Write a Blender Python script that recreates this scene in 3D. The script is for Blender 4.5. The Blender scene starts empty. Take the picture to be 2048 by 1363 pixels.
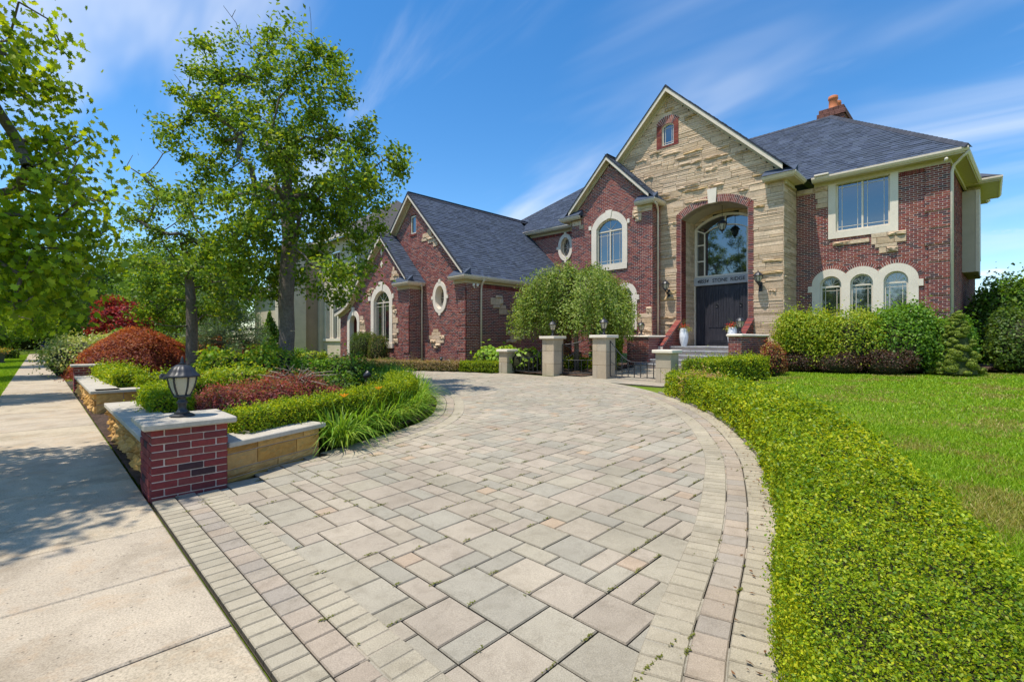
import bpy, math, random
import numpy as np
from mathutils import Vector, Matrix
R = random.Random(7)
NR = np.random.default_rng(11)
sc = bpy.context.scene
col = sc.collection
# ---------------------------------------------------------------- camera
CAM_H = 1.43; FPX = 950.0; ANG = math.radians(45.06)
cam = bpy.data.objects.new('camera', bpy.data.cameras.new('camera')); col.objects.link(cam)
cam.location = (0, 0, CAM_H); cam.rotation_euler = (math.radians(90), 0, ANG - math.radians(90))
cam.data.sensor_fit = 'HORIZONTAL'; cam.data.sensor_width = 36; cam.data.lens = FPX / 2048 * 36
cam.data.clip_start = 0.05; cam.data.clip_end = 2000
sc.camera = cam
# ---------------------------------------------------------------- sun and sky
SUN_TRAVEL = Vector((1.0, -0.33, -2.75)).normalized()
sun = bpy.data.objects.new('sun', bpy.data.lights.new('sun', 'SUN')); col.objects.link(sun)
sun.data.energy = 3.9; sun.data.angle = math.radians(0.55); sun.data.color = (1.0, 0.94, 0.84)
sun.rotation_euler = SUN_TRAVEL.to_track_quat('-Z', 'Y').to_euler()
w = bpy.data.worlds.new('World'); sc.world = w; w.use_nodes = True
nt = w.node_tree; N = nt.nodes; L = nt.links; N.clear()
out = N.new('ShaderNodeOutputWorld'); bg = N.new('ShaderNodeBackground'); bg.inputs[1].default_value = 0.15
sky = N.new('ShaderNodeTexSky'); sky.sky_type = 'NISHITA'; sky.sun_disc = False
sky.sun_elevation = math.asin(-SUN_TRAVEL.z); sky.sun_rotation = math.atan2(-SUN_TRAVEL.x, -SUN_TRAVEL.y)
sky.air_density = 1.0; sky.dust_density = 0.1; sky.ozone_density = 2.0
hs = N.new('ShaderNodeHueSaturation'); hs.inputs['Saturation'].default_value = 1.33; hs.inputs['Value'].default_value = 1.0
L.new(sky.outputs[0], hs.inputs['Color'])
tc = N.new('ShaderNodeTexCoord'); sep = N.new('ShaderNodeSeparateXYZ'); L.new(tc.outputs['Generated'], sep.inputs[0])
def mth(op, a, b=None, c=None):
    n = N.new('ShaderNodeMath'); n.operation = op
    for i, q in enumerate((a, b, c)):
        if q is None: continue
        if isinstance(q, (int, float)): n.inputs[i].default_value = q
        else: L.new(q, n.inputs[i])
    return n.outputs[0]
zz = mth('ADD', mth('MAXIMUM', sep.outputs[2], 0.0), 0.22)
cmb = N.new('ShaderNodeCombineXYZ'); L.new(mth('DIVIDE', sep.outputs[0], zz), cmb.inputs[0]); L.new(mth('DIVIDE', sep.outputs[1], zz), cmb.inputs[1])
def cloud(rot, scl, loc, nscale, detail, rough, lo, hi, dist=0.6):
    mp = N.new('ShaderNodeMapping'); mp.inputs['Rotation'].default_value = (0, 0, rot); mp.inputs['Scale'].default_value = scl; mp.inputs['Location'].default_value = loc
    L.new(cmb.outputs[0], mp.inputs[0])
    nz = N.new('ShaderNodeTexNoise'); nz.inputs['Scale'].default_value = nscale; nz.inputs['Detail'].default_value = detail
    nz.inputs['Roughness'].default_value = rough; nz.inputs['Distortion'].default_value = dist
    L.new(mp.outputs[0], nz.inputs['Vector'])
    mr = N.new('ShaderNodeMapRange'); mr.interpolation_type = 'SMOOTHSTEP'
    mr.inputs['From Min'].default_value = lo; mr.inputs['From Max'].default_value = hi
    L.new(nz.outputs['Fac'], mr.inputs['Value'])
    return mr.outputs[0]
# broad soft cirrus veils, thinner streaks across them, low cumulus near the horizon
c1 = cloud(math.radians(-47), (1.45, 0.42, 1), (3.2, 1.9, 0), 1.0, 5.0, 0.5, 0.47, 0.74)
c2 = cloud(math.radians(-49), (2.4, 0.7, 1), (1.7, 5.2, 0), 1.2, 6.0, 0.55, 0.52, 0.84)
c3 = cloud(0.3, (1.6, 1.6, 1), (7.3, 2.1, 0), 1.9, 9.0, 0.58, 0.53, 0.66, 0.1)
low = N.new('ShaderNodeMapRange'); low.interpolation_type = 'SMOOTHSTEP'; low.inputs['From Min'].default_value = 0.20; low.inputs['From Max'].default_value = 0.09
L.new(sep.outputs[2], low.inputs['Value'])
m12 = mth('MAXIMUM', mth('MULTIPLY', c1, 0.72), mth('MULTIPLY', c2, 0.38))
cm = mth('MAXIMUM', m12, mth('MULTIPLY', mth('MULTIPLY', c3, low.outputs[0]), 0.9))
mix = N.new('ShaderNodeMix'); mix.data_type = 'RGBA'; L.new(cm, mix.inputs[0]); L.new(hs.outputs[0], mix.inputs[6]); mix.inputs[7].default_value = (5.2, 5.4, 5.75, 1)
L.new(mix.outputs[2], bg.inputs[0]); L.new(bg.outputs[0], out.inputs[0])
# ---------------------------------------------------------------- exposure, render settings
sc.view_settings.view_transform = 'Standard'; sc.view_settings.look = 'None'; sc.view_settings.gamma = 1.0
sc.view_settings.exposure = 0.47
sc.render.engine = 'CYCLES'
cy = sc.cycles; cy.max_bounces = 7; cy.diffuse_bounces = 4; cy.glossy_bounces = 3; cy.transmission_bounces = 5; cy.transparent_max_bounces = 6
cy.use_denoising = True; cy.caustics_reflective = False; cy.caustics_refractive = False
try: cy.denoiser = 'OPENIMAGEDENOISE'
except Exception: pass

# ================================================================ helpers
def s2l(r, g, b):
    f = lambda c: ((c / 255) / 12.92) if c / 255 <= .04045 else (((c / 255) + .055) / 1.055) ** 2.4
    return (f(r), f(g), f(b))
def G(X):                       # ground rises gently from the sidewalk to the house
    return 0.026 * min(max(0.0, X - 0.87), 22)
GV = lambda X: 0.026 * np.clip(np.asarray(X) - 0.87, 0, 22)
CA, SA = math.cos(ANG), math.sin(ANG)
def at(px, py, D):              # a point seen at photo pixel (px, py), D metres ahead
    Lt = (px - 1024) / FPX * D
    return Vector((D * CA + Lt * SA, D * SA - Lt * CA, CAM_H + (681 - py) / FPX * D))
def tag(o, label=None, cat=None, group=None, kind=None):
    if label: o['label'] = label
    if cat: o['category'] = cat
    if group: o['group'] = group
    if kind: o['kind'] = kind
    return o
def empty(name, loc=(0, 0, 0), label=None, cat=None, group=None, kind=None, parent=None):
    o = bpy.data.objects.new(name, None); col.objects.link(o); o.location = loc; o.empty_display_size = .2
    if parent: o.parent = parent
    return tag(o, label, cat, group, kind)
def link(name, me, parent=None, loc=None):
    o = bpy.data.objects.new(name, me); col.objects.link(o)
    if parent: o.parent = parent
    if loc is not None: o.location = loc
    return o
class MB:
    def __init__(s): s.v = []; s.f = []; s.c = []; s.m = []
    def add(s, vs, fs, c=(1, 1, 1), m=0):
        b = len(s.v); s.v.extend(vs)
        for f in fs:
            s.f.append(tuple(i + b for i in f)); s.c.append(c); s.m.append(m)
    def box(s, x0, x1, y0, y1, z0, z1, c=(1, 1, 1), m=0):
        s.add([(x0, y0, z0), (x1, y0, z0), (x1, y1, z0), (x0, y1, z0), (x0, y0, z1), (x1, y0, z1), (x1, y1, z1), (x0, y1, z1)],
              [(0, 3, 2, 1), (4, 5, 6, 7), (0, 1, 5, 4), (1, 2, 6, 5), (2, 3, 7, 6), (3, 0, 4, 7)], c, m)
    def bbox(s, x0, x1, y0, y1, z0, z1, b=.008, c=(1, 1, 1), m=0):      # box with chamfered edges all round
        A = [(x0, x1), (y0, y1), (z0, z1)]; idx = {}; vs = []
        for i in (0, 1):
            for j in (0, 1):
                for k in (0, 1):
                    p = (A[0][i], A[1][j], A[2][k]); sg = (1 - 2 * i, 1 - 2 * j, 1 - 2 * k)
                    for ax in range(3):
                        q = [p[n] + (sg[n] * b if n != ax else 0) for n in range(3)]
                        idx[(i, j, k, ax)] = len(vs); vs.append(tuple(q))
        fs = []
        for ax in range(3):
            o = [n for n in range(3) if n != ax]
            for e in (0, 1):
                q = []
                for (g, h) in ((0, 0), (1, 0), (1, 1), (0, 1)):
                    t = [0, 0, 0]; t[ax] = e; t[o[0]] = g; t[o[1]] = h; q.append(idx[(*t, ax)])
                fs.append(tuple(q))
        for ax in range(3):                                             # edges running along ax
            o = [n for n in range(3) if n != ax]
            for g in (0, 1):
                for h in (0, 1):
                    t0 = [0, 0, 0]; t0[o[0]] = g; t0[o[1]] = h; t1 = list(t0); t1[ax] = 1
                    fs.append((idx[(*t0, o[0])], idx[(*t1, o[0])], idx[(*t1, o[1])], idx[(*t0, o[1])]))
        for i in (0, 1):
            for j in (0, 1):
                for k in (0, 1): fs.append((idx[(i, j, k, 0)], idx[(i, j, k, 1)], idx[(i, j, k, 2)]))
        s.add(vs, fs, c, m)
    def tube(s, pts, rad, n=8, c=(1, 1, 1), m=0, cap=True):
        pts = [Vector(p) for p in pts]
        if not hasattr(rad, '__len__'): rad = [rad] * len(pts)
        rings = []; ref = None
        for i, p in enumerate(pts):
            t = (pts[min(i + 1, len(pts) - 1)] - pts[max(i - 1, 0)])
            if t.length < 1e-9: t = Vector((0, 0, 1))
            t.normalize()
            if ref is None: ref = Vector((1, 0, 0)) if abs(t.x) < .9 else Vector((0, 1, 0))
            a = (ref - t * ref.dot(t)).normalized(); bb = t.cross(a); ref = a
            rings.append([tuple(p + (a * math.cos(k * 2 * math.pi / n) + bb * math.sin(k * 2 * math.pi / n)) * rad[i]) for k in range(n)])
        vs = [q for r in rings for q in r]; fs = []
        for i in range(len(pts) - 1):
            for k in range(n): fs.append((i * n + k, i * n + (k + 1) % n, (i + 1) * n + (k + 1) % n, (i + 1) * n + k))
        if cap: fs += [tuple(range(n))[::-1], tuple((len(pts) - 1) * n + k for k in range(n))]
        s.add(vs, fs, c, m)
    def lathe(s, prof, n=20, cx=0, cy=0, cz=0, c=(1, 1, 1), m=0, wob=None, a0=0):
        vs = []; fs = []
        for i, (r, z) in enumerate(prof):
            for k in range(n):
                th = a0 + k * 2 * math.pi / n; rr = r * (wob(th, i) if wob else 1)
                vs.append((cx + rr * math.cos(th), cy + rr * math.sin(th), cz + z))
        for i in range(len(prof) - 1):
            for k in range(n): fs.append((i * n + k, i * n + (k + 1) % n, (i + 1) * n + (k + 1) % n, (i + 1) * n + k))
        if prof[0][0] > 1e-4: fs.append(tuple(range(n))[::-1])
        if prof[-1][0] > 1e-4: fs.append(tuple((len(prof) - 1) * n + k for k in range(n)))
        s.add(vs, fs, c, m)
    def sweep(s, prof, path, c=(1, 1, 1), m=0, closed=False):
        # prof: (o, z) offsets, o to the right of travel seen from above; path: (x, y, z), mitred
        n = len(path); rings = []
        for i in range(n):
            p = Vector(path[i])
            d0 = Vector(path[i]) - Vector(path[i - 1]) if i > 0 else None
            d1 = Vector(path[i + 1]) - Vector(path[i]) if i < n - 1 else None
            d0 = d0 or d1; d1 = d1 or d0
            n0 = Vector((d0.y, -d0.x, 0)).normalized(); n1 = Vector((d1.y, -d1.x, 0)).normalized()
            b = (n0 + n1); b = b / max(.2, b.dot(n0)) if b.length > 1e-6 else n0
            rings.append([tuple(p + b * o + Vector((0, 0, z))) for o, z in prof])
        k = len(prof); vs = [q for r in rings for q in r]; fs = []
        for i in range(n - 1):
            for j in range(k): fs.append((i * k + j, i * k + (j + 1) % k, (i + 1) * k + (j + 1) % k, (i + 1) * k + j))
        fs += [tuple(range(k)), tuple((n - 1) * k + j for j in range(k))]
        s.add(vs, fs, c, m)
    def mesh(s, name, mats, smooth=False):
        me = bpy.data.meshes.new(name); me.from_pydata(s.v, [], s.f)
        for mt in (mats if isinstance(mats, (list, tuple)) else [mats]): me.materials.append(mt)
        a = me.attributes.new('Col', 'FLOAT_COLOR', 'FACE')
        a.data.foreach_set('color', np.array([(c[0], c[1], c[2], 1) for c in s.c], dtype=np.float32).ravel() if s.c else np.zeros(0, np.float32))
        if any(s.m): me.polygons.foreach_set('material_index', s.m)
        if smooth: me.polygons.foreach_set('use_smooth', [True] * len(s.f))
        me.update(); return me
    def obj(s, name, mats, parent=None, loc=None, smooth=False, kind=None):
        o = link(name, s.mesh(name, mats, smooth), parent, loc)
        if kind: o['kind'] = kind
        return o
def poly_mesh(name, V, nper, Cc, mat, parent=None, kind=None):
    """numpy soup: V (n*nper, 3), every nper verts one polygon; Cc (n, 3) colour per polygon."""
    V = np.ascontiguousarray(V, dtype=np.float32).reshape(-1, 3); n = len(V) // nper
    me = bpy.data.meshes.new(name); me.vertices.add(n * nper); me.vertices.foreach_set('co', V.ravel())
    me.loops.add(n * nper); me.loops.foreach_set('vertex_index', np.arange(n * nper, dtype=np.int32))
    me.polygons.add(n); me.polygons.foreach_set('loop_start', np.arange(0, n * nper, nper, dtype=np.int32))
    try: me.polygons.foreach_set('loop_total', np.full(n, nper, dtype=np.int32))
    except Exception: pass
    me.update(calc_edges=True)
    a = me.attributes.new('Col', 'FLOAT_COLOR', 'FACE')
    a.data.foreach_set('color', np.concatenate([np.asarray(Cc, np.float32), np.ones((n, 1), np.float32)], 1).ravel())
    me.materials.append(mat)
    o = link(name, me, parent)
    if kind: o['kind'] = kind
    return o
# ---------------------------------------------------------------- materials
def nodes(name):
    m = bpy.data.materials.new(name); m.use_nodes = True
    return m, m.node_tree.nodes, m.node_tree.links, m.node_tree.nodes['Principled BSDF']
def ramp(N, L, src, stops):
    r = N.new('ShaderNodeValToRGB'); e = r.color_ramp.elements
    while len(e) < len(stops): e.new(.5)
    for q, (p, c) in zip(e, stops): q.position = p; q.color = (*c, 1)
    L.new(src, r.inputs[0]); return r.outputs[0]
def noise(N, L, scale, detail=4, rough=.55, vec=None, dist=0):
    n = N.new('ShaderNodeTexNoise'); n.inputs['Scale'].default_value = scale; n.inputs['Detail'].default_value = detail
    n.inputs['Roughness'].default_value = rough; n.inputs['Distortion'].default_value = dist
    if vec is not None: L.new(vec, n.inputs['Vector'])
    return n.outputs['Fac']
def mixc(N, L, mode, fac, a, b):
    m = N.new('ShaderNodeMix'); m.data_type = 'RGBA'; m.blend_type = mode
    for i, q in ((0, fac), (6, a), (7, b)):
        if isinstance(q, (int, float)): m.inputs[i].default_value = q
        elif isinstance(q, tuple): m.inputs[i].default_value = (*q, 1)
        else: L.new(q, m.inputs[i])
    return m.outputs[2]
def geo_pos(N): return N.new('ShaderNodeNewGeometry').outputs['Position']
def mat_attr(name, rough=.85, sp=30,  lo=.8, hi=1.15, bump=.3, bscale=60, big=2.0, biglo=.88, bighi=1.08, dist=.01, spec=.3, base=None, mid=0):
    """surface whose own colour comes from the Col attribute (or base), mottled by two scales of noise, with fine relief"""
    m, N, L, P = nodes(name); pos = geo_pos(N)
    if base is None:
        a = N.new('ShaderNodeAttribute'); a.attribute_name = 'Col'; c = a.outputs['Color']
    else:
        a = N.new('ShaderNodeRGB'); a.outputs[0].default_value = (*base, 1); c = a.outputs[0]
    f1 = ramp(N, L, noise(N, L, sp, 5, .6, pos), [(.25, (lo,) * 3), (.75, (hi,) * 3)])
    f2 = ramp(N, L, noise(N, L, big, 4, .6, pos), [(.25, (biglo,) * 3), (.75, (bighi,) * 3)])
    c = mixc(N, L, 'MULTIPLY', 1.0, c, f1); c = mixc(N, L, 'MULTIPLY', 1.0, c, f2)
    if mid: c = mixc(N, L, 'MULTIPLY', 1.0, c, ramp(N, L, noise(N, L, mid, 6, .7, pos, .5), [(.28, (.80, .79, .77)), (.5, (1,) * 3), (.75, (1.07,) * 3)]))
    L.new(c, P.inputs['Base Color']); P.inputs['Roughness'].default_value = rough; P.inputs['Specular IOR Level'].default_value = spec
    b = N.new('ShaderNodeBump'); b.inputs['Strength'].default_value = bump; b.inputs['Distance'].default_value = dist
    L.new(noise(N, L, bscale, 6, .65, pos), b.inputs['Height']); L.new(b.outputs[0], P.inputs['Normal'])
    return m
def mat_leaf(name, transl=.42, rough=.5, gloss=.02):
    m, N, L, P = nodes(name); N.remove(P); o = [n for n in N if n.type == 'OUTPUT_MATERIAL'][0]
    a = N.new('ShaderNodeAttribute'); a.attribute_name = 'Col'
    d = N.new('ShaderNodeBsdfDiffuse'); t = N.new('ShaderNodeBsdfTranslucent'); g = N.new('ShaderNodeBsdfGlossy'); g.inputs['Roughness'].default_value = rough
    L.new(a.outputs['Color'], d.inputs['Color'])
    tcx = mixc(N, L, 'MULTIPLY', 1.0, a.outputs['Color'], (1.5, 1.35, .55)); L.new(tcx, t.inputs['Color'])
    m1 = N.new('ShaderNodeMixShader'); m1.inputs[0].default_value = transl; L.new(d.outputs[0], m1.inputs[1]); L.new(t.outputs[0], m1.inputs[2])
    m2 = N.new('ShaderNodeMixShader'); m2.inputs[0].default_value = gloss; L.new(m1.outputs[0], m2.inputs[1]); L.new(g.outputs[0], m2.inputs[2])
    L.new(m2.outputs[0], o.inputs['Surface']); return m
def mat_plain(name, c, rough=.6, metal=0, spec=.4):
    m, N, L, P = nodes(name); pos = geo_pos(N)
    f = ramp(N, L, noise(N, L, 9, 4, .6, pos), [(.3, (.9,) * 3), (.7, (1.06,) * 3)])
    L.new(mixc(N, L, 'MULTIPLY', 1.0, c, f), P.inputs['Base Color'])
    P.inputs['Roughness'].default_value = rough; P.inputs['Metallic'].default_value = metal; P.inputs['Specular IOR Level'].default_value = spec
    return m
M = {}
M['brick'] = mat_attr('brick', .9, 26, .78, 1.2, .35, 90, 1.3, .9, 1.1)
M['mortar'] = mat_attr('mortar', .95, 40, .85, 1.1, .4, 120, base=(.66, .55, .48))
M['stone'] = mat_attr('ledge_stone', .9, 14, .78, 1.18, .55, 38, 2.5, .85, 1.12, .02)
M['lime'] = mat_attr('limestone', .85, 30, .92, 1.06, .15, 90, 1.7, .9, 1.06, base=(.76, .67, .55))
M['cap'] = mat_attr('cap_stone', .85, 34, .84, 1.12, .25, 110, 3.5, .78, 1.1, base=(.50, .45, .37))
M['block'] = mat_attr('sandstone_block', .85, 30, .9, 1.08, .18, 90, 2.2, .8, 1.1)
M['paver'] = mat_attr('paver', .92, 170, .66, 1.3, .45, 230, .9, .82, 1.1, .005, .2, mid=6.5)
M['shingle'] = mat_attr('shingle', .9, 60, .75, 1.25, .4, 160, .7, .92, 1.08, .01, .25)
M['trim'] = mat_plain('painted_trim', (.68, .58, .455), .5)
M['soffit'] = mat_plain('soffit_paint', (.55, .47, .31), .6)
M['frame'] = mat_plain('window_frame', (.70, .62, .50), .45)
M['iron'] = mat_plain('black_iron', (.022, .023, .028), .42, 0, .5)
M['wood'] = None
M['leaf'] = mat_leaf('leaf'); M['needle'] = mat_leaf('needle', .15, .5, .03); M['blade'] = mat_leaf('blade', .4, .5, .02)
M['petal'] = mat_leaf('petal', .3, .6, .02)
M['bark'] = mat_attr('bark', .95, 22, .6, 1.35, .9, 26, 3, .8, 1.15, .03)
M['mulch'] = mat_attr('mulch', .95, 45, .35, 1.5, 1.0, 55, 4, .75, 1.2, .05)
M['white_pot'] = mat_plain('white_glaze', (.82, .83, .84), .3)
M['terracotta'] = mat_plain('terracotta', (.50, .165, .065), .75)
M['asphalt'] = mat_attr('asphalt', .9, 80, .7, 1.3, .4, 160, base=(.06, .06, .062))
m, N_, L_, P_ = nodes('window_glass'); P_.inputs['Base Color'].default_value = (.012, .018, .02, 1); P_.inputs['Roughness'].default_value = .03; P_.inputs['IOR'].default_value = 2.6; M['glass'] = m
m, N_, L_, P_ = nodes('lantern_glass'); P_.inputs['Base Color'].default_value = (.62, .56, .43, 1); P_.inputs['Roughness'].default_value = .25; P_.inputs['Transmission Weight'].default_value = .35; M['lamp_glass'] = m
# lawn soil, concrete
m, N_, L_, P_ = nodes('lawn_ground'); pos = geo_pos(N_)
c = ramp(N_, L_, noise(N_, L_, .55, 5, .6, pos), [(.3, (.13, .22, .016)), (.52, (.18, .26, .022)), (.72, (.27, .28, .05))])
c = mixc(N_, L_, 'MULTIPLY', 1.0, c, ramp(N_, L_, noise(N_, L_, 45, 6, .7, pos), [(.3, (.45,) * 3), (.7, (1.3,) * 3)]))
L_.new(c, P_.inputs['Base Color']); P_.inputs['Roughness'].default_value = .95; P_.inputs['Specular IOR Level'].default_value = .1
b_ = N_.new('ShaderNodeBump'); b_.inputs['Strength'].default_value = .8; b_.inputs['Distance'].default_value = .05; L_.new(noise(N_, L_, 60, 6, .7, pos), b_.inputs['Height']); L_.new(b_.outputs[0], P_.inputs['Normal']); M['lawn'] = m
m, N_, L_, P_ = nodes('concrete'); pos = geo_pos(N_)
a_ = N_.new('ShaderNodeAttribute'); a_.attribute_name = 'Col'
c = mixc(N_, L_, 'MULTIPLY', 1.0, a_.outputs['Color'], ramp(N_, L_, noise(N_, L_, 1.9, 7, .68, pos, .4), [(.28, (.66, .63, .58)), (.5, (.98, .96, .93)), (.72, (1.15, 1.13, 1.09))]))
c = mixc(N_, L_, 'MULTIPLY', 1.0, c, ramp(N_, L_, noise(N_, L_, 95, 4, .7, pos), [(.3, (.62,) * 3), (.5, (1.0,) * 3), (.75, (1.3,) * 3)]))
# rust-coloured weathering and dark pits
c = mixc(N_, L_, 'MIX', ramp(N_, L_, noise(N_, L_, 3.4, 8, .72, pos, .3), [(.52, (0,) * 3), (.74, (.6,) * 3)]), c, (.46, .30, .165))
vo = N_.new('ShaderNodeTexVoronoi'); vo.inputs['Scale'].default_value = 17; L_.new(pos, vo.inputs['Vector'])
c = mixc(N_, L_, 'MULTIPLY', 1.0, c, ramp(N_, L_, vo.outputs['Distance'], [(.05, (.38,) * 3), (.13, (1,) * 3)]))
L_.new(c, P_.inputs['Base Color']); P_.inputs['Roughness'].default_value = .93; P_.inputs['Specular IOR Level'].default_value = .2
b_ = N_.new('ShaderNodeBump'); b_.inputs['Strength'].default_value = .45; b_.inputs['Distance'].default_value = .006; L_.new(noise(N_, L_, 120, 6, .7, pos), b_.inputs['Height']); L_.new(b_.outputs[0], P_.inputs['Normal']); M['concrete'] = m
# dark stained wood with weathered streaks
m, N_, L_, P_ = nodes('dark_wood'); pos = geo_pos(N_); mp_ = N_.new('ShaderNodeMapping'); mp_.inputs['Scale'].default_value = (14, 14, .9); L_.new(pos, mp_.inputs[0])
c = ramp(N_, L_, noise(N_, L_, 1.6, 6, .65, mp_.outputs[0]), [(.3, (.010, .010, .016)), (.55, (.026, .024, .033)), (.8, (.085, .075, .08))])
L_.new(c, P_.inputs['Base Color']); P_.inputs['Roughness'].default_value = .55; M['wood'] = m
M['slate'] = mat_attr('bluestone', .8, 12, .7, 1.2, .5, 30, 3, .8, 1.15, .02, base=(.30, .30, .31))
M['red_paint'] = mat_plain('red_plastic', (.65, .06, .03), .5)
M['cartop'] = mat_plain('car_paint', (.03, .05, .10), .2, .3, .6)
M['stucco'] = mat_attr('pale_brick_wall', .9, 30, .9, 1.08, .25, 70, base=(.56, .48, .37))
M['stucco2'] = mat_attr('stucco', .9, 40, .93, 1.05, .2, 90, base=(.48, .41, .31))
# ================================================================ ground
def catmull(P, step=.1, closed=False):
    P = [np.array(p, float) for p in P]; out = []
    n = len(P)
    for i in range(n - 1):
        p0 = P[i - 1] if i > 0 else 2 * P[0] - P[1]; p1 = P[i]; p2 = P[i + 1]; p3 = P[i + 2] if i + 2 < n else 2 * P[-1] - P[-2]
        k = max(2, int(np.linalg.norm(p2 - p1) / step))
        for t in np.linspace(0, 1, k, endpoint=False):
            out.append(.5 * ((2 * p1) + (-p0 + p2) * t + (2 * p0 - 5 * p1 + 4 * p2 - p3) * t * t + (-p0 + 3 * p1 - 3 * p2 + p3) * t ** 3))
    out.append(P[-1]); out = np.array(out)
    d = np.r_[0, np.cumsum(np.linalg.norm(np.diff(out, axis=0), axis=1))]
    s = np.arange(0, d[-1], step)
    return np.stack([np.interp(s, d, out[:, k]) for k in range(out.shape[1])], 1)
def normals2(C, side):                     # unit normals, side=+1 left of travel
    t = np.gradient(C, axis=0); t /= np.linalg.norm(t, axis=1)[:, None]
    return np.stack([-t[:, 1], t[:, 0]], 1) * side
def inpoly(x, y, poly):
    x = np.asarray(x, float); y = np.asarray(y, float); r = np.zeros(x.shape, bool); n = len(poly); j = n - 1
    for i in range(n):
        xi, yi = poly[i]; xj, yj = poly[j]
        r ^= ((yi > y) != (yj > y)) & (x < (xj - xi) * (y - yi) / (yj - yi + 1e-12) + xi); j = i
    return r
mb = MB()
xs = [-160, -60, -30, -12, -5.2, -.9, .0, .87, 6, 12, 18, 22.87, 40, 90, 180]; ys = [-120, -60, -30, -15, 0, 15, 30, 60, 120, 240]
vs = [(x, y, G(x) - .05) for x in xs for y in ys]
fs = [(i * len(ys) + j, (i + 1) * len(ys) + j, (i + 1) * len(ys) + j + 1, i * len(ys) + j + 1) for i in range(len(xs) - 1) for j in range(len(ys) - 1)]
mb.add(vs, fs); tag(mb.obj('ground', M['lawn']), 'green lawn ground sheet around the house and street', kind='structure')
mb = MB(); mb.box(-13.5, -5.4, -100, 160, -.2, -.10)
tag(mb.obj('road', M['asphalt']), 'asphalt street beyond the grass verge', kind='structure')
# ---------------------------------------------------------------- sidewalk, slab by slab
sw = MB(); sw.box(-.70, .70, -3, 75, -.09, -.02, (.10, .085, .065)); sw = sw.obj('sidewalk', M['concrete']); tag(sw, 'concrete sidewalk running along the front gardens', kind='structure')
slabs = []
for k in range(5):
    mb = MB(); t = R.uniform(.93, 1.07); c = (.46 * t, .39 * t, .30 * t * R.uniform(.95, 1.05))
    mb.bbox(-.694, .694, -.445, .445, -.05, 0, .008, c); slabs.append(mb.mesh('slab', M['concrete']))
for i in range(-4, 80):
    o = link('slab', slabs[R.randrange(5)], sw, (0, 2.25 + .905 * i, R.uniform(-.004, .003)))
    o.rotation_euler = (R.uniform(-.002, .002), 0, 0)
# ---------------------------------------------------------------- driveway
OUTER = [(.1, -.32), (.71, -.02), (1.4, .3), (2.15, .6), (3.49, .97), (4.73, 1.41), (5.87, 1.91), (7.41, 2.84), (8.5, 3.72), (9.64, 4.87), (10.7, 6.3), (11.35, 7.8), (11.6, 9.3)]
OUT2 = [(11.6, 9.3), (11.75, 11), (11.7, 12.4), (11.45, 14), (10.95, 15.6), (10.59, 17.2), (10.2, 20), (10.0, 22.6), (9.0, 25.2), (6, 26.5), (3, 26), (.71, 25.6)]
ISL = [(2.47, 5.84), (3.2, 6.06), (3.96, 6.35), (4.46, 6.61), (5.0, 7.05), (5.47, 7.59), (6.04, 8.33), (6.55, 9.2), (7.0, 10.4), (7.2, 12), (7.1, 14), (6.7, 16.5), (5.6, 18.6), (3.6, 19.6), (.75, 19.8)]
C_out = catmull(OUTER + OUT2[1:], .05); C_isl = catmull(ISL, .05)
drive = MB()
poly_full = [(.71, -.02)] + [tuple(p) for p in C_out if p[0] > .71] + [(.71, 25.6), (.71, 19.8)] + [tuple(p) for p in C_isl[::-1]] + [(1.33, 5.32), (.71, 5.27)]
drive.add([(x, y, G(x) - .026) for x, y in poly_full], [tuple(range(len(poly_full)))], (.075, .065, .045))
drive = drive.obj('driveway', M['paver']); tag(drive, 'curved driveway of grey and tan concrete pavers with pale borders', kind='structure')
NO = normals2(C_out, 1); NI = normals2(C_isl, -1)
if NO[40][0] * (3 - C_out[40][0]) + NO[40][1] * (3 - C_out[40][1]) < 0: NO = -NO
mid_o = C_out + NO * .27; mid_i = C_isl + NI * .27
field = [(1.12, .2)] + [tuple(p) for p in mid_o if p[0] > 1.12 and p[1] > -1] + [(1.12, 24)] + [tuple(p) for p in mid_i[::-1]] + [(2.5, 5.95), (1.33, 5.45), (1.3, 5.2), (1.12, 5.2)]
U = .1545
PCOL = {'g': [(.36, .318, .24), (.345, .31, .24), (.37, .325, .24)], 't': [(.385, .325, .245), (.375, .315, .24), (.395, .335, .25)], 'p': [(.43, .325, .22), (.40, .305, .215)]}
nx, ny = 75, 165; x_o, y_o = 1.0, .1
occ = np.zeros((nx, ny), bool); pav = []
RP = random.Random(5)
def can(i, j, a, b): return i + a <= nx and j + b <= ny and not occ[i:i + a, j:j + b].any()
for j in range(ny):
    for i in range(nx):
        if occ[i, j]: continue
        r = RP.random()
        order = [(2, 2), (2, 1), (1, 2), (1, 1)] if r < .50 else ([(2, 1), (1, 2), (2, 2), (1, 1)] if r < .72 else ([(1, 2), (2, 1), (1, 1), (2, 2)] if r < .90 else [(1, 1), (2, 1), (1, 2)]))
        for a, b in order:
            if can(i, j, a, b):
                occ[i:i + a, j:j + b] = True
                k = 'p' if (a * b == 1 and RP.random() < .6) else ('g' if RP.random() < .54 else 't')
                c = RP.choice(PCOL[k]); t = RP.uniform(.92, 1.08); c = tuple(q * t for q in c)
                pav.append((x_o + i * U, y_o + j * U, a, b, c)); break
px = np.array([p[0] + p[2] * U / 2 for p in pav]); py = np.array([p[1] + p[3] * U / 2 for p in pav])
ok = inpoly(px, py, field)
pav = [p for p, q in zip(pav, ok) if q]
def seen(x, y, marg=.3):
    D = x * CA + y * SA; Lt = x * SA - y * CA
    return D > .4 and abs(Lt) < 1.078 * D + marg
pav = [p for p in pav if seen(p[0], p[1])]
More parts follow.
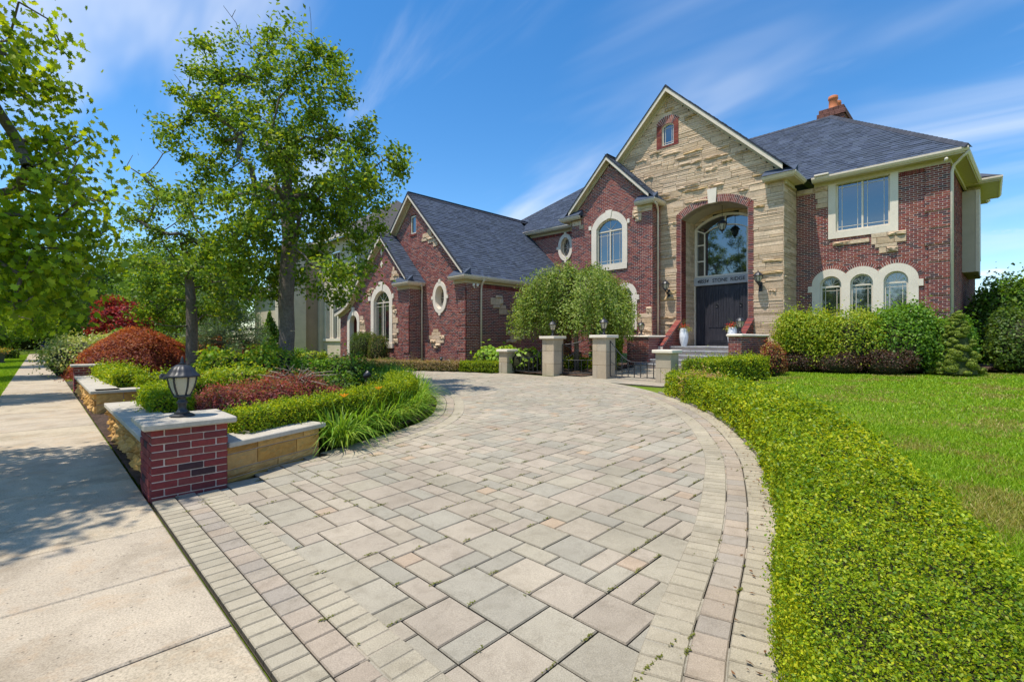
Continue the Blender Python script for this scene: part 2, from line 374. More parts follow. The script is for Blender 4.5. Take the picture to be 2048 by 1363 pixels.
def paver_geo(mb, w, d, c, cx, cy, h=.05, j=.0036, ch=.0065, ground=True, dz=0.0):
    x0, x1, y0, y1 = cx - w / 2 + j, cx + w / 2 - j, cy - d / 2 + j, cy + d / 2 - j
    g = G if ground else (lambda x: 0)
    vs = []
    for (e, z) in ((0, -h), (0, -ch), (ch, 0)):
        for (x, y) in ((x0 + e, y0 + e), (x1 - e, y0 + e), (x1 - e, y1 - e), (x0 + e, y1 - e)): vs.append((x, y, g(x) + z + dz))
    n0 = len(mb.f); fs = [(8, 9, 10, 11)]
    for r in (0, 4):
        for k in range(4): fs.append((r + k, r + (k + 1) % 4, r + 4 + (k + 1) % 4, r + 4 + k))
    mb.add(vs, fs, c)
    for k in range(1, 5): mb.c[n0 + k] = tuple(q * .22 for q in c)          # sides stained by the dark joint sand
    for k in range(5, 9): mb.c[n0 + k] = tuple(q * .72 for q in c)
cands = []       # (distance, kind, data): field pavers and border pavers, nearest become single objects
for p in pav:
    w, d = p[2] * U, p[3] * U; cx, cy = p[0] + w / 2, p[1] + d / 2
    cands.append((math.hypot(cx, cy) / math.sqrt(w * d), 'f', (w, d, p[4], cx, cy)))
# border: straight rows along the sidewalk and curved rows along both edges
CRE = [(.40, .345, .25), (.385, .335, .245), (.415, .36, .26)]; RED = [(.365, .31, .24), (.38, .31, .235), (.35, .30, .24), (.39, .315, .235)]
rows = [(.0, .175, .105, CRE), (.175, .335, .155, RED), (.335, .52, .105, CRE)]
border = []
for o0, o1, ln, cl in rows:
    y = -.35
    while y < 5.2:
        l = ln * RP.uniform(.92, 1.08)
        border.append(([(.712 + o0, y), (.712 + o1, y), (.712 + o1, y + l), (.712 + o0, y + l)], RP.choice(cl))); y += l
def curve_rows(C, Nn, rws, s0, s1):
    for o0, o1, ln, cl in rws:
        s = s0
        while s < s1:
            l = ln * RP.uniform(.93, 1.07); a = min(int(s / .05), len(C) - 1); b = min(int((s + l) / .05), len(C) - 1)
            def pt(q, o):
                q = min(q / .05, len(C) - 1.001); i = int(q); t = q - i
                return tuple(C[i] * (1 - t) + C[i + 1] * t + (Nn[i] * (1 - t) + Nn[i + 1] * t) * o)
            border.append(([pt(s, o0), pt(s, o1), pt(s + l, o1), pt(s + l, o0)], RP.choice(cl))); s += l
rows2 = [(.0, .20, .105, CRE), (.20, .36, .155, RED), (.36, .56, .105, CRE)]
curve_rows(C_out, NO, rows2, 1.35, 19); curve_rows(C_isl, NI, rows2, 0, 15)
for q, c in border:
    t = RP.uniform(.93, 1.07); c = tuple(k * t for k in c)
    cx = sum(p[0] for p in q) / 4; cy = sum(p[1] for p in q) / 4
    if seen(cx, cy): cands.append((math.hypot(cx, cy) / .14, 'b', (q, c, cx, cy)))
def border_geo(mb, q, c, cx, cy, loc=False, dz=.006):
    j = .0028; ch = .006; vs = []
    for (e, z) in ((0, -.045), (0, -ch), (ch, 0)):
        for i_ in range(4):
            x, y = q[i_]; X, Y = x, y
            for (nx_, ny_) in (q[i_ - 1], q[(i_ + 1) % 4]):
                l = math.hypot(nx_ - x, ny_ - y); X += (nx_ - x) / l * (j + e); Y += (ny_ - y) / l * (j + e)
            vs.append((X - cx, Y - cy, G(X) - G(cx) + z) if loc else (X, Y, G(X) + z + dz))
    fs = [(8, 9, 10, 11)]
    n0 = len(mb.f)
    for r in (0, 4):
        for k in range(4): fs.append((r + k, r + (k + 1) % 4, r + 4 + (k + 1) % 4, r + 4 + k))
    mb.add(vs, fs, c)
    for k in range(1, 5): mb.c[n0 + k] = tuple(q * .25 for q in c)
    for k in range(5, 9): mb.c[n0 + k] = tuple(q * .78 for q in c)
cands.sort(key=lambda t: t[0])
rest = MB(); cache = {}
for n, (d, k, q) in enumerate(cands):
    if n < 300:
        if k == 'f':
            key = (round(q[0], 3), round(q[1], 3), tuple(round(v, 2) for v in q[2]))
            if key not in cache:
                mb = MB(); paver_geo(mb, q[0], q[1], q[2], 0, 0, ground=False); cache[key] = mb.mesh('paver', M['paver'])
            o = link('paver', cache[key], drive, (q[3], q[4], G(q[3]) + RP.uniform(-.0015, .0015))); o.rotation_euler = (RP.uniform(-.003, .003), -math.atan(.026) + RP.uniform(-.003, .003), 0)
        else:
            mb = MB(); border_geo(mb, q[0], q[1], q[2], q[3], True); mb.obj('paver', M['paver'], drive, (q[2], q[3], G(q[2]) + .006 + RP.uniform(-.002, .001)))
    else:
        if k == 'f': paver_geo(rest, q[0], q[1], q[2], q[3], q[4], dz=RP.uniform(-.002, .002))
        else: border_geo(rest, *q)
rest.obj('far_pavers', M['paver'], drive, kind='stuff')
# thin stone edging on the hedge side
mb = MB(); e0 = 30; pth = [(p[0], p[1], G(p[0])) for p in C_out[28:235:4]]
mb.sweep([(.0, -.05), (.0, .035), (.06, .035), (.06, -.05)], pth, (.30, .26, .2)); mb.obj('edging', M['paver'], drive)
# moss tufts in the joints
V = []; Cm = []
for n in range(620):
    p = RP.choice(pav[:900]) if n < 520 else None
    if p is None:
        q = RP.choice(border)[0]; x, y = q[0]
        if not seen(x, y): continue
    else:
        x = p[0] + RP.uniform(0, p[2] * U); y = p[1]
    if math.hypot(x, y) > 7.5 and n % 3: continue
    for k in range(RP.randrange(5, 34)):
        a = RP.gauss(0, .022); b_ = RP.gauss(0, .0045); s = RP.uniform(.003, .0085); h = RP.uniform(.002, .014); th = RP.uniform(0, 6.3)
        cx, cy, cz = x + a, y + b_, G(x) + h
        for i in range(3):
            t = th + i * 2.1; V.append((cx + s * math.cos(t), cy + s * math.sin(t), cz + RP.uniform(-.003, .006)))
        g = RP.uniform(.7, 1.2); Cm.append((.17 * g, .19 * g, .025 * g))
V2 = []; C2 = []
for n in range(150):                              # dry leaves and crumbs blown against the hedge
    i = RP.randrange(30, 200); o_ = abs(RP.gauss(0, .10)) + .02; x, y = C_out[i] + NO[i] * o_; s = RP.uniform(.006, .02); th = RP.uniform(0, 6.3); z = G(x) + .014 + RP.uniform(0, .012)
    for k, (l, w_) in enumerate(((1, 0), (0, .4), (-1, 0), (0, -.4))): V2.append((x + s * (l * math.cos(th) - w_ * math.sin(th)), y + s * (l * math.sin(th) + w_ * math.cos(th)), z + RP.uniform(-.004, .006)))
    g = RP.uniform(.6, 1.3); C2.append((.20 * g, .10 * g, .045 * g))
poly_mesh('leaf_litter', np.array(V2), 4, np.array(C2), M['leaf'], drive, 'stuff')
poly_mesh('moss', np.array(V), 3, np.array(Cm), M['leaf'], drive, 'stuff')
# ---------------------------------------------------------------- planting beds (bark mulch)
def bed(name, poly, z, label, step=.25, amp=.03, clip=None):
    P = np.array(poly); x0, y0 = P.min(0); x1, y1 = P.max(0)
    gx = np.arange(x0 - step, x1 + step, step); gy = np.arange(y0 - step, y1 + step, step)
    mb = MB(); idx = {}
    ins = inpoly(*np.meshgrid(gx, gy, indexing='ij'), poly)
    def vid(i, j):
        if (i, j) not in idx:
            idx[(i, j)] = len(mb.v); mb.v.append((gx[i], gy[j], G(gx[i]) + z + R.uniform(-amp, amp)))
        return idx[(i, j)]
    for i in range(len(gx) - 1):
        for j in range(len(gy) - 1):
            if ins[i, j] and ins[i + 1, j] and ins[i, j + 1] and ins[i + 1, j + 1]:
                t = R.uniform(.8, 1.2); mb.f.append((vid(i, j), vid(i + 1, j), vid(i + 1, j + 1), vid(i, j + 1))); mb.c.append((.115 * t, .072 * t, .05 * t)); mb.m.append(0)
    o = mb.obj(name, M['mulch'], smooth=True); tag(o, label, kind='structure'); return o
island = [(.9, 5.6)] + [(1.4, 5.5), (2.4, 5.95)] + [tuple(p) for p in C_isl[::6]] + [(.9, 19.6)]
bed('garden_bed', island, .04, 'bark mulch bed on the island between sidewalk and driveway', .12)
bed('mulch_strip', [(.70, 5.9), (1.3, 5.9), (1.9, 9.6), (1.9, 12.6), (1.3, 18), (.70, 18)], .012, 'strip of dark bark mulch beside the sidewalk', .07, .012)
bed('front_bed', [(17.7, 5.2), (18.0, 3.1), (18.9, 1.2), (20.6, -.5), (24, -2.0), (24, 1), (20.4, 1), (20.4, 5.2)], .03, 'mulch bed under the shrubs at the right wing', .2)
bed('wall_bed', [(12.2, 8.9), (12.1, 12), (11.8, 14), (11.0, 16), (10.8, 18), (10.4, 22.5), (12, 25), (12.4, 15.2), (18, 15), (18, 10), (16, 9.6)], .03, 'mulch bed between the garage wall and the gate fence', .2)
# ================================================================ brick and stone garden walls
BR = [(.225, .042, .040), (.19, .036, .036), (.25, .055, .045), (.15, .034, .036), (.055, .028, .032), (.205, .05, .045)]
def brick_ring_pillar(name, x0, y0, z0, courses, label, top_over=.065, cap_t=.06, side=.61, group=None):
    """square brick pillar, every brick its own object, with a limestone cap"""
    t = empty(name, (x0 + side / 2, y0 + side / 2, max(z0, 0)), label, 'pillar', group); ox, oy, oz = t.location
    mb = MB(); top = z0 + courses * .0677
    mb.box(x0 - ox + .011, x0 - ox + side - .011, y0 - oy + .011, y0 - oy + side - .011, z0 - oz, top - oz, (1, 1, 1)); mb.obj('mortar', M['mortar'], t)
    ck = {}
    h = side / 2
    for i in range(courses):
        z = z0 + i * .0677 + .0677 / 2 - oz
        for s in range(4):
            u = 0.0 if (i + s) % 2 == 0 else .1017
            for ln in ((.2033,) * 3 if (i + s) % 2 == 0 else (.2033,) * 2):
                full = ln > .15; L0 = ln - .0095; ci = R.choices(range(6), (5, 5, 4, 4, 2.6, 3))[0]; key = (full, ci)
                if key not in ck:
                    mb = MB(); mb.bbox(-L0 / 2, L0 / 2, 0, .094, -.029, .029, .0035, BR[ci]); ck[key] = mb.mesh('brick', M['brick'])
                cu = -h + u + ln / 2
                o = link('brick', ck[key], t); o.rotation_euler = (R.uniform(-.01, .01), R.uniform(-.006, .006), s * math.pi / 2)
                v = Vector((cu, -h + R.uniform(-.002, .002), 0)); v.rotate(Matrix.Rotation(s * math.pi / 2, 3, 'Z')); o.location = (v.x, v.y, z)
                u += ln
    mb = MB(); e = h + top_over; mb.bbox(-e, e, -e, e, top - oz, top - oz + cap_t, .012); mb.obj('cap', M['cap'], t)
    return t, top + cap_t
pil, PTOP = brick_ring_pillar('brick_pillar', .71, 5.27, -.044, 10, 'large red brick pillar with stone cap in the foreground beside the sidewalk', group='garden wall pillars')
brick_ring_pillar('brick_pillar', .71, 17.95, -.044, 11, 'distant red brick pillar where the garden wall ends along the sidewalk', group='garden wall pillars')
STC = [(.56, .315, .085), (.47, .255, .068), (.61, .37, .125), (.40, .215, .062), (.54, .32, .115)]
def rock_block(w, h, amp, seed, c, nx=7, nz=4, d=.14, base=0.0):
    """rock-faced block: length along +x from 0, face bulging towards -y, height h"""
    rr = np.random.default_rng(seed); mb = MB(); nx = max(3, int(nx * w / .45)); vs = []; fs = []
    B = rr.normal(0, 1, (nx + 1, nz + 1)); B = (B + np.roll(B, 1, 0) + np.roll(B, 1, 1)) / 2.2
    j = .006
    for a in range(nx + 1):
        for b in range(nz + 1):
            ea = min(a, nx - a) / max(1, nx) * w; eb = min(b, nz - b) / max(1, nz) * h
            e = min(1, min(ea, eb) / .035)
            vs.append((j + (w - 2 * j) * a / nx, base - (amp * .55 + amp * .55 * B[a, b]) * e - .004, j + (h - 2 * j) * b / nz))
    for a in range(nx):
        for b in range(nz):
            k = a * (nz + 1) + b; fs.append((k, k + nz + 1, k + nz + 2, k + 1))
    # sides
    o = len(vs); vs += [(j, d, j), (w - j, d, j), (w - j, d, h - j), (j, d, h - j)]
    bl, br_, tr, tl = 0, nx * (nz + 1), nx * (nz + 1) + nz, nz
    fs += [tuple([a * (nz + 1) for a in range(nx + 1)] + [o + 1, o]), tuple([nx * (nz + 1) + b for b in range(nz + 1)] + [o + 2, o + 1]),
           tuple([a * (nz + 1) + nz for a in range(nx, -1, -1)] + [o + 3, o + 2]), tuple([b for b in range(nz, -1, -1)] + [o, o + 3])]
    mb.add(vs, fs, c); return mb
def stone_wall(name, p0, p1, rowspec, amp, label, thick=.3, cap_t=.06, over=.07, caplens=(1.1, .9, 1.2), z0=-.02, end1=False, group='stone retaining walls', seed=0, capback=.14):
    """rock-faced stone garden wall; face looks to the right of travel p0 -> p1 ... every stone and cap slab its own object"""
    t = empty(name, (p0[0], p0[1], 0), label, 'garden wall', group); t.rotation_euler = (0, 0, math.atan2(p1[1] - p0[1], p1[0] - p0[0]))
    Ln = math.hypot(p1[0] - p0[0], p1[1] - p0[1]); z = z0; rr = random.Random(seed)
    H = sum(r[0] for r in rowspec)
    mb = MB(); mb.box(.01, Ln - .01, .012, thick, z0, z0 + H, (.5, .45, .4)); mb.obj('mortar', M['mortar'], t)
    for h, lens in rowspec:
        x = 0; k = 0
        while x < Ln - .02:
            l = lens[k % len(lens)] * (1 if len(lens) * 2 > 3 and Ln < 2 else rr.uniform(.8, 1.25)); k += 1
            if Ln - x - l < .12: l = Ln - x
            c = rr.choice(STC); q = rr.uniform(.85, 1.12)
            rock_block(l, h, amp * rr.uniform(.6, 1.3), rr.randrange(9999), tuple(v * q for v in c)).obj('stone', M['stone'], t, (x, 0, z), smooth=False); x += l
        if end1:
            c = rr.choice(STC); o = rock_block(thick, h, amp * .6, rr.randrange(9999), c).obj('stone', M['stone'], t, (Ln, 0, z)); o.rotation_euler = (0, 0, math.pi / 2)
        z += h
    x = -over * .2; k = 0
    while x < Ln + over - .05:
        l = caplens[k % len(caplens)]; k += 1
        if Ln + over - x - l < .35: l = Ln + over - x
        mb = MB(); mb.bbox(x + .003, x + l - .003, -over, thick + capback, z, z + cap_t, .008); mb.obj('cap_slab', M['cap'], t); x += l
    return t
stone_wall('stone_wall', (1.335, 5.40), (2.47, 5.87), [(.06, [.5, .7]), (.085, [.62, .5]), (.16, [.36, .52, .3]), (.075, [.36, .62, .2])], .024, 'low golden stone wall right of the foreground brick pillar', .28, .055, .06, (1.3,), end1=True, seed=3)
stone_wall('stone_wall', (.80, 9.75), (.80, 5.88), [(.16, [.4, .6, .35]), (.13, [.5, .35, .6]), (.13, [.45, .6, .4])], .05, 'rock faced stone wall with pale cap along the sidewalk behind the pillar', .26, .06, .07, (1.25, .7, 1.1), seed=4)
stone_wall('stone_wall', (.78, 17.9), (.78, 12.3), [(.16, [.5, .6, .4]), (.13, [.5, .45, .6]), (.13, [.45, .6, .5])], .045, 'far stretch of stone wall along the sidewalk before the distant pillar', .26, .06, .07, (1.3, 1.0), seed=5)
stone_wall('stone_wall', (.80, 12.28), (1.95, 12.28), [(.20, [.45, .6]), (.22, [.42, .5])], .02, 'short return of stone wall facing the camera under the clipped hedge', .26, .06, .05, (1.3,), seed=6)
# ---------------------------------------------------------------- lanterns
def lantern(loc, label, s=1.0, group='post lanterns on pillars', kind='post', name='post_lantern', rz=0):
    """black lantern with fluted dome roof and six tapered glass panels; about 0.58 m tall at s=1"""
    t = empty(name, loc, label, 'lantern', group); t.scale = (s, s, s); t.rotation_euler = (0, 0, rz)
    z = 0
    if kind == 'post':
        mb = MB(); mb.lathe([(.0, 0), (.105, 0), (.105, .016), (.085, .026), (.07, .03)], 8, a0=.39); mb.obj('base_plate', M['iron'], t)
        mb = MB(); mb.lathe([(.068, .03), (.045, .055), (.034, .075), (.036, .12), (.05, .135), (.036, .15), (.03, .175), (.042, .19), (.062, .2)], 16); mb.obj('stem', M['iron'], t, smooth=True)
        z = .2
    else:
        mb = MB(); mb.lathe([(.0, .10), (.012, .105), (.02, .125), (.014, .145), (.03, .16), (.045, .18), (.062, .2)], 14); mb.obj('drop_finial', M['iron'], t, smooth=True); z = .2
    prof = [(.058, z), (.075, z + .035), (.096, z + .09), (.108, z + .15), (.112, z + .185)]
    for k in range(6):
        mb = MB(); a = k * math.pi / 3 + .26; vs = []
        for r, zz_ in prof:
            for q in (-.46, 0, .46): vs.append((r * math.cos(a + q) * (1 if q else 1.03), r * math.sin(a + q) * (1 if q else 1.03), zz_))
        mb.add(vs, [(i * 3 + j, i * 3 + j + 1, i * 3 + j + 4, i * 3 + j + 3) for i in range(len(prof) - 1) for j in range(2)])
        mb.obj('glass_panel', M['lamp_glass'], t, smooth=True)
    for k in range(6):
        mb = MB(); a = k * math.pi / 3 + .26 + math.pi / 6
        mb.tube([(r * 1.04 * math.cos(a), r * 1.04 * math.sin(a), zz_) for r, zz_ in prof], .0085, 6); mb.obj('rib', M['iron'], t, smooth=True)
    mb = MB(); mb.lathe([(.07, z - .012), (.072, z + .006), (.055, z + .012)], 18); mb.obj('lower_ring', M['iron'], t, smooth=True)
    mb = MB(); mb.tube([(0, 0, z), (0, 0, z + .1)], .018, 8); mb.obj('bulb_holder', M['white_pot'], t)
    z += .185
    mb = MB(); mb.lathe([(.14, z - .008), (.147, z), (.14, z + .012), (.118, z + .03), (.105, z + .055), (.085, z + .085), (.05, z + .107), (.022, z + .115)], 48, wob=lambda th, i: 1 + (.035 * math.cos(12 * th) if 2 <= i <= 6 else 0)); mb.obj('roof', M['iron'], t, smooth=True)
    mb = MB(); mb.lathe([(.022, z + .112), (.03, z + .122), (.012, z + .135), (.016, z + .15), (.004, z + .19), (0, z + .192)], 12); mb.obj('finial', M['iron'], t, smooth=True)
    if kind == 'wall':      # scrolled arm back to the wall (towards +x)
        mb = MB(); mb.tube([(0, 0, .17), (.03, 0, .12), (.10, 0, .07), (.18, 0, .09), (.22, 0, .16)], .016, 8); mb.tube([(.22, 0, .0), (.20, 0, .06), (.13, 0, .05), (.12, 0, .10), (.17, 0, .12)], .012, 6); mb.obj('arm', M['iron'], t, smooth=True)
        mb = MB(); mb.bbox(.215, .25, -.055, .055, -.08, .22, .012); mb.obj('wall_plate', M['iron'], t)
    if kind == 'hang':
        mb = MB(); mb.tube([(0, 0, z + .19), (0, 0, z + .95)], .007, 6); mb.obj('chain', M['iron'], t)
    return t
lantern((1.0, 5.575, PTOP), 'large black post lantern on the foreground brick pillar', 1.02)
# ================================================================ the brick house
house = empty('brick_house', (18.87, 9.5, .5), 'large red brick and tan stone house with steep dark roofs', 'house')
house.location = (0, 0, 0)
HB = [(.235, .058, .043), (.20, .046, .038), (.265, .075, .053), (.165, .042, .038), (.085, .042, .045), (.12, .045, .042), (.28, .092, .066)]
HBW = (5, 5, 4, 4, 2.2, 2.5, 1.6)
LIM = (1, 1, 1)
faceX = lambda X0: (lambda u, z, d: (X0 - d, u, z))          # wall looking at the street (-X), u = Y
faceY = lambda Y0: (lambda u, z, d: (u, Y0 - d, z))          # wall looking along -Y, u = X
RH = random.Random(21)
bricks_rest = MB(); mortar = MB(); stone_back = MB(); brick_cand = []; stones_rest = MB(); stone_cand = []
def subtract(spans, cuts):
    for a, b in cuts:
        o = []
        for s, e in spans:
            if b <= s or a >= e: o.append((s, e)); continue
            if a > s: o.append((s, a))
            if b < e: o.append((b, e))
        spans = o
    return spans
def brick_box(mb, mapf, u0, u1, z0, z1, d0, d1, c):
    vs = [mapf(u, z, d) for d in (d0, d1) for (u, z) in ((u0, z0), (u1, z0), (u1, z1), (u0, z1))]
    mb.add(vs, [(4, 5, 6, 7), (0, 1, 5, 4), (1, 2, 6, 5), (2, 3, 7, 6), (3, 0, 4, 7)], c)
CH = .0677; BL = .2033
def brick_face(mapf, z0, n, spanf, opens=(), d0=0.0, skip=None, cand=False, proud=.004, ph=0):
    for i in range(n):
        za = z0 + i * CH; zc = za + CH / 2
        if skip and skip(i): continue
        spans = [s for s in spanf(zc) if s[1] - s[0] > .02]
        spans = subtract(spans, [o for o in (f(zc) for f in opens) if o])
        for a, b in spans:
            if b - a < .015: continue
            mortar.add([mapf(a, za, d0), mapf(b, za, d0), mapf(b, za + CH, d0), mapf(a, za + CH, d0)], [(0, 1, 2, 3)])
            if d0 > 0:
                mortar.add([mapf(a, za, 0), mapf(a, za + CH, 0), mapf(a, za + CH, d0), mapf(a, za, d0)], [(0, 1, 2, 3)]); mortar.add([mapf(b, za, 0), mapf(b, za + CH, 0), mapf(b, za + CH, d0), mapf(b, za, d0)], [(0, 1, 2, 3)])
                mortar.add([mapf(a, za, 0), mapf(b, za, 0), mapf(b, za, d0), mapf(a, za, d0)], [(0, 1, 2, 3)]); mortar.add([mapf(a, za + CH, 0), mapf(b, za + CH, 0), mapf(b, za + CH, d0), mapf(a, za + CH, d0)], [(0, 1, 2, 3)])
            off = ((i + ph) % 2) * BL / 2; k = math.floor((a - off) / BL)
            while k * BL + off < b:
                s = max(a, k * BL + off + .0065); e = min(b, (k + 1) * BL + off - .0065); k += 1
                if e - s < .02: continue
                ci = RH.choices(range(7), HBW)[0]; p = proud + RH.uniform(-.002, .003)
                if cand and e - s > .185: brick_cand.append((mapf((s + e) / 2, zc, d0), ci)); continue
                t = RH.uniform(.9, 1.1); brick_box(bricks_rest, mapf, s, e, zc - .0272, zc + .0272, d0 - .005, d0 + p, tuple(q * t for q in HB[ci]))
SC = [(.63, .465, .31), (.58, .42, .275), (.67, .505, .345), (.53, .385, .245), (.64, .485, .335), (.60, .45, .315), (.50, .37, .25)]
def stone_geo(mb, mapf, u0, u1, z0, z1, d, c, rock=False, seed=0, d0=-.02):
    j = .005; u0 += j; u1 -= j; z0 += j; z1 -= j
    if not rock:
        e = min(.007, (z1 - z0) * .2); w = [RH.uniform(-.006, .006) for _ in range(4)]
        vs = [mapf(u, z, d0) for u, z in ((u0, z0), (u1, z0), (u1, z1), (u0, z1))] + [mapf(u, z, d - .006) for u, z in ((u0, z0), (u1, z0), (u1, z1), (u0, z1))] + \
             [mapf(u, z, d + q) for (u, z), q in zip(((u0 + e, z0 + e), (u1 - e, z0 + e), (u1 - e, z1 - e), (u0 + e, z1 - e)), w)]
        fs = [(8, 9, 10, 11)] + [(r + k, r + (k + 1) % 4, r + 4 + (k + 1) % 4, r + 4 + k) for r in (0, 4) for k in range(4)]
        mb.add(vs, fs, c); return
    rr = np.random.default_rng(seed); nx, nz = 7, 4; B = rr.normal(0, 1, (nx + 1, nz + 1)); B = (B + np.roll(B, 1, 0) + np.roll(B, 1, 1)) / 2.2; vs = []
    for a in range(nx + 1):
        for b in range(nz + 1):
            e = 0 if a in (0, nx) or b in (0, nz) else 1
            vs.append(mapf(u0 + (u1 - u0) * a / nx, z0 + (z1 - z0) * b / nz, d + e * (.035 + .025 * B[a, b]) - (1 - e) * .008))
    fs = [(a * (nz + 1) + b, (a + 1) * (nz + 1) + b, (a + 1) * (nz + 1) + b + 1, a * (nz + 1) + b + 1) for a in range(nx) for b in range(nz)]
    o = len(vs); vs += [mapf(u, z, d0) for u, z in ((u0, z0), (u1, z0), (u1, z1), (u0, z1))]
    fs += [tuple([a * (nz + 1) for a in range(nx + 1)] + [o + 1, o]), tuple([nx * (nz + 1) + b for b in range(nz + 1)] + [o + 2, o + 1]),
           tuple([a * (nz + 1) + nz for a in range(nx, -1, -1)] + [o + 3, o + 2]), tuple([b for b in range(nz, -1, -1)] + [o, o + 3])]
    mb.add(vs, fs, c)
def stone_face(mapf, z0, z1, spanf, opens=(), cand=False, rockp=.12, dbase=.0, backing=True):
    z = z0
    while z < z1 - .03:
        bh = min(RH.choice((.15, .18, .21, .25)), z1 - z)
        if z1 - z - bh < .06: bh = z1 - z
        zc = z + bh / 2
        spans = spanf(zc); spans = subtract(spans, [o for o in (f(q) for f in opens for q in (zc,)) if o])
        lo, hi = spanf(z + .01), spanf(z + bh - .01)
        for a, b in spans:
            if b - a < .03: continue
            if backing: stone_back.add([mapf(a, z, dbase - .016), mapf(b, z, dbase - .016), mapf(b, z + bh, dbase - .016), mapf(a, z + bh, dbase - .016)], [(0, 1, 2, 3)], (.32, .235, .15))
            u = a
            while u < b - .001:
                ln = RH.uniform(.35, 1.3)
                if b - u - ln < .2: ln = b - u
                if ln > 1.45: ln /= 2
                nl = RH.choices((1, 2, 3), (1.8, 4, 5))[0]
                if bh < .16 and nl == 3: nl = 2
                cuts = sorted(RH.uniform(.3, .7) if nl == 2 else (0.34 * (k + 1) + RH.uniform(-.06, .06)) for k in range(nl - 1)); cuts = [0] + cuts + [1]
                for k in range(nl):
                    s0, s1 = z + bh * cuts[k], z + bh * cuts[k + 1]
                    segs = [(u, u + ln)] if (nl == 1 or RH.random() < .7 or ln < .5) else [(u, u + ln * .45), (u + ln * .45, u + ln)]
                    for g0, g1 in segs:
                        rk = (s1 - s0) > .085 and RH.random() < rockp * (2.2 if nl == 1 else 1.2)
                        c = (.55, .39, .21) if rk and RH.random() < .4 else RH.choice(SC); t = RH.uniform(.92, 1.08); c = tuple(q * t for q in c)
                        d = dbase + RH.choice((.006, .01, .014, .018)); sd = RH.randrange(99999)
                        if cand: stone_cand.append((mapf((g0 + g1) / 2, (s0 + s1) / 2, 0), (g1 - g0) * (s1 - s0), (mapf, g0, g1, s0, s1, d, c, rk, sd)))
                        else: stone_geo(stones_rest, mapf, g0, g1, s0, s1, d, c, rk, sd)
                u += ln
        z += bh
def arch_pts(u0, u1, zb, zs, rise, n=18):
    hw = (u1 - u0) / 2; cu = (u0 + u1) / 2; r = (hw * hw + rise * rise) / (2 * rise); cz = zs + rise - r
    a = math.asin(min(1, hw / r)); a = math.pi - a if rise > hw else a
    arc = [(cu + r * math.sin(-a + 2 * a * k / n), cz + r * math.cos(-a + 2 * a * k / n)) for k in range(n + 1)]
    return [(u0, zb)] + arc + [(u1, zb)]
def arch_open(u0, u1, zb, zs, rise, grow=0.0):
    u0 -= grow; u1 += grow; rise += grow; zb -= grow
    hw = (u1 - u0) / 2; cu = (u0 + u1) / 2; r = (hw * hw + rise * rise) / (2 * rise); cz = zs + rise - r
    def f(z):
        if z < zb or z >= zs + rise: return None
        if z <= zs: return (u0, u1)
        q = r * r - (z - cz) ** 2
        if q <= 0: return None
        q = min(hw, math.sqrt(q)); return (cu - q, cu + q)
    return f
def oval_open(cu, cz, a, b):
    return lambda z: (cu - a * math.sqrt(1 - ((z - cz) / b) ** 2), cu + a * math.sqrt(1 - ((z - cz) / b) ** 2)) if abs(z - cz) < b else None
rect_open = lambda u0, u1, z0, z1: (lambda z: (u0, u1) if z0 <= z <= z1 else None)
def ring(mb, mapf, outer, inner, df, din, dout=0.0, closed=False, c=LIM):
    n = len(outer); m = n if closed else n - 1
    vs = [mapf(*p, df) for p in outer] + [mapf(*p, df) for p in inner] + [mapf(*p, din) for p in inner] + [mapf(*p, dout) for p in outer]
    fs = []
    for i in range(m):
        j = (i + 1) % n
        fs += [(i, j, n + j, n + i), (n + i, n + j, 2 * n + j, 2 * n + i), (3 * n + i, 3 * n + j, j, i)]
    if not closed:
        for i in (0, n - 1): fs.append((i, n + i, 2 * n + i, 3 * n + i))
    mb.add(vs, fs, c)
def fbox(mb, mapf, u0, u1, z0, z1, d0, d1, c=LIM):
    vs = [mapf(u, z, d) for d in (d0, d1) for (u, z) in ((u0, z0), (u1, z0), (u1, z1), (u0, z1))]
    mb.add(vs, [(0, 3, 2, 1), (4, 5, 6, 7), (0, 1, 5, 4), (1, 2, 6, 5), (2, 3, 7, 6), (3, 0, 4, 7)], c)
def fpoly(mb, mapf, pts, d0, d1, c=LIM):
    n = len(pts); vs = [mapf(*p, d) for d in (d0, d1) for p in pts]
    mb.add(vs, [tuple(range(n)), tuple(range(2 * n - 1, n - 1, -1))] + [(i, (i + 1) % n, n + (i + 1) % n, n + i) for i in range(n)], c)
def inset_arch(u0, u1, zb, zs, rise, e): return arch_pts(u0 + e, u1 - e, zb + e, zs, max(.02, rise - e))
def bar(mb, mapf, p, q, w, d0, d1):
    du, dz = q[0] - p[0], q[1] - p[1]; l = math.hypot(du, dz); nu, nz = -dz / l * w / 2, du / l * w / 2
    fpoly(mb, mapf, [(p[0] + nu, p[1] + nz), (q[0] + nu, q[1] + nz), (q[0] - nu, q[1] - nz), (p[0] - nu, p[1] - nz)], d0, d1)
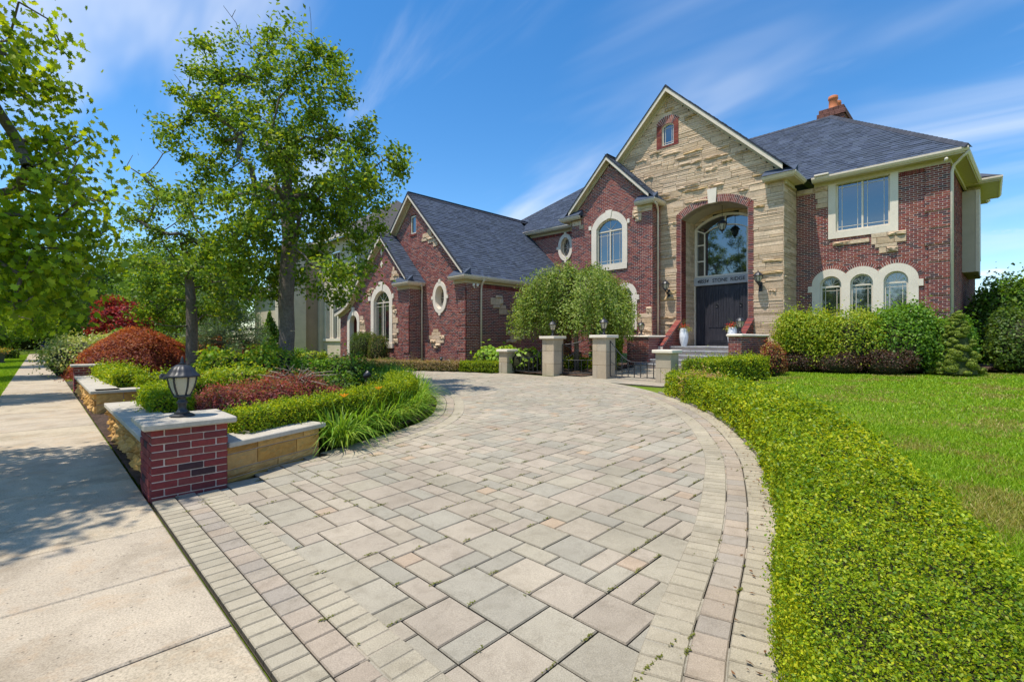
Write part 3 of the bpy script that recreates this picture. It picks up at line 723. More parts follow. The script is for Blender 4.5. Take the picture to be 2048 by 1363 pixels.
def window(mapf, shape, lights, bars, muntins, depth=.10, par=None, frame_w=.055, mat='frame'):
    """shape: (u0,u1,zb,zs,rise); lights: list of polygons (panes); bars: thick divisions; muntins: thin bars"""
    u0, u1, zb, zs, rise = shape; mb = MB()
    if rise > 0: ou, inn = arch_pts(*shape), inset_arch(*shape, frame_w)
    else:
        ou = [(u0, zb), (u0, zs), (u1, zs), (u1, zb)]; inn = [(u0 + frame_w, zb + frame_w), (u0 + frame_w, zs - frame_w), (u1 - frame_w, zs - frame_w), (u1 - frame_w, zb + frame_w)]
    ring(mb, mapf, ou, inn, -depth + .045, -depth - .02, -depth - .02, True)
    for p, q in bars: bar(mb, mapf, p, q, frame_w, -depth - .02, -depth + .04)
    wo = mb.obj('window', M[mat], par or house)
    for pl in lights:
        mb = MB(); vs = [mapf(*p, -depth) for p in pl]; mb.add(vs, [tuple(range(len(pl)))]); mb.obj('pane', M['glass'], wo)
    if muntins:
        mb = MB()
        for p, q in muntins: bar(mb, mapf, p, q, .016, -depth - .004, -depth + .014)
        mb.obj('muntin', M['frame'], wo)
    return wo
def prairie(u0, u1, z0, z1, e=.11):
    return [((u0 + e, z0), (u0 + e, z1)), ((u1 - e, z0), (u1 - e, z1)), ((u0, z0 + e), (u1, z0 + e)), ((u0, z1 - e), (u1, z1 - e))]
def rpoly(u0, u1, z0, z1): return [(u0, z0), (u1, z0), (u1, z1), (u0, z1)]
def arch_light(shape, zt, e=.05):
    pts = [p for p in inset_arch(*shape, e) if p[1] > zt]; return [(pts[0][0], zt)] + pts + [(pts[-1][0], zt)]
arch_bricks = MB()
def rowlock(mapf, cu, cz, r0, r1, a0, a1, d0=.0, d1=.025, n=None, cond=None, rm=None):
    n = n or int(abs(a1 - a0) * (r0 + r1) / 2 / .0675)
    for k in range(n):
        t0 = a0 + (a1 - a0) * (k + .13) / n; t1 = a0 + (a1 - a0) * (k + .87) / n
        P = lambda r, t: (cu + r * math.sin(t), cz + r * math.cos(t))
        if cond and not cond(*P(r1, (t0 + t1) / 2)): continue
        ta, tb = a0 + (a1 - a0) * k / n, a0 + (a1 - a0) * (k + 1) / n
        mortar.add([mapf(*q_, d1 - .006) for q_ in (P(r0, ta), P(r0, tb), P(r1, tb), P(r1, ta))], [(0, 1, 2, 3)])
        for ra, rb in (((r0, r1),) if not rm else ((r0, rm - .005), (rm + .005, r1))):
            c = HB[RH.choices(range(7), HBW)[0]]; t = RH.uniform(.85, 1.15); d = d1 + RH.uniform(-.003, .003)
            q = [P(ra, t0), P(ra, t1), P(rb, t1), P(rb, t0)]
            vs = [mapf(*p, d0) for p in q] + [mapf(*p, d) for p in q]
            arch_bricks.add(vs, [(4, 5, 6, 7), (0, 1, 5, 4), (1, 2, 6, 5), (2, 3, 7, 6), (3, 0, 4, 7)], tuple(v * t for v in c))
def arc_of(u0, u1, zs, rise):
    hw = (u1 - u0) / 2; r = (hw * hw + rise * rise) / (2 * rise); a = math.asin(min(1, hw / r)); a = math.pi - a if rise > hw else a
    return (u0 + u1) / 2, zs + rise - r, r, a
def patch(mapf, rows_):
    """tan stones let into the brickwork"""
    for z0, z1, u0, u1 in rows_:
        u = u0
        while u < u1 - .01:
            ln = min(RH.uniform(.3, .6), u1 - u)
            if u1 - u - ln < .15: ln = u1 - u
            rk = RH.random() < .35; c = RH.choice(SC); stone_cand.append((mapf(u + ln / 2, (z0 + z1) / 2, 0), ln * (z1 - z0), (mapf, u, u + ln, z0, z1, .03 + RH.uniform(0, .02), c, rk, RH.randrange(9999)))); u += ln
surr = lambda: MB()
# ---------------------------------------------------------------- right wing (wall plane X = 20.4)
fR = faceX(20.4); ZT = 7.13; zb = .45; nR = int((ZT - zb) / CH)
W3 = [(3.71, 4.37), (2.80, 3.45), (1.86, 2.51)]
op = [arch_open(a, b, 1.9, 3.44, .34, .06) for a, b in W3] + [rect_open(2.33, 3.89, 5.33, 7.2)]
brick_face(fR, zb, nR, lambda z: [(.86, 5.16)], op, cand=True)
qs = lambda i: i % 8 == 7
for seg in range(12):
    zq = 6.06 - .5416 * seg + .03
    if zq < .5: break
    ln = .60 if seg % 2 == 0 else .50
    brick_face(fR, zq - .5416 + CH, 7, lambda z, ln=ln: [(.845, .86 + ln)], [rect_open(.86, 1.6, 7.1, 9)], d0=.065, cand=True, ph=seg * 7)
brick_face(fR, 6.10, 14, lambda z: [(.845, 1.42)], d0=.065, cand=True)
def side_map(u, z, d): return (20.4 + u, .86 - .0415 * u - d, z)
brick_face(side_map, zb, nR, lambda z: [(0, 10.5)])
mb = MB(); fbox(mb, fR, 3.88, 4.11, 5.12, 7.1, -.12, .045); fbox(mb, fR, 2.12, 2.34, 5.12, 7.1, -.12, .045); fbox(mb, fR, 2.34, 3.88, 5.12, 5.36, -.12, .043); mb.obj('window_surround', M['lime'], house)
window(fR, (2.34, 3.88, 5.36, 7.1, 0), [rpoly(2.40, 3.08, 5.42, 7.04), rpoly(3.14, 3.82, 5.42, 7.04)], [((3.11, 5.38), (3.11, 7.08))], prairie(2.40, 3.08, 5.42, 7.04) + prairie(3.14, 3.82, 5.42, 7.04))
mb = MB(); mids = [1.60, 2.655, 3.58, 4.62]
for k, (a, b) in enumerate(reversed(W3)):
    lo, hi = mids[k], mids[k + 1]; inn = arch_pts(a, b, 1.9, 3.44, .335); cu, cz, r, an = arc_of(a, b, 3.44, .335); ro = .60
    ou = []
    for (u, z) in inn:
        if z <= 3.44: ou.append((lo if u < cu else hi, z)); continue
        t = math.atan2(u - cu, z - cz); U_, Z_ = cu + ro * math.sin(t), 3.44 + ro * math.cos(t) * 1.0
        if U_ < lo: U_ = lo; Z_ = 3.44 + math.sqrt(max(0, ro * ro - (cu - lo) ** 2)) if Z_ > 3.44 + math.sqrt(max(0, ro * ro - (cu - lo) ** 2)) else Z_
        if U_ > hi: U_ = hi; Z_ = 3.44 + math.sqrt(max(0, ro * ro - (cu - hi) ** 2)) if Z_ > 3.44 + math.sqrt(max(0, ro * ro - (cu - hi) ** 2)) else Z_
        ou.append((U_, Z_))
    ring(mb, fR, ou, inn, .045 + .001 * k, -.12, 0)
    rowlock(fR, cu, 3.44, ro + .005, ro + .115, -1.55, 1.55, d1=.03, cond=lambda u, z, lo=lo, hi=hi, k=k: (u > lo - .02 or k == 0) and (u < hi + .02 or k == 2))
fbox(mb, fR, 1.48, 1.60, 3.23, 3.46, 0, .055); fbox(mb, fR, 4.62, 4.75, 3.23, 3.46, 0, .055); mb.obj('window_surround', M['lime'], house)
for a, b in W3:
    sh = (a, b, 1.9, 3.44, .335); ul, ur = a + .055, b - .055; c_ = (a + b) / 2
    fan = [((c_, 3.42), (c_ + .27 * math.sin(t), 3.42 + .27 * math.cos(t))) for t in (-1.0, -.5, 0, .5, 1.0)]
    window(fR, sh, [rpoly(ul, ur, 1.96, 3.37), arch_light(sh, 3.43)], [((a, 3.40), (b, 3.40))], prairie(ul, ur, 1.96, 3.36, .10) + fan)
patch(fR, [(4.86, 5.0, 2.9, 3.98), (4.97, 5.12, 1.91, 2.85), (4.74, 4.96, 1.91, 2.85), (4.62, 4.74, 2.15, 2.75), (4.42, 4.62, 2.12, 2.64)])
patch(fR, [(6.30, 6.48, 4.12, 4.5), (6.48, 6.66, 4.12, 4.45), (6.66, 6.9, 4.12, 4.52), (6.9, 7.1, 4.12, 5.12)])
# soldier course under the eave
for k in range(14):
    u = 1.46 + .048 * k * 1.0
    if u < 2.08: brick_box(arch_bricks, fR, u + .004, u + .044, 6.92, 7.10, 0, .022, tuple(q * RH.uniform(.8, 1.1) for q in HB[RH.randrange(4)]))
# ---------------------------------------------------------------- stone entry block (X = 18.87), gable ridge Y = 9.5
XE = 18.87; fE = faceX(XE); RG = 9.5; PK = 11.80
def gspan(z):
    if z < 7.2: return [(5.15, 9.95)]
    hwid = (PK - z) / 1.0; a, b = max(5.15, RG - hwid), min(13.8, RG + hwid)
    return [(a, b)] if b > a else []
EA = arch_open(6.2, 9.15, 0, 6.45, .60)
stone_face(fE, .9, PK - .1, gspan, [EA, arch_open(9.2, 9.97, 9.66, 10.7, .12)], cand=True)
fEs = faceY(5.15)
stone_face(fEs, .6, 7.2, lambda z: [(18.84, 20.4)], cand=True, rockp=.03)
# brick jambs and double rowlock arch round the entry
cu, cz, r_, an = arc_of(6.36, 8.99, 6.45, .44)
mb = MB(); ring(mb, fE, arch_pts(6.17, 9.18, .9, 6.55, .61), arch_pts(6.365, 8.985, .9, 6.45, .44), .012, -.43, 0); mb.obj('arch_backing', M['mortar'], house)
rowlock(fE, cu, cz, r_ + .005, r_ + .285, -an * 1.0, an * 1.0, d1=.022, rm=r_ + .17, cond=lambda u, z: abs(u - 7.68) > .17)
z = 1.25
while z < 6.60:
    for (a, b) in ((6.16, 6.36), (8.99, 9.19)):
        brick_box(arch_bricks, fE, a + .003, b - .003, z + .0085, z + .0585, 0, .019, tuple(q * RH.uniform(.85, 1.1) for q in HB[RH.choices(range(7), HBW)[0]]))
    if z < 6.45: brick_box(arch_bricks, faceY(8.985), XE + .0, XE + .205, z + .004, z + .062, 0, .012, tuple(q * RH.uniform(.9, 1.1) for q in HB[RH.randrange(4)])); brick_box(arch_bricks, faceY(8.985), XE + .215, XE + .42, z + .004, z + .062, 0, .012, tuple(q * RH.uniform(.9, 1.1) for q in HB[RH.randrange(4)]))
    z += .0667
mb = MB(); fpoly(mb, fE, [(7.51, 7.43), (7.88, 7.43), (7.83, 6.87), (7.54, 6.87)], -.1, .07); mb.obj('keystone', M['lime'], house)
# recess: side walls, vault and back wall (X = 20.15)
XD = 20.15; fD = faceX(XD)
stone_face(faceY(8.985), 1.2, 6.9, lambda z: [(XE + .43, XD)], rockp=.0, cand=False)
mb = MB(); A_ = arch_pts(6.365, 8.985, 1.2, 6.45, .44); nA = len(A_)
mb.add([(XE + .02, u, z) for u, z in A_] + [(XD, u, z) for u, z in A_], [(i, i + 1, nA + i + 1, nA + i) for i in range(nA - 1)], (1, 1, 1)); mb.obj('vault', M['stucco2'], house)
WIN = (6.40, 8.96, 4.13, 6.22, .50)
stone_face(fD, 6.0, 6.9, lambda z: [(6.37, 8.98)], [arch_open(*WIN, .0)], rockp=0)
sh = WIN; mb = MB()
ring(mb, fD, arch_pts(*sh), inset_arch(*sh, .10), .06, -.06, -.05)
mb.obj('window_surround', M['frame'], house)
inner = arch_pts(6.85, 8.52, 4.2, 6.0, .22)
win = MB(); ring(win, fD, arch_pts(6.80, 8.57, 4.15, 6.0, .27), inner, .02, -.06, -.05)
for s in (-1, 1):
    e = lambda u: 7.68 + s * (u - 7.68)
    bar(win, fD, (e(8.86), 6.16), (e(8.54), 6.0), .05, -.05, .01)
    for zq in (5.52, 4.83): bar(win, fD, (e(8.54), zq), (e(8.88), zq), .05, -.05, .012)
bar(win, fD, (7.68, 6.24), (7.68, 6.66), .05, -.05, .01); bar(win, fD, (6.4, 4.17), (8.96, 4.17), .07, -.06, .03)
wo = win.obj('window', M['frame'], house)
for pl in ([inner[0]] + inner[1:-1] + [inner[-1]],):
    mb = MB(); mb.add([fD(*p, -.04) for p in pl], [tuple(range(len(pl)))]); mb.obj('pane', M['glass'], wo)
for s in (-1, 1):
    e = lambda u: 7.68 + s * (u - 7.68)
    for z0, z1 in ((4.2, 4.81), (4.85, 5.5), (5.54, 6.14)):
        mb = MB(); mb.add([fD(e(u), z, -.045) for u, z in rpoly(8.58, 8.87, z0, z1)], [(0, 1, 2, 3)]); mb.obj('pane', M['glass'], wo)
up = [p for p in inset_arch(*sh, .09)[1:-1]]; lowp = [p for p in arch_pts(6.80, 8.57, 4.15, 6.0, .27)[1:-1]]
for s0, s1 in ((0, 9), (9, 18)):
    pl = up[s0:s1 + 1] + lowp[s0:s1 + 1][::-1]; mb = MB(); mb.add([fD(*p, -.043) for p in pl], [tuple(range(len(pl)))]); mb.obj('pane', M['glass'], wo)
mb = MB(); fbox(mb, fD, 6.37, 9.06, 3.79, 4.125, -.05, .07); sign = mb.obj('address_lintel', mat_attr('grey_lintel', .8, 30, .92, 1.06, .1, 90, base=(.40, .40, .40)), house)
bpy.context.view_layer.update()
for word, ua, ub in (('48554', 8.84, 8.34), ('STONE', 8.19, 7.57), ('RIDGE', 7.46, 6.88)):
    cv = bpy.data.curves.new('lettering', 'FONT'); cv.body = word; cv.size = .21; cv.extrude = .003; cv.offset = .004
    if word == '48554': cv.shear = .25
    tmp = link('lettering', cv); bpy.context.view_layer.update(); me = bpy.data.meshes.new_from_object(tmp); bpy.data.objects.remove(tmp)
    me.materials.clear(); me.materials.append(M['iron']); o = link('lettering', me, sign); xs_ = [q.co.x for q in me.vertices]; wd = max(max(xs_), .01); k = (ua - ub) / wd
    o.matrix_local = Matrix(((0, 0, -1, XD - .075), (-1 * k, 0, 0, ua), (0, 1, 0, 3.895), (0, 0, 0, 1)))
# doors
mb = MB(); mb.add([(XD + .14, 6.2, .9), (XD + .14, 9.2, .9), (XD + .14, 9.2, 7), (XD + .14, 6.2, 7)], [(0, 1, 2, 3)]); mb.obj('dark_backing', M['wood'], house)  # dark sheet added behind the doors, keeps sky light out of the gaps
for a, b in ((8.94, 8.985), (6.37, 6.42)): mb = MB(); fbox(mb, fD, a, b, 1.2, 3.79, -.04, .05); mb.obj('door_frame', M['frame'], house)
for (a, b) in ((7.555, 8.50), (6.60, 7.545)):
    mb = MB(); fbox(mb, fD, a, b, 1.24, 3.77, -.09, -.04)
    for k in range(7): u = a + .10 + (b - a - .2) * (k + .5) / 7; fbox(mb, fD, u - .048, u + .048, 2.0, 3.60 - .9 * (abs(k - 3) / 3) ** 2 * .25, -.04, -.022)
    fbox(mb, fD, a + .1, b - .1, 1.36, 1.9, -.04, -.02); fbox(mb, fD, a + .16, b - .16, 1.43, 1.83, -.02, -.008)
    dr = mb.obj('door', M['wood'], house)
    mb = MB(); c_ = (a + b) / 2; mb.tube([fD(c_ + .06 * math.sin(t), 2.92 + .06 * math.cos(t), .0) for t in np.linspace(0, 2 * math.pi, 17)], .010, 6, cap=False); mb.lathe([(0, 0), (.03, 0), (.03, .03), (0, .03)], 10, cx=XD + .01, cy=c_, cz=2.97); mb.obj('knocker', M['iron'], dr)
for (a, b) in ((8.51, 8.93), (6.43, 6.59)):
    mb = MB(); fbox(mb, fD, a, b, 1.24, 3.77, -.10, -.06); fbox(mb, fD, a + .06, b - .05, 1.5, 3.62, -.06, -.05); mb.obj('side_panel', M['wood'], house)
mb = MB(); fbox(mb, fD, 8.50, 8.53, 1.24, 3.77, -.06, -.02); fbox(mb, fD, 7.535, 7.565, 1.24, 3.77, -.06, -.03); mb.obj('door_post', M['wood'], house)
# gable window with brick frame
mb = MB(); ring(mb, fE, arch_pts(9.09, 10.07, 9.62, 10.78, .2), arch_pts(9.30, 9.83, 9.72, 10.50, .12), .012, -.12, 0, True); mb.obj('arch_backing', M['mortar'], house)
z = 9.63
while z < 10.62:
    for a, b in ((9.09, 9.295), (9.835, 10.07)): brick_box(arch_bricks, fE, a + .004, b, z + .004, z + .06, 0, .035, tuple(q * RH.uniform(.9, 1.15) for q in HB[RH.randrange(4)]))
    z += .0667
cu2, cz2, r2, a2 = arc_of(9.30, 9.83, 10.50, .12); rowlock(fE, cu2, cz2, r2 + .004, r2 + .33, -a2 * 1.05, a2 * 1.05, d1=.036)
for k in range(8): brick_box(arch_bricks, fE, 9.30 + .066 * k, 9.36 + .066 * k, 9.63, 9.715, -.08, .03, tuple(q * .8 for q in HB[RH.randrange(4)]))
window(fE, (9.30, 9.83, 9.72, 10.50, .12), [inset_arch(9.30, 9.83, 9.72, 10.50, .12, .05)], [], [((9.42, 9.74), (9.42, 10.58)), ((9.71, 9.74), (9.71, 10.58)), ((9.34, 9.85), (9.8, 9.85)), ((9.34, 10.45), (9.8, 10.45))], .08, frame_w=.045)
# ---------------------------------------------------------------- brick bay left of the entry (X = 18.2)
XB = 18.2; fB = faceX(XB); BY0, BY1, BR_, BP = 9.91, 14.16, 12.03, 9.35
def bspan(z):
    if z < 7.2: return [(BY0, BY1)]
    h_ = (BP - z); return [(BR_ - h_, BR_ + h_)] if h_ > 0 else []
WB = (11.35, 12.71, 4.85, 6.52, .39)
brick_face(fB, .9, int((BP - .9) / CH), bspan, [arch_open(*WB, .08), arch_open(10.87, 11.49, 2.0, 3.42, .32, .05)])
brick_face(faceY(BY0), .9, int(6.3 / CH), lambda z: [(XB, XE)])
mb = MB(); inn = arch_pts(*WB); ou = arch_pts(11.1, 12.98, 4.6, 6.55, .70); ring(mb, fB, ou, inn, .05, -.12, 0, True); fbox(mb, fB, 11.1, 12.98, 4.6, 4.85, -.1, .06)
fbox(mb, fB, 10.98, 11.1, 6.56, 6.74, 0, .06); fbox(mb, fB, 12.98, 13.13, 6.56, 6.74, 0, .06); fpoly(mb, fB, [(11.86, 7.3), (12.2, 7.3), (12.13, 6.92), (11.93, 6.92)], -.05, .08); mb.obj('window_surround', M['lime'], house)
cu3, cz3, r3, a3 = arc_of(11.1, 12.98, 6.55, .70); rowlock(fB, cu3, cz3, r3 + .01, r3 + .12, -a3 * .96, a3 * .96, d1=.03, cond=lambda u, z: abs(u - 12.03) > .2)
ul, ur = 11.41, 12.65
window(fB, WB, [rpoly(ul, 12.0, 4.91, 6.33), rpoly(12.06, ur, 4.91, 6.33), arch_light(WB, 6.43)], [((11.35, 6.38), (12.71, 6.38)), ((12.03, 4.87), (12.03, 6.36))],
       prairie(ul, 12.0, 4.91, 6.33, .13) + prairie(12.06, ur, 4.91, 6.33, .13) + [((12.03, 6.42), (12.03 + .42 * math.sin(t), 6.42 + .42 * math.cos(t))) for t in (-.85, 0, .85)])
mb = MB(); WL = (10.87, 11.49, 1.9, 3.42, .31); ring(mb, fB, arch_pts(10.63, 11.73, 1.9, 3.42, .55), arch_pts(*WL), .05, -.12, 0); fbox(mb, fB, 10.52, 10.63, 3.2, 3.42, 0, .06); fbox(mb, fB, 11.73, 11.84, 3.2, 3.42, 0, .06); mb.obj('window_surround', M['lime'], house)
rowlock(fB, 11.18, 3.42, .56, .67, -1.5, 1.5, d1=.03)
window(fB, WL, [rpoly(10.93, 11.43, 1.96, 3.35), arch_light(WL, 3.42)], [((10.87, 3.39), (11.49, 3.39))], prairie(10.93, 11.43, 1.96, 3.34, .1))
patch(fB, [(1.0, 1.22, 9.93, 10.5), (1.22, 1.4, 9.93, 10.45), (1.4, 1.66, 9.93, 10.3), (1.66, 1.8, 9.93, 10.55), (1.8, 2.02, 9.93, 10.5), (2.02, 2.2, 9.93, 10.42), (2.2, 2.42, 9.93, 10.6), (2.42, 2.6, 9.93, 10.5), (2.6, 2.87, 9.93, 10.2)])
patch(fB, [(6.9, 7.05, 9.93, 10.86), (7.05, 7.2, 9.93, 10.8), (6.72, 6.9, 10.42, 10.86), (6.55, 6.72, 10.42, 10.7), (6.9, 7.15, 13.6, 14.1), (6.7, 6.9, 13.45, 13.7)])
# ---------------------------------------------------------------- recessed wall with the oval window (X = 19.35)
fL = faceX(19.35); brick_face(fL, .4, int(6.7 / CH), lambda z: [(14.0, 21.3)], [oval_open(15.45, 6.28, .36, .55)])
def oval_window(mapf, cu, cz, a, b, ai, bi, depth=.18):
    n = 32; E_ = lambda A, B: [(cu + A * math.sin(2 * math.pi * k / n), cz + B * math.cos(2 * math.pi * k / n)) for k in range(n)]
    mb = MB(); ring(mb, mapf, E_(a, b), E_(ai, bi), .05, -depth, 0, True)
    for t in (0, 1, 2, 3):
        u, z = cu + (a + .02) * math.sin(t * math.pi / 2), cz + (b + .02) * math.cos(t * math.pi / 2); fbox(mb, mapf, u - .07, u + .07, z - .07, z + .07, 0, .06)
    mb.obj('window_surround', M['lime'], house)
    mb = MB(); ring(mb, mapf, E_(ai, bi), E_(ai - .05, bi - .05), -depth + .04, -depth - .02, -depth, True); wo = mb.obj('window', M['frame'], house)
    mb = MB(); mb.add([mapf(*p, -depth) for p in E_(ai - .04, bi - .04)], [tuple(range(n))]); mb.obj('pane', M['glass'], wo)
    mb = MB()
    for t in np.linspace(0, math.pi, 5)[:-1]: bar(mb, mapf, (cu - ai * .9 * math.sin(t), cz - bi * .9 * math.cos(t)), (cu + ai * .9 * math.sin(t), cz + bi * .9 * math.cos(t)), .014, -depth, -depth + .012)
    mb.obj('muntin', M['frame'], wo)
oval_window(fL, 15.45, 6.28, .48, .70, .30, .50)
for k in range(60): brick_box(arch_bricks, fL, 14.2 + .068 * k, 14.26 + .068 * k, 6.92, 7.1, 0, .02, tuple(q * RH.uniform(.8, 1.1) for q in HB[RH.randrange(4)]))
# ---------------------------------------------------------------- garage wing (front X = 12.44, side Y = 15.15)
XG = 12.44; fG = faceX(XG); GR, GP = 19.05, 7.95
def garspan(z):
    if z < 4.05: return [(15.15, 22.95)]
    h_ = (GP - z) / 1.0; return [(max(15.15, GR - h_), GR + h_)] if h_ > 0 else []
brick_face(fG, .4, int((GP - .4) / CH), garspan, [oval_open(16.9, 3.33, .36, .54), rect_open(18.77, 19.22, 6.44, 7.28)])
fGs = faceY(15.15); brick_face(fGs, .4, int(3.5 / CH), lambda z: [(XG, 19.4)])
for k in range(88): brick_box(arch_bricks, fGs, 13.3 + .068 * k, 13.36 + .068 * k, 3.66, 3.86, 0, .02, tuple(q * RH.uniform(.75, 1.05) for q in HB[RH.randrange(4)]))
oval_window(fG, 16.9, 3.33, .51, .70, .33, .51, .26)
for seg in range(6):
    zq = .45 + .5416 * seg; ln = .55 if seg % 2 else .45
    brick_face(fG, zq, 7, lambda z, ln=ln: [(15.11, 15.15 + ln)], d0=.04, ph=seg); brick_face(fGs, zq, 7, lambda z: [(XG - .04, XG + .62)], d0=.04, ph=seg)
window(fG, (18.77, 19.22, 6.44, 7.28, 0), [rpoly(18.82, 19.17, 6.5, 7.22)], [], [], .07)
for k in range(6): brick_box(arch_bricks, fG, 18.73 + .09 * k, 18.81 + .09 * k, 6.34, 6.43, 0, .04, tuple(q * .9 for q in HB[RH.randrange(4)]))
patch(fG, [(1.10, 1.2, 17.05, 17.35), (1.2, 1.34, 16.85, 17.55), (1.34, 1.5, 16.6, 17.6), (1.5, 1.68, 16.56, 17.75), (1.68, 1.82, 16.85, 17.5), (1.82, 1.95, 17.0, 17.4)])
patch(fG, [(6.3, 6.45, 17.6, 17.85), (6.1, 6.3, 17.5, 18.2), (5.95, 6.1, 17.35, 18.3), (5.8, 5.95, 17.2, 17.8), (5.6, 5.8, 17.05, 17.4)])
patch(fGs, [(3.0, 3.3, 13.8, 14.55), (3.3, 3.42, 14.1, 14.5), (2.85, 3.0, 13.95, 14.7), (2.6, 2.85, 14.3, 14.8), (1.9, 2.05, 15.1, 15.9), (1.72, 1.9, 14.85, 16.0), (1.5, 1.72, 15.0, 15.9), (1.35, 1.5, 14.75, 15.4)])
# projecting small gable with the swooping eave (X = 11.77)
XS = 11.77; fS = faceX(XS); fSs = faceY(18.31)
SW = [(20.5, 6.25), (21.3, 5.62), (22.0, 5.0), (22.6, 4.42), (23.1, 3.9), (23.5, 3.5), (24.0, 3.15), (24.6, 2.92), (25.15, 2.80)]
def sspan(z):
    r_ = 18.31 if z < 4.05 else 18.31 + (z - 4.05)
    us = [p[0] for p in SW]; zs = [p[1] for p in SW]
    l_ = 25.15 if z < 2.8 else float(np.interp(-z, [-q for q in zs], us))
    return [(r_, l_)] if l_ > r_ else []
WS = (19.95, 21.42, 1.35, 3.36, .48)
brick_face(fS, .35, int((6.2 - .35) / CH), sspan, [arch_open(*WS, .08), arch_open(23.12, 24.0, 0, 2.3, .50, .06)])
brick_face(fSs, .35, int(3.65 / CH), lambda z: [(XS, XG)])
for seg in range(4):
    zq = .9 + .5416 * seg; brick_face(fS, zq, 7, lambda z, l=(.55 if seg % 2 else .45): [(18.27, 18.31 + l)], d0=.04, ph=seg); brick_face(fSs, zq, 7, lambda z: [(XS - .04, XS + .3)], d0=.04, ph=seg)
mb = MB(); ring(mb, fS, arch_pts(19.69, 21.70, 1.2, 3.40, .78), arch_pts(*WS), .05, -.12, 0, True); fbox(mb, fS, 19.6, 21.8, 1.1, 1.32, -.05, .09)
fbox(mb, fS, 19.56, 19.69, 3.43, 3.65, 0, .06); fbox(mb, fS, 21.70, 21.95, 3.43, 3.65, 0, .06); fpoly(mb, fS, [(20.5, 4.28), (20.9, 4.28), (20.82, 3.84), (20.58, 3.84)], -.05, .08); mb.obj('window_surround', M['lime'], house)
cu3, cz3, r3, a3 = arc_of(19.69, 21.70, 3.40, .78); rowlock(fS, cu3, cz3, r3 + .01, r3 + .12, -a3 * .9, a3 * .9, d1=.03, cond=lambda u, z: abs(u - 20.7) > .22)
window(fS, WS, [rpoly(20.01, 20.65, 1.41, 3.22), rpoly(20.72, 21.36, 1.41, 3.22), arch_light(WS, 3.33)], [((19.95, 3.28), (21.42, 3.28)), ((20.685, 1.37), (20.685, 3.26))], prairie(20.01, 20.65, 1.41, 3.22, .12) + prairie(20.72, 21.36, 1.41, 3.22, .12) + [((20.685, 3.3), (20.685 + .5 * math.sin(t), 3.3 + .5 * math.cos(t))) for t in (-.8, 0, .8)])
mb = MB(); ring(mb, fS, arch_pts(22.9, 24.25, .4, 2.3, .74), arch_pts(23.14, 23.98, .4, 2.3, .48), .05, -.2, 0); fpoly(mb, fS, [(23.46, 3.2), (23.72, 3.2), (23.65, 2.76), (23.5, 2.76)], -.05, .08); mb.obj('arch_surround', M['lime'], house)
mb = MB(); mb.add([(XS + 1.6, 22.9, .3), (XS + 1.6, 24.3, .3), (XS + 1.6, 24.3, 3), (XS + 1.6, 22.9, 3), (XS + .05, 24.0, .3), (XS + .05, 24.0, 3), (XS + 1.6, 24.0, 3), (XS + 1.6, 24.0, .3)], [(0, 1, 2, 3), (4, 5, 6, 7)], HB[1]); mb.obj('passage', M['brick'], house)
for zc in (5.12, 5.71):
    mb = MB(); fpoly(mb, fS, [(20.7, zc + .17), (20.6, zc), (20.7, zc - .17), (20.8, zc)], -.02, .03); mb.obj('diamond_stone', M['lime'], house)
patch(fS, [(4.7, 4.9, 19.5, 19.65), (4.52, 4.7, 19.25, 19.75), (4.4, 4.52, 19.1, 19.8), (4.26, 4.4, 19.1, 19.9), (3.66, 3.8, 21.72, 22.1), (3.8, 3.95, 21.6, 22.05), (3.95, 4.05, 21.4, 21.9)])
patch(fS, [(2.9, 3.1, 19.48, 19.66), (2.7, 2.9, 19.3, 19.66), (2.5, 2.7, 19.4, 19.66), (2.25, 2.5, 19.2, 19.66), (2.0, 2.25, 19.35, 19.66), (1.8, 2.0, 19.15, 19.66), (1.55, 1.8, 19.3, 19.66), (1.3, 1.55, 19.2, 19.66), (2.5, 2.7, 22.5, 22.86), (2.25, 2.5, 22.4, 22.86), (2.0, 2.25, 22.3, 22.86), (1.75, 2.0, 22.25, 22.86)])
# ---------------------------------------------------------------- collect brick and stone pieces
brick_cand.sort(key=lambda t: math.dist(t[0], (0, 0, CAM_H)))
bm_ = []
for c in HB:
    mb = MB(); brick_box(mb, lambda u, z, d: (-d, u, z), -.095, .095, -.0272, .0272, -.005, .005, c); bm_.append(mb.mesh('brick', M['brick']))
for n, (p, ci) in enumerate(brick_cand):
    if n < 300: link('brick', bm_[ci], house, p)
    else: brick_box(bricks_rest, lambda u, z, d, p=p: (p[0] - d, p[1] + u, p[2] + z), -.095, .095, -.0272, .0272, -.005, .004 + RH.uniform(-.002, .003), tuple(q * RH.uniform(.9, 1.1) for q in HB[ci]))
bricks_rest.obj('brickwork', M['brick'], house, kind='stuff'); arch_bricks.obj('rowlock_bricks', M['brick'], house, kind='stuff'); mortar.obj('mortar', M['mortar'], house)
stone_cand.sort(key=lambda t: -t[1] / (math.dist(t[0], (0, 0, CAM_H)) ** 2))
for n, (p, a_, q) in enumerate(stone_cand):
    if n < 300: mb = MB(); stone_geo(mb, *q); mb.obj('stone', M['stone'], house)
    else: stone_geo(stones_rest, *q)
stone_back.obj('stone_backing', M['stone'], house); stones_rest.obj('stonework', M['stone'], house, kind='stuff')
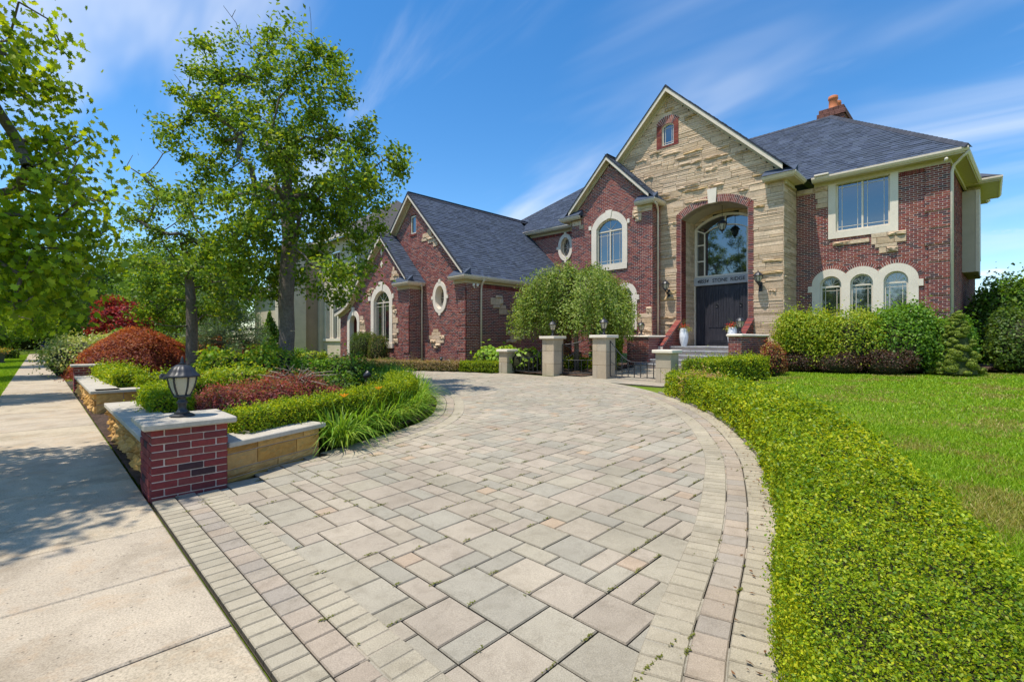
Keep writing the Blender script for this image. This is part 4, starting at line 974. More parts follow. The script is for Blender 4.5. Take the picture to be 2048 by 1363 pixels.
# ---------------------------------------------------------------- roofs
RS = random.Random(31)
def shingle(poly3, eave_u, parent=None, expo=.15, name='shingles'):
    """clad a planar roof polygon (3D points, first edge = eave) with overlapping shingle tabs"""
    P = [Vector(p) for p in poly3]; O = P[0]; n = (P[1] - P[0]).cross(P[2] - P[0]).normalized()
    if n.z < 0: n = -n
    u = (P[1] - P[0]).normalized(); s = n.cross(u).normalized()
    if s.z < 0: s = -s
    Q = [((p - O).dot(u), (p - O).dot(s)) for p in P]
    mb = MB(); mb.add([tuple(p - n * .01) for p in P], [tuple(range(len(P)))], (.05, .055, .07))
    smax = max(q[1] for q in Q); k = 0; sv = min(q[1] for q in Q)
    def span(v):
        xs_ = []
        for i in range(len(Q)):
            a, b = Q[i], Q[(i + 1) % len(Q)]
            if (a[1] <= v) != (b[1] <= v): xs_.append(a[0] + (b[0] - a[0]) * (v - a[1]) / (b[1] - a[1]))
        return (min(xs_), max(xs_)) if len(xs_) >= 2 else None
    while sv < smax:
        sp = span(min(sv + expo * .5, smax - .001)); s1 = span(min(sv + .001, smax)); 
        if sp:
            x = sp[0] - RS.uniform(0, .3)
            while x < sp[1]:
                w = RS.choice((.12, .17, .2, .26, .33)); a = max(x, sp[0]); b = min(x + w, sp[1]); x += w
                if b - a < .02: continue
                t = RS.choice((.8, .9, 1.0, 1.0, 1.08, 1.2)) * RS.uniform(.94, 1.06); c = (.060 * t, .077 * t, .113 * t * RS.uniform(.96, 1.06)); h = .012 + RS.choice((0, .006, .012))
                lo, hi = O + s * (sv - .012), O + s * (sv + expo + .01)
                vs = [lo + u * a + n * h, lo + u * b + n * h, hi + u * b + n * .002, hi + u * a + n * .002, lo + u * a - n * .008, lo + u * b - n * .008, hi + u * a - n * .008, hi + u * b - n * .008]
                mb.add([tuple(v) for v in vs], [(0, 1, 2, 3), (4, 5, 1, 0), (6, 4, 0, 3), (5, 7, 2, 1)], c)
        sv += expo
    return mb.obj(name, M['shingle'], parent or house, kind='stuff')
def ridge(p, q, par=None):
    mb = MB(); p = Vector(p); q = Vector(q); n = max(1, int((q - p).length / .2)); d = (q - p).normalized(); sd = d.cross(Vector((0, 0, 1))).normalized()
    for k in range(n):
        a = p + (q - p) * (k / n); b = p + (q - p) * ((k + 1.15) / n); t = RS.uniform(.8, 1.2); c = (.055 * t, .06 * t, .078 * t)
        mb.add([tuple(v) for v in (a + sd * .13 - Vector((0, 0, .08)), a + Vector((0, 0, .05)), a - sd * .13 - Vector((0, 0, .08)), b + sd * .13 - Vector((0, 0, .085)), b + Vector((0, 0, .035)), b - sd * .13 - Vector((0, 0, .085)))], [(0, 1, 4, 3), (1, 2, 5, 4), (0, 1, 2)], c)
    mb.obj('ridge_cap', M['shingle'], par or house)
RDG = (24.3, 11.14)
main = empty('roof', parent=house)
shingle([(19.95, .42, 7.35), (19.95, 9.5, 7.35), (RDG[0], 9.5, RDG[1]), (RDG[0], 4.81, RDG[1])], 0, main)
shingle([(18.9, 12.5, 7.35), (18.9, 21.6, 7.35), (RDG[0], 17.5, RDG[1]), (RDG[0], 8.5, RDG[1])], 0, main)
ridge((19.95, .42, 7.38), (RDG[0], 4.81, RDG[1] + .02), main); ridge((RDG[0], 4.81, RDG[1]), (RDG[0], 17.5, RDG[1]), main); ridge((18.9, 21.6, 7.38), (RDG[0], 17.5, RDG[1]), main)
mb = MB(); mb.add([(19.95, .42, 7.34), (RDG[0], 4.81, RDG[1]), (28.6, -.08, 7.34), (RDG[0], 17.5, RDG[1]), (28.9, 21.6, 7.34), (18.9, 21.6, 7.34)], [(0, 1, 2), (1, 3, 4, 2), (3, 5, 4)], (.075, .08, .1)); mb.obj('back_slopes', M['shingle'], main)
# entry gable roof
er = empty('roof', parent=house)
shingle([(18.5, 4.72, 7.35), (24.5, 4.72, 7.35), (26, RG, 12.07), (18.5, RG, 12.07)], 0, er)
shingle([(18.5, 14.28, 7.35), (24.5, 14.28, 7.35), (26, RG, 12.07), (18.5, RG, 12.07)], 0, er); ridge((18.5, RG, 12.07), (26, RG, 12.07), er)
# bay roof
br2 = empty('roof', parent=house)
shingle([(17.9, 9.66, 7.33), (18.86, 9.66, 7.33), (18.86, BR_, 9.70), (17.9, BR_, 9.70)], 0, br2)
shingle([(17.9, 14.42, 7.33), (20.5, 14.42, 7.33), (20.5, BR_, 9.70), (17.9, BR_, 9.70)], 0, br2); ridge((17.9, BR_, 9.70), (20.5, BR_, 9.70), br2)
# garage roof
gr = empty('roof', parent=house)
shingle([(12.14, 14.86, 4.12), (19.6, 14.86, 4.12), (19.6, GR, 8.31), (12.14, GR, 8.31)], 0, gr)
shingle([(12.14, 23.24, 4.12), (20.5, 23.24, 4.12), (20.5, GR, 8.31), (12.14, GR, 8.31)], 0, gr); ridge((12.14, GR, 8.31), (21.2, GR, 8.31), gr)
sr = empty('roof', parent=house)
shingle([(11.5, 18.02, 4.07), (12.44, 18.02, 4.07), (12.44, 20.5, 6.52), (11.5, 20.5, 6.52)], 0, sr); ridge((11.5, 20.5, 6.52), (12.44, 20.5, 6.52), sr)
SWO = [(u, z + .27) for u, z in SW]; SWO[-1] = (25.35, 3.0)
mb = MB()
for (u0, z0), (u1, z1) in zip(SWO[:-1], SWO[1:]): mb.add([(11.5, u0, z0), (13.5, u0, z0), (13.5, u1, z1), (11.5, u1, z1)], [(0, 1, 2, 3)], (.060, .077, .113))
mb.obj('swoop_slope', M['shingle'], sr)
# ---------------------------------------------------------------- rake boards, gutters, soffits
def rake(X, wallX, pts, w=.20, par=None):
    """barge board under a gable edge: front board, dark drip edge and soffit back to the wall; pts in (Y, Z), top edge"""
    mb = MB(); m2 = MB(); m3 = MB()
    for (u0, z0), (u1, z1) in zip(pts[:-1], pts[1:]):
        mb.add([(X + .01, u0, z0 - .03), (X + .01, u1, z1 - .03), (X + .01, u1, z1 - .03 - w), (X + .01, u0, z0 - .03 - w), (X + .05, u0, z0 - .03), (X + .05, u1, z1 - .03), (X + .05, u1, z1 - .03 - w), (X + .05, u0, z0 - .03 - w)], [(0, 1, 2, 3), (4, 5, 6, 7), (3, 2, 6, 7), (0, 1, 5, 4)])
        m2.add([(X - .012, u0, z0 + .018), (X - .012, u1, z1 + .018), (X - .012, u1, z1 - .045), (X - .012, u0, z0 - .045), (X + .06, u0, z0 + .018), (X + .06, u1, z1 + .018)], [(0, 1, 2, 3), (0, 1, 5, 4)], (.03, .033, .045))
        m3.add([(X + .05, u0, z0 - w + .03), (X + .05, u1, z1 - w + .03), (wallX + .05, u1, z1 - w + .03), (wallX + .05, u0, z0 - w + .03)], [(0, 1, 2, 3)])
        m3.add([(wallX - .035, u0, z0 - w + .03), (wallX - .035, u1, z1 - w + .03), (wallX - .035, u1, z1 - w - .13), (wallX - .035, u0, z0 - w - .13), (wallX + .02, u0, z0 - w - .13), (wallX + .02, u1, z1 - w - .13)], [(0, 1, 2, 3), (3, 2, 5, 4)])
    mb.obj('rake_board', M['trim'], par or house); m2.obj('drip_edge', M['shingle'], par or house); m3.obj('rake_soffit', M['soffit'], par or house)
rake(18.5, XE, [(5.1, 7.70), (RG, 12.07), (13.9, 7.70)], par=er)
rake(17.9, XB, [(9.95, 7.62), (BR_, 9.70), (14.15, 7.58)], .17, br2)
rake(12.14, XG, [(15.05, 4.33), (GR, 8.31), (23.0, 4.36)], .17, gr)
rake(11.5, XS, [(18.26, 4.32), (20.5, 6.52)], .15, sr); rake(11.5, XS, SWO, .22, sr)
GUT = [(0, -.13), (.07, -.13), (.12, -.06), (.12, 0), (.105, 0), (.105, -.03), (.0, -.03)]
def eave(path, wall_off, soff_z=-.14, frieze=.16, par=None):
    """gutter along path (outside to the right of travel), soffit back by wall_off, frieze board on the wall"""
    mb = MB(); mb.sweep([(o - .12, z) for o, z in GUT], path); mb.obj('gutter', M['trim'], par or house)
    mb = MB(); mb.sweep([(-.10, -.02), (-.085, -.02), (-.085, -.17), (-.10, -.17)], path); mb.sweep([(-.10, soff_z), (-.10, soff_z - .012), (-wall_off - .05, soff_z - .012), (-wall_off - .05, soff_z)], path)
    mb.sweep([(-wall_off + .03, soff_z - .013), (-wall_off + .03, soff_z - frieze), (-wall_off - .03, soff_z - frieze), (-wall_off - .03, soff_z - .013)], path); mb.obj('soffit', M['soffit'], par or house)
# travel direction chosen so that 'right of travel' points away from the wall
eave([(18.52, 5.75, 7.35), (18.52, 4.70, 7.35), (19.93, 4.70, 7.35)][::-1][::-1], .38, par=er) if False else None
def eaveL(path, *a, **k): eave(path[::-1], *a, **k)
eaveL([(28.2, -.07, 7.35), (19.93, .41, 7.35), (19.93, 4.55, 7.35)], .46, par=main)
eaveL([(19.9, 4.68, 7.35), (18.50, 4.68, 7.35), (18.50, 5.78, 7.35)], .42, par=er)
eaveL([(18.86, 9.64, 7.33), (17.86, 9.64, 7.33), (17.86, 10.6, 7.33)], .30, par=br2)
eaveL([(17.88, 13.5, 7.33), (17.88, 14.72, 7.33), (18.9, 14.72, 7.33), (18.9, 18.25, 7.40)], .42, par=br2)
eaveL([(19.35, 14.82, 4.12), (12.06, 14.82, 4.12), (12.06, 15.9, 4.12)], .34, par=gr)
eaveL([(12.42, 17.98, 4.07), (11.46, 17.98, 4.07), (11.46, 19.3, 4.07)], .32, par=sr)
# little roofs on the eave returns
for (x0, x1, y0, y1, z, par) in ((18.45, 18.87, 4.70, 5.78, 7.34, er), (17.84, 18.2, 9.66, 10.6, 7.32, br2), (17.84, 18.2, 13.5, 14.7, 7.32, br2), (12.05, 12.44, 14.84, 15.9, 4.11, gr), (11.45, 11.77, 18.0, 19.3, 4.06, sr)):
    mb = MB(); up_ = .30; mb.add([(x0, y0, z), (x0, y1, z), (x1, y1, z + up_), (x1, y0, z + up_)], [(0, 1, 2, 3)], (.060, .077, .113)); mb.add([(x0, y0, z), (x1, y0, z), (x1, y0, z + up_)], [(0, 1, 2)], (.060, .077, .113)); mb.add([(x0, y1, z), (x1, y1, z), (x1, y1, z + up_)], [(0, 1, 2)], (.060, .077, .113)); mb.obj('return_roof', M['shingle'], par)
# downspouts
def spout(pts, par=None):
    mb = MB(); mb.tube(pts, .042, 10); mb.obj('downspout', M['trim'], par or house, smooth=True)
spout([(20.02, .40, 7.22), (20.15, .55, 7.10), (20.34, .76, 6.93), (20.36, .80, 6.75), (20.36, .80, .5)])
spout([(18.0, 9.72, 7.2), (18.2, 9.72, 7.1), (18.52, 9.84, 6.95), (18.56, 9.86, 6.8), (18.56, 9.86, 1.25)])
spout([(13.2, 14.84, 3.99), (13.2, 14.95, 3.9), (13.22, 15.06, 3.75), (13.22, 15.08, 3.6), (13.22, 15.08, .4)])
spout([(12.2, 18.0, 3.94), (12.3, 18.1, 3.85), (12.38, 18.2, 3.7), (12.38, 18.22, 3.55), (12.38, 18.22, .4)])
# snow-white flashing pieces, security camera, flood lights
mb = MB(); mb.bbox(19.86, 20.0, 4.0, 4.45, 7.36, 7.42, .01); mb.obj('flashing', M['lime'], main)
cam_o = MB(); cam_o.lathe([(0, 0), (.04, 0), (.045, .03), (.05, .10), (.03, .14), (0, .14)], 12, cx=0, cy=0, cz=0); so = cam_o.obj('security_camera', M['lime'], house, (20.1, .95, 7.06), True); so.rotation_euler = (0, -1.2, .4)
fl = MB(); fl.tube([(12.75, 15.05, 3.72), (12.75, 14.95, 3.62)], .03, 8); fl.lathe([(.02, 0), (.045, .02), (.06, .12), (0, .12)], 10, cx=12.65, cy=14.9, cz=3.66); fl.lathe([(.02, 0), (.045, .02), (.06, .12), (0, .12)], 10, cx=12.86, cy=14.9, cz=3.66); fl.obj('flood_light', M['lime'], house, smooth=True)
# ---------------------------------------------------------------- cantilevered side bay, chimney
mb = MB(); mb.add([(24.5, .72, 3.99), (24.5, .25, 3.99), (24.5, .25, 7.0), (24.5, .72, 7.0), (27.5, .22, 3.99), (27.5, .22, 7.0), (27.5, .72, 3.99)], [(0, 1, 2, 3), (1, 4, 5, 2), (0, 1, 4, 6)]); mb.obj('side_bay', M['stucco2'], house)
mb = MB(); mb.add([(24.49, .32, 3.99), (24.49, .22, 3.99), (24.49, .22, 7.0), (24.49, .32, 7.0), (24.8, .20, 3.99), (24.8, .20, 7.0)], [(0, 1, 2, 3), (1, 4, 5, 2)]); mb.obj('corner_board', M['trim'], house)
mb = MB(); mb.box(25.1, 26.6, .2, .25, 4.6, 6.7); mb.obj('side_window', M['frame'], house)
eaveL([(27.3, -.38, 7.32), (24.2, -.38, 7.32), (24.2, .6, 7.32)], .60, par=main)
mb = MB(); mb.add([(24.2, -.36, 7.32), (27.4, -.36, 7.32), (26, 2.2, 8.6), (24.2, .5, 7.4)], [(0, 1, 2, 3)], (.075, .08, .1)); mb.obj('side_bay_roof', M['shingle'], main)
ch = MB(); rc = random.Random(3)
z = 9.6
while z < 12.35:
    e = .0 if z < 11.75 else (.06 if z < 11.95 else .12 if z < 12.12 else .05)
    x = 26.4 - e
    for y0 in np.arange(4.75 - e, 5.65 + e - .05, .21): t = rc.uniform(.7, 1.2); ch.box(26.4 - e, 26.5, y0 + .004, min(y0 + .202, 5.65 + e), z + .004, z + .064, (.19 * t, .085 * t, .068 * t))
    for x0 in np.arange(26.4 - e, 28.4 + e - .05, .21): t = rc.uniform(.7, 1.2); ch.box(x0 + .004, x0 + .202, 4.75 - e, 4.85, z + .004, z + .064, (.19 * t, .085 * t, .068 * t))
    z += CH
chm = ch.obj('chimney', M['brick'], main)
mb = MB(); mb.box(26.42, 28.4, 4.77, 5.65, 9.5, 12.34); mb.obj('mortar', M['mortar'], chm)
for x in (26.75, 27.45, 28.05):
    mb = MB(); mb.lathe([(.22, 12.34), (.21, 12.45), (.18, 12.5), (.17, 12.85), (.2, 12.88), (.21, 12.93), (.19, 12.96), (.2, 13.02), (.17, 13.04), (.15, 12.9), (0, 12.9)], 18, cx=x, cy=5.2); mb.obj('chimney_pot', M['terracotta'], chm, smooth=True)
# ================================================================ porch, steps, cheek walls
def slabstep(mb, x0, x1, y0, y1, z, t=.06): 
    mb.bbox(x0, x1, y0, y1, z - t, z, .015)
porch = empty('porch_steps', (17, 7.7, .5), 'grey bluestone front steps leading up to the dark double door', 'steps'); po = porch.location
for k, (x0, x1, y0, y1, z) in enumerate(((17.85, 20.15, 6.1, 9.2, 1.22), (17.45, 17.95, 5.8, 9.2, 1.06), (17.05, 17.6, 5.8, 9.6, .90), (16.65, 17.2, 5.8, 9.6, .74), (16.2, 16.8, 5.8, 9.6, .58))):
    mb = MB(); slabstep(mb, x0 - po.x, x1 - po.x, y0 - po.y, y1 - po.y, z - po.z); mb.obj('tread', M['slate'], porch)
    mb = MB(); mb.box(x0 + .05 - po.x, x1 - po.x, y0 + .02 - po.y, y1 - .02 - po.y, .3 - po.z, z - .06 - po.z); mb.obj('riser', M['mortar'], porch)
def brick_block(name, x0, x1, y0, y1, z0, z1, label, cap=.10, group='low brick walls beside the steps'):
    t = empty(name, (x0, y0, z0), label, 'low wall', group); m1 = MB(); m2 = MB()
    n = int((z1 - z0) / CH)
    for (mf, a, b) in ((lambda u, z, d: (-d, u, z), 0, y1 - y0), (lambda u, z, d: (u, -d, z), 0, x1 - x0)):
        for i in range(n):
            zc = (z1 - z0) - (i + .5) * CH; off = (i % 2) * BL / 2; k = -1
            while k * BL + off < b:
                s, e = max(a, k * BL + off + .005), min(b, (k + 1) * BL + off - .005); k += 1
                if e - s < .02: continue
                o = MB(); c = HB[RH.choices(range(7), HBW)[0]]; brick_box(o, mf, s, e, zc - .0275, zc + .0275, -.005, .005, c); o.obj('brick', M['brick'], t)
    m1.box(0, x1 - x0, 0, y1 - y0, 0, z1 - z0 - .001); m1.obj('mortar', M['mortar'], t)
    m2.bbox(-.06, x1 - x0 + .02, -.06, y1 - y0 + .06, z1 - z0, z1 - z0 + cap, .03); m2.obj('cap', M['lime'], t)
    return t
brick_block('cheek_wall', 15.3, 17.8, 5.36, 5.74, .45, 1.56, 'low brick wall with pale cap right of the front steps', .09)
brick_block('cheek_wall', 16.6, 18.1, 9.2, 10.15, .45, 1.56, 'low brick wall with pale cap left of the front steps', .09)
lantern((15.75, 5.55, 1.65), 'black post lantern on the low wall right of the steps', 1.05)
lantern((17.0, 9.75, 1.65), 'black post lantern on the low wall left of the steps', 1.05)
for (y0, y1, lab) in ((8.99, 9.19, 'left'), (6.16, 6.36, 'right')):
    mb = MB(); t = empty('buttress', parent=house)
    mb.add([(18.86, y0, 2.25), (17.3, y0, 1.22), (17.3, y0, .5), (18.86, y0, .5), (18.86, y1, 2.25), (17.3, y1, 1.22), (17.3, y1, .5), (18.86, y1, .5)], [(0, 1, 2, 3), (4, 5, 6, 7), (1, 2, 6, 5), (0, 1, 5, 4)]); mb.obj('mortar', M['mortar'], t)
    bb_ = MB(); sl = (2.25 - 1.22) / 1.56
    for i in range(25):
        zc = .55 + i * CH; xe = 17.3 if zc < 1.2 else 17.3 + (zc - 1.2) / sl
        for k in range(9):
            s, e = max(xe, 17.2 + k * BL + (i % 2) * .1 + .005), min(18.85, 17.2 + (k + 1) * BL + (i % 2) * .1 - .005)
            if e - s > .02: brick_box(bb_, faceY(y0), s, e, zc - .029, zc + .029, 0, .008, HB[RH.choices(range(7), HBW)[0]])
    for k in range(26):
        f0, f1 = (k + .06) / 26, (k + .94) / 26; p = lambda f: (18.86 - 1.58 * f, 2.27 - 1.03 * f)
        (xa, za), (xb, zb2) = p(f0), p(f1); c = tuple(q * RH.uniform(.9, 1.2) for q in HB[RH.choices(range(7), HBW)[0]])
        bb_.add([(xa, y0 - .02, za), (xb, y0 - .02, zb2), (xb, y1 + .02, zb2), (xa, y1 + .02, za), (xa, y0 - .02, za + .02), (xb, y0 - .02, zb2 + .02), (xb, y1 + .02, zb2 + .02), (xa, y1 + .02, za + .02)], [(4, 5, 6, 7), (0, 1, 5, 4), (1, 2, 6, 5), (0, 3, 7, 4), (2, 3, 7, 6)], c)
    bb_.obj('brickwork', M['brick'], t, kind='stuff')
lantern((18.58, 5.92, 3.35), 'black wall lantern on the stone right of the entry arch', 1.18, 'wall lanterns at the entry', 'wall', 'wall_lantern')
lantern((18.58, 9.52, 3.35), 'black wall lantern on the stone left of the entry arch', 1.18, 'wall lanterns at the entry', 'wall', 'wall_lantern')
lantern((19.5, 7.56, 5.62), 'black pendant lantern hanging inside the entry arch', 1.35, None, 'hang', 'pendant_lantern')
# white faceted planters with flowers
def planter(loc, label, sx=1):
    t = empty('flower_planter', loc, label, 'planter', 'white planters at the front door'); n = 10; V_ = []; prof = [(.10, 0), (.15, .18), (.175, .36), (.165, .54), (.14, .72)]
    mb = MB()
    rings = [[(r * math.cos((k + .5 * (i % 2)) * 2 * math.pi / n) * 1, r * math.sin((k + .5 * (i % 2)) * 2 * math.pi / n), z) for k in range(n)] for i, (r, z) in enumerate(prof)]
    vs = [p for r in rings for p in r]; fs = []
    for i in range(len(prof) - 1):
        for k in range(n):
            a, b, c_, d_ = i * n + k, i * n + (k + 1) % n, (i + 1) * n + k, (i + 1) * n + (k + 1) % n
            if i % 2 == 0: fs += [(a, b, c_), (b, d_, c_)]
            else: fs += [(a, b, d_), (a, d_, c_)]
    mb.add(vs, fs + [tuple(range(4 * n, 5 * n))]); mb.obj('pot', M['white_pot'], t)
    rr = random.Random(hash(label) % 999)
    def blob(nm, c0, cx, cy, cz, rad, num, size):
        V = []; C = []
        for _ in range(num):
            p = Vector((rr.gauss(0, 1), rr.gauss(0, 1), rr.gauss(0, .7))) * rad * .5 + Vector((cx, cy, cz)); a = Vector((rr.gauss(0, 1), rr.gauss(0, 1), rr.gauss(0, 1))).normalized(); b = a.orthogonal().normalized()
            for q in (a, b, -a * .6 - b * .6): V.append(tuple(p + q * size))
            g = rr.uniform(.7, 1.25); C.append(tuple(v * g for v in c0))
        poly_mesh(nm, np.array(V), 3, np.array(C), M['petal'], t)
    blob('red_flowers', (.60, .035, .02), -.04, -.02 * sx, .80, .17, 150, .022); blob('yellow_flowers', (.50, .45, .03), .0, -.14 * sx, .66, .16, 130, .02); blob('foliage', (.08, .15, .02), 0, 0, .74, .2, 160, .03)
    mb = MB()
    for k in range(9):
        a = rr.uniform(0, 6.3); l = rr.uniform(.3, .5); w_ = .009
        pts = [(l * f * f * .6 * math.cos(a), l * f * f * .6 * math.sin(a), .75 + l * f * (1.35 - .6 * f)) for f in (0, .35, .7, 1)]
        for (p, q) in zip(pts[:-1], pts[1:]): mb.add([(p[0] - w_, p[1], p[2]), (p[0] + w_, p[1], p[2]), (q[0] + w_ * .6, q[1], q[2]), (q[0] - w_ * .6, q[1], q[2])], [(0, 1, 2, 3)], (.13, .17, .07))
    mb.obj('spike_grass', M['blade'], t)
planter((18.35, 8.62, 1.22), 'white faceted planter with red flowers left of the front door')
planter((18.35, 6.74, 1.22), 'white faceted planter with red flowers right of the front door', -1)
# ================================================================ gate, fence and block pillars at X = 12
BLK = [(.50, .40, .28), (.47, .375, .26), (.53, .43, .31), (.46, .38, .28)]
def block_pillar(x, y, h, label, s=.5, lant=None):
    z0 = G(x) - .02; t = empty('gate_pillar', (x, y, z0), label, 'pillar', 'sandstone pillars of the gate fence'); n = 3 if h > 1 else 2; bh = (h - .09) / n
    for i in range(n):
        c = R.choice(BLK); mb = MB()
        if i % 2: mb.bbox(0, s, 0, s, i * bh + .003, (i + 1) * bh - .002, .008, c)
        else:
            mb.bbox(0, s, 0, s * .66, i * bh + .003, (i + 1) * bh - .002, .008, c); mb.obj('block', M['block'], t); mb = MB(); mb.bbox(0, s, s * .66 + .003, s, i * bh + .003, (i + 1) * bh - .002, .008, R.choice(BLK))
        mb.obj('block', M['block'], t)
    mb = MB(); mb.bbox(-.075, s + .075, -.075, s + .075, h - .09, h, .014); mb.obj('cap', M['lime'], t)
    if lant: lantern((x + s / 2, y + s / 2, z0 + h), lant, 1.0)
    return t
block_pillar(11.92, 10.02, 1.32, 'tall sandstone gate pillar left of the open iron gate', lant='black post lantern on the left gate pillar')
block_pillar(12.09, 8.11, 1.34, 'tall sandstone gate pillar right of the open iron gate', lant='black post lantern on the right gate pillar')
block_pillar(11.88, 12.16, .86, 'short sandstone pillar at the left end of the fence', .42)
block_pillar(12.0, 6.0, .92, 'short sandstone pillar beside the clipped hedge', .45)
def fence(x, ya, yb, label, hi, rise_to=None, rise=.0):
    z0 = G(x); t = empty('iron_fence', (x, ya, z0), label, 'fence', 'black iron fence panels'); n = max(3, int(abs(yb - ya) / .19))
    topf = lambda f: hi + rise * max(0, (f - .55) / .45) ** 1.6
    for k in range(n + 1):
        f = k / n; y = (yb - ya) * f; mb = MB(); mb.bbox(-.011, .011, y - .011, y + .011, .06, topf(f), .002); mb.obj('picket', M['iron'], t)
    mb = MB(); mb.tube([(0, (yb - ya) * f, topf(f)) for f in np.linspace(0, 1, 20)], .012, 6); mb.obj('top_rail', M['iron'], t)
    mb = MB(); mb.tube([(0, 0, .07), (0, yb - ya, .07)], .012, 6); mb.obj('bottom_rail', M['iron'], t)
    mb = MB(); mb.tube([(.012, (yb - ya) * f, .08 + .42 * f ** 2.2) for f in np.linspace(0, 1, 16)], .007, 5); mb.obj('curve_bar', M['iron'], t)
fence(12.3, 6.46, 8.10, 'black iron fence rising to the right gate pillar', .52, None, .62)
fence(12.15, 12.14, 10.54, 'black iron fence left of the gate pillars', .55, None, .5)
t = empty('iron_gate', (12.35, 10.0, G(12.3)), 'open black iron gate leaf with ring finial', 'gate'); t.rotation_euler = (0, 0, math.radians(-58))
gl = 1.25
mb = MB(); mb.tube([(0, 0, .05), (0, 0, 1.02)], .016, 6); mb.obj('hinge_post', M['iron'], t)
mb = MB(); mb.bbox(gl - .03, gl + .03, -.03, .03, .05, 1.42, .006); mb.obj('end_post', M['iron'], t)
mb = MB(); mb.tube([(gl * f, 0, 1.02 + .4 * f ** 2) for f in np.linspace(0, 1, 14)], .012, 6); mb.obj('top_rail', M['iron'], t)
mb = MB(); mb.tube([(0, 0, .08), (gl, 0, .08)], .012, 6); mb.tube([(0, 0, .5), (gl, 0, .5)], .010, 6); mb.obj('rails', M['iron'], t)
for k in range(1, 6): mb = MB(); mb.bbox(gl * k / 6 - .008, gl * k / 6 + .008, -.008, .008, .08, .5, .002); mb.obj('picket', M['iron'], t)
mb = MB(); mb.tube([(.05, 0, .52), (gl - .05, 0, 1.25)], .008, 5); mb.tube([(.05, 0, 1.0), (gl - .05, 0, .52)], .008, 5); mb.obj('cross_bars', M['iron'], t)
mb = MB(); mb.tube([(gl * .8 + .12 * math.cos(a), 0, 1.42 + .12 * math.sin(a)) for a in np.linspace(0, 2 * math.pi, 20)], .012, 6, cap=False); mb.obj('ring', M['iron'], t)
# ================================================================ planting
def unit(v): return v / (np.linalg.norm(v, axis=1)[:, None] + 1e-9)
FOL = 1.4
def pick(pal, n, jit=.18, w=None):
    pal = np.array(pal, float) * FOL; i = NR.choice(len(pal), n, p=None if w is None else np.array(w) / sum(w))
    return pal[i] * (1 + NR.uniform(-jit, jit, (n, 1))) * (1 + NR.uniform(-.06, .06, (n, 3)))
def leaf_quads(P, Nv, size, aspect=.55, tilt=.7, fold=.12):
    """diamond leaves at P facing roughly Nv"""
    n = len(P); size = np.broadcast_to(np.asarray(size, float), (n,))[:, None] * NR.uniform(.65, 1.25, (n, 1))
    nn = unit(np.asarray(Nv) + NR.normal(0, tilt, (n, 3))); r = NR.normal(0, 1, (n, 3)); t = unit(r - nn * (r * nn).sum(1)[:, None]); b = np.cross(nn, t)
    V = np.empty((n, 4, 3)); V[:, 0] = P - t * size * .5; V[:, 1] = P + b * size * aspect * .5 + nn * size * fold; V[:, 2] = P + t * size * .5; V[:, 3] = P - b * size * aspect * .5 + nn * size * fold
    return V.reshape(-1, 3)
MAPLE = np.array([(0, -.5), (.16, -.30), (.42, -.34), (.36, -.14), (.56, .04), (.30, .10), (.30, .30), (.12, .24), (0, .56), (-.12, .24), (-.30, .30), (-.30, .10), (-.56, .04), (-.36, -.14), (-.42, -.34), (-.16, -.30)])
def leaf_maple(P, Nv, size, tilt=.45):
    n = len(P); size = size * NR.uniform(.65, 1.2, (n, 1, 1)); nn = unit(np.asarray(Nv) + NR.normal(0, tilt, (n, 3))); r = NR.normal(0, 1, (n, 3)); t = unit(r - nn * (r * nn).sum(1)[:, None]); b = np.cross(nn, t)
    q = P[:, None, :] + size * (b[:, None, :] * MAPLE[None, :, 0, None] + t[:, None, :] * MAPLE[None, :, 1, None] + nn[:, None, :] * (-.25 * (MAPLE[None, :, 0, None] ** 2)))
    return q.reshape(-1, 3)
def lumps(p, f=3.0, s=0):
    return (np.sin(p[:, 0] * f + s) * np.sin(p[:, 1] * f * 1.13 + 1.7 + s) + np.sin(p[:, 0] * f * 2.3 + p[:, 2] * f * 1.9 + s) * .6 + np.sin(p[:, 1] * f * 2.1 - p[:, 2] * f * 2.4 + 2 * s) * .6) / 2.2
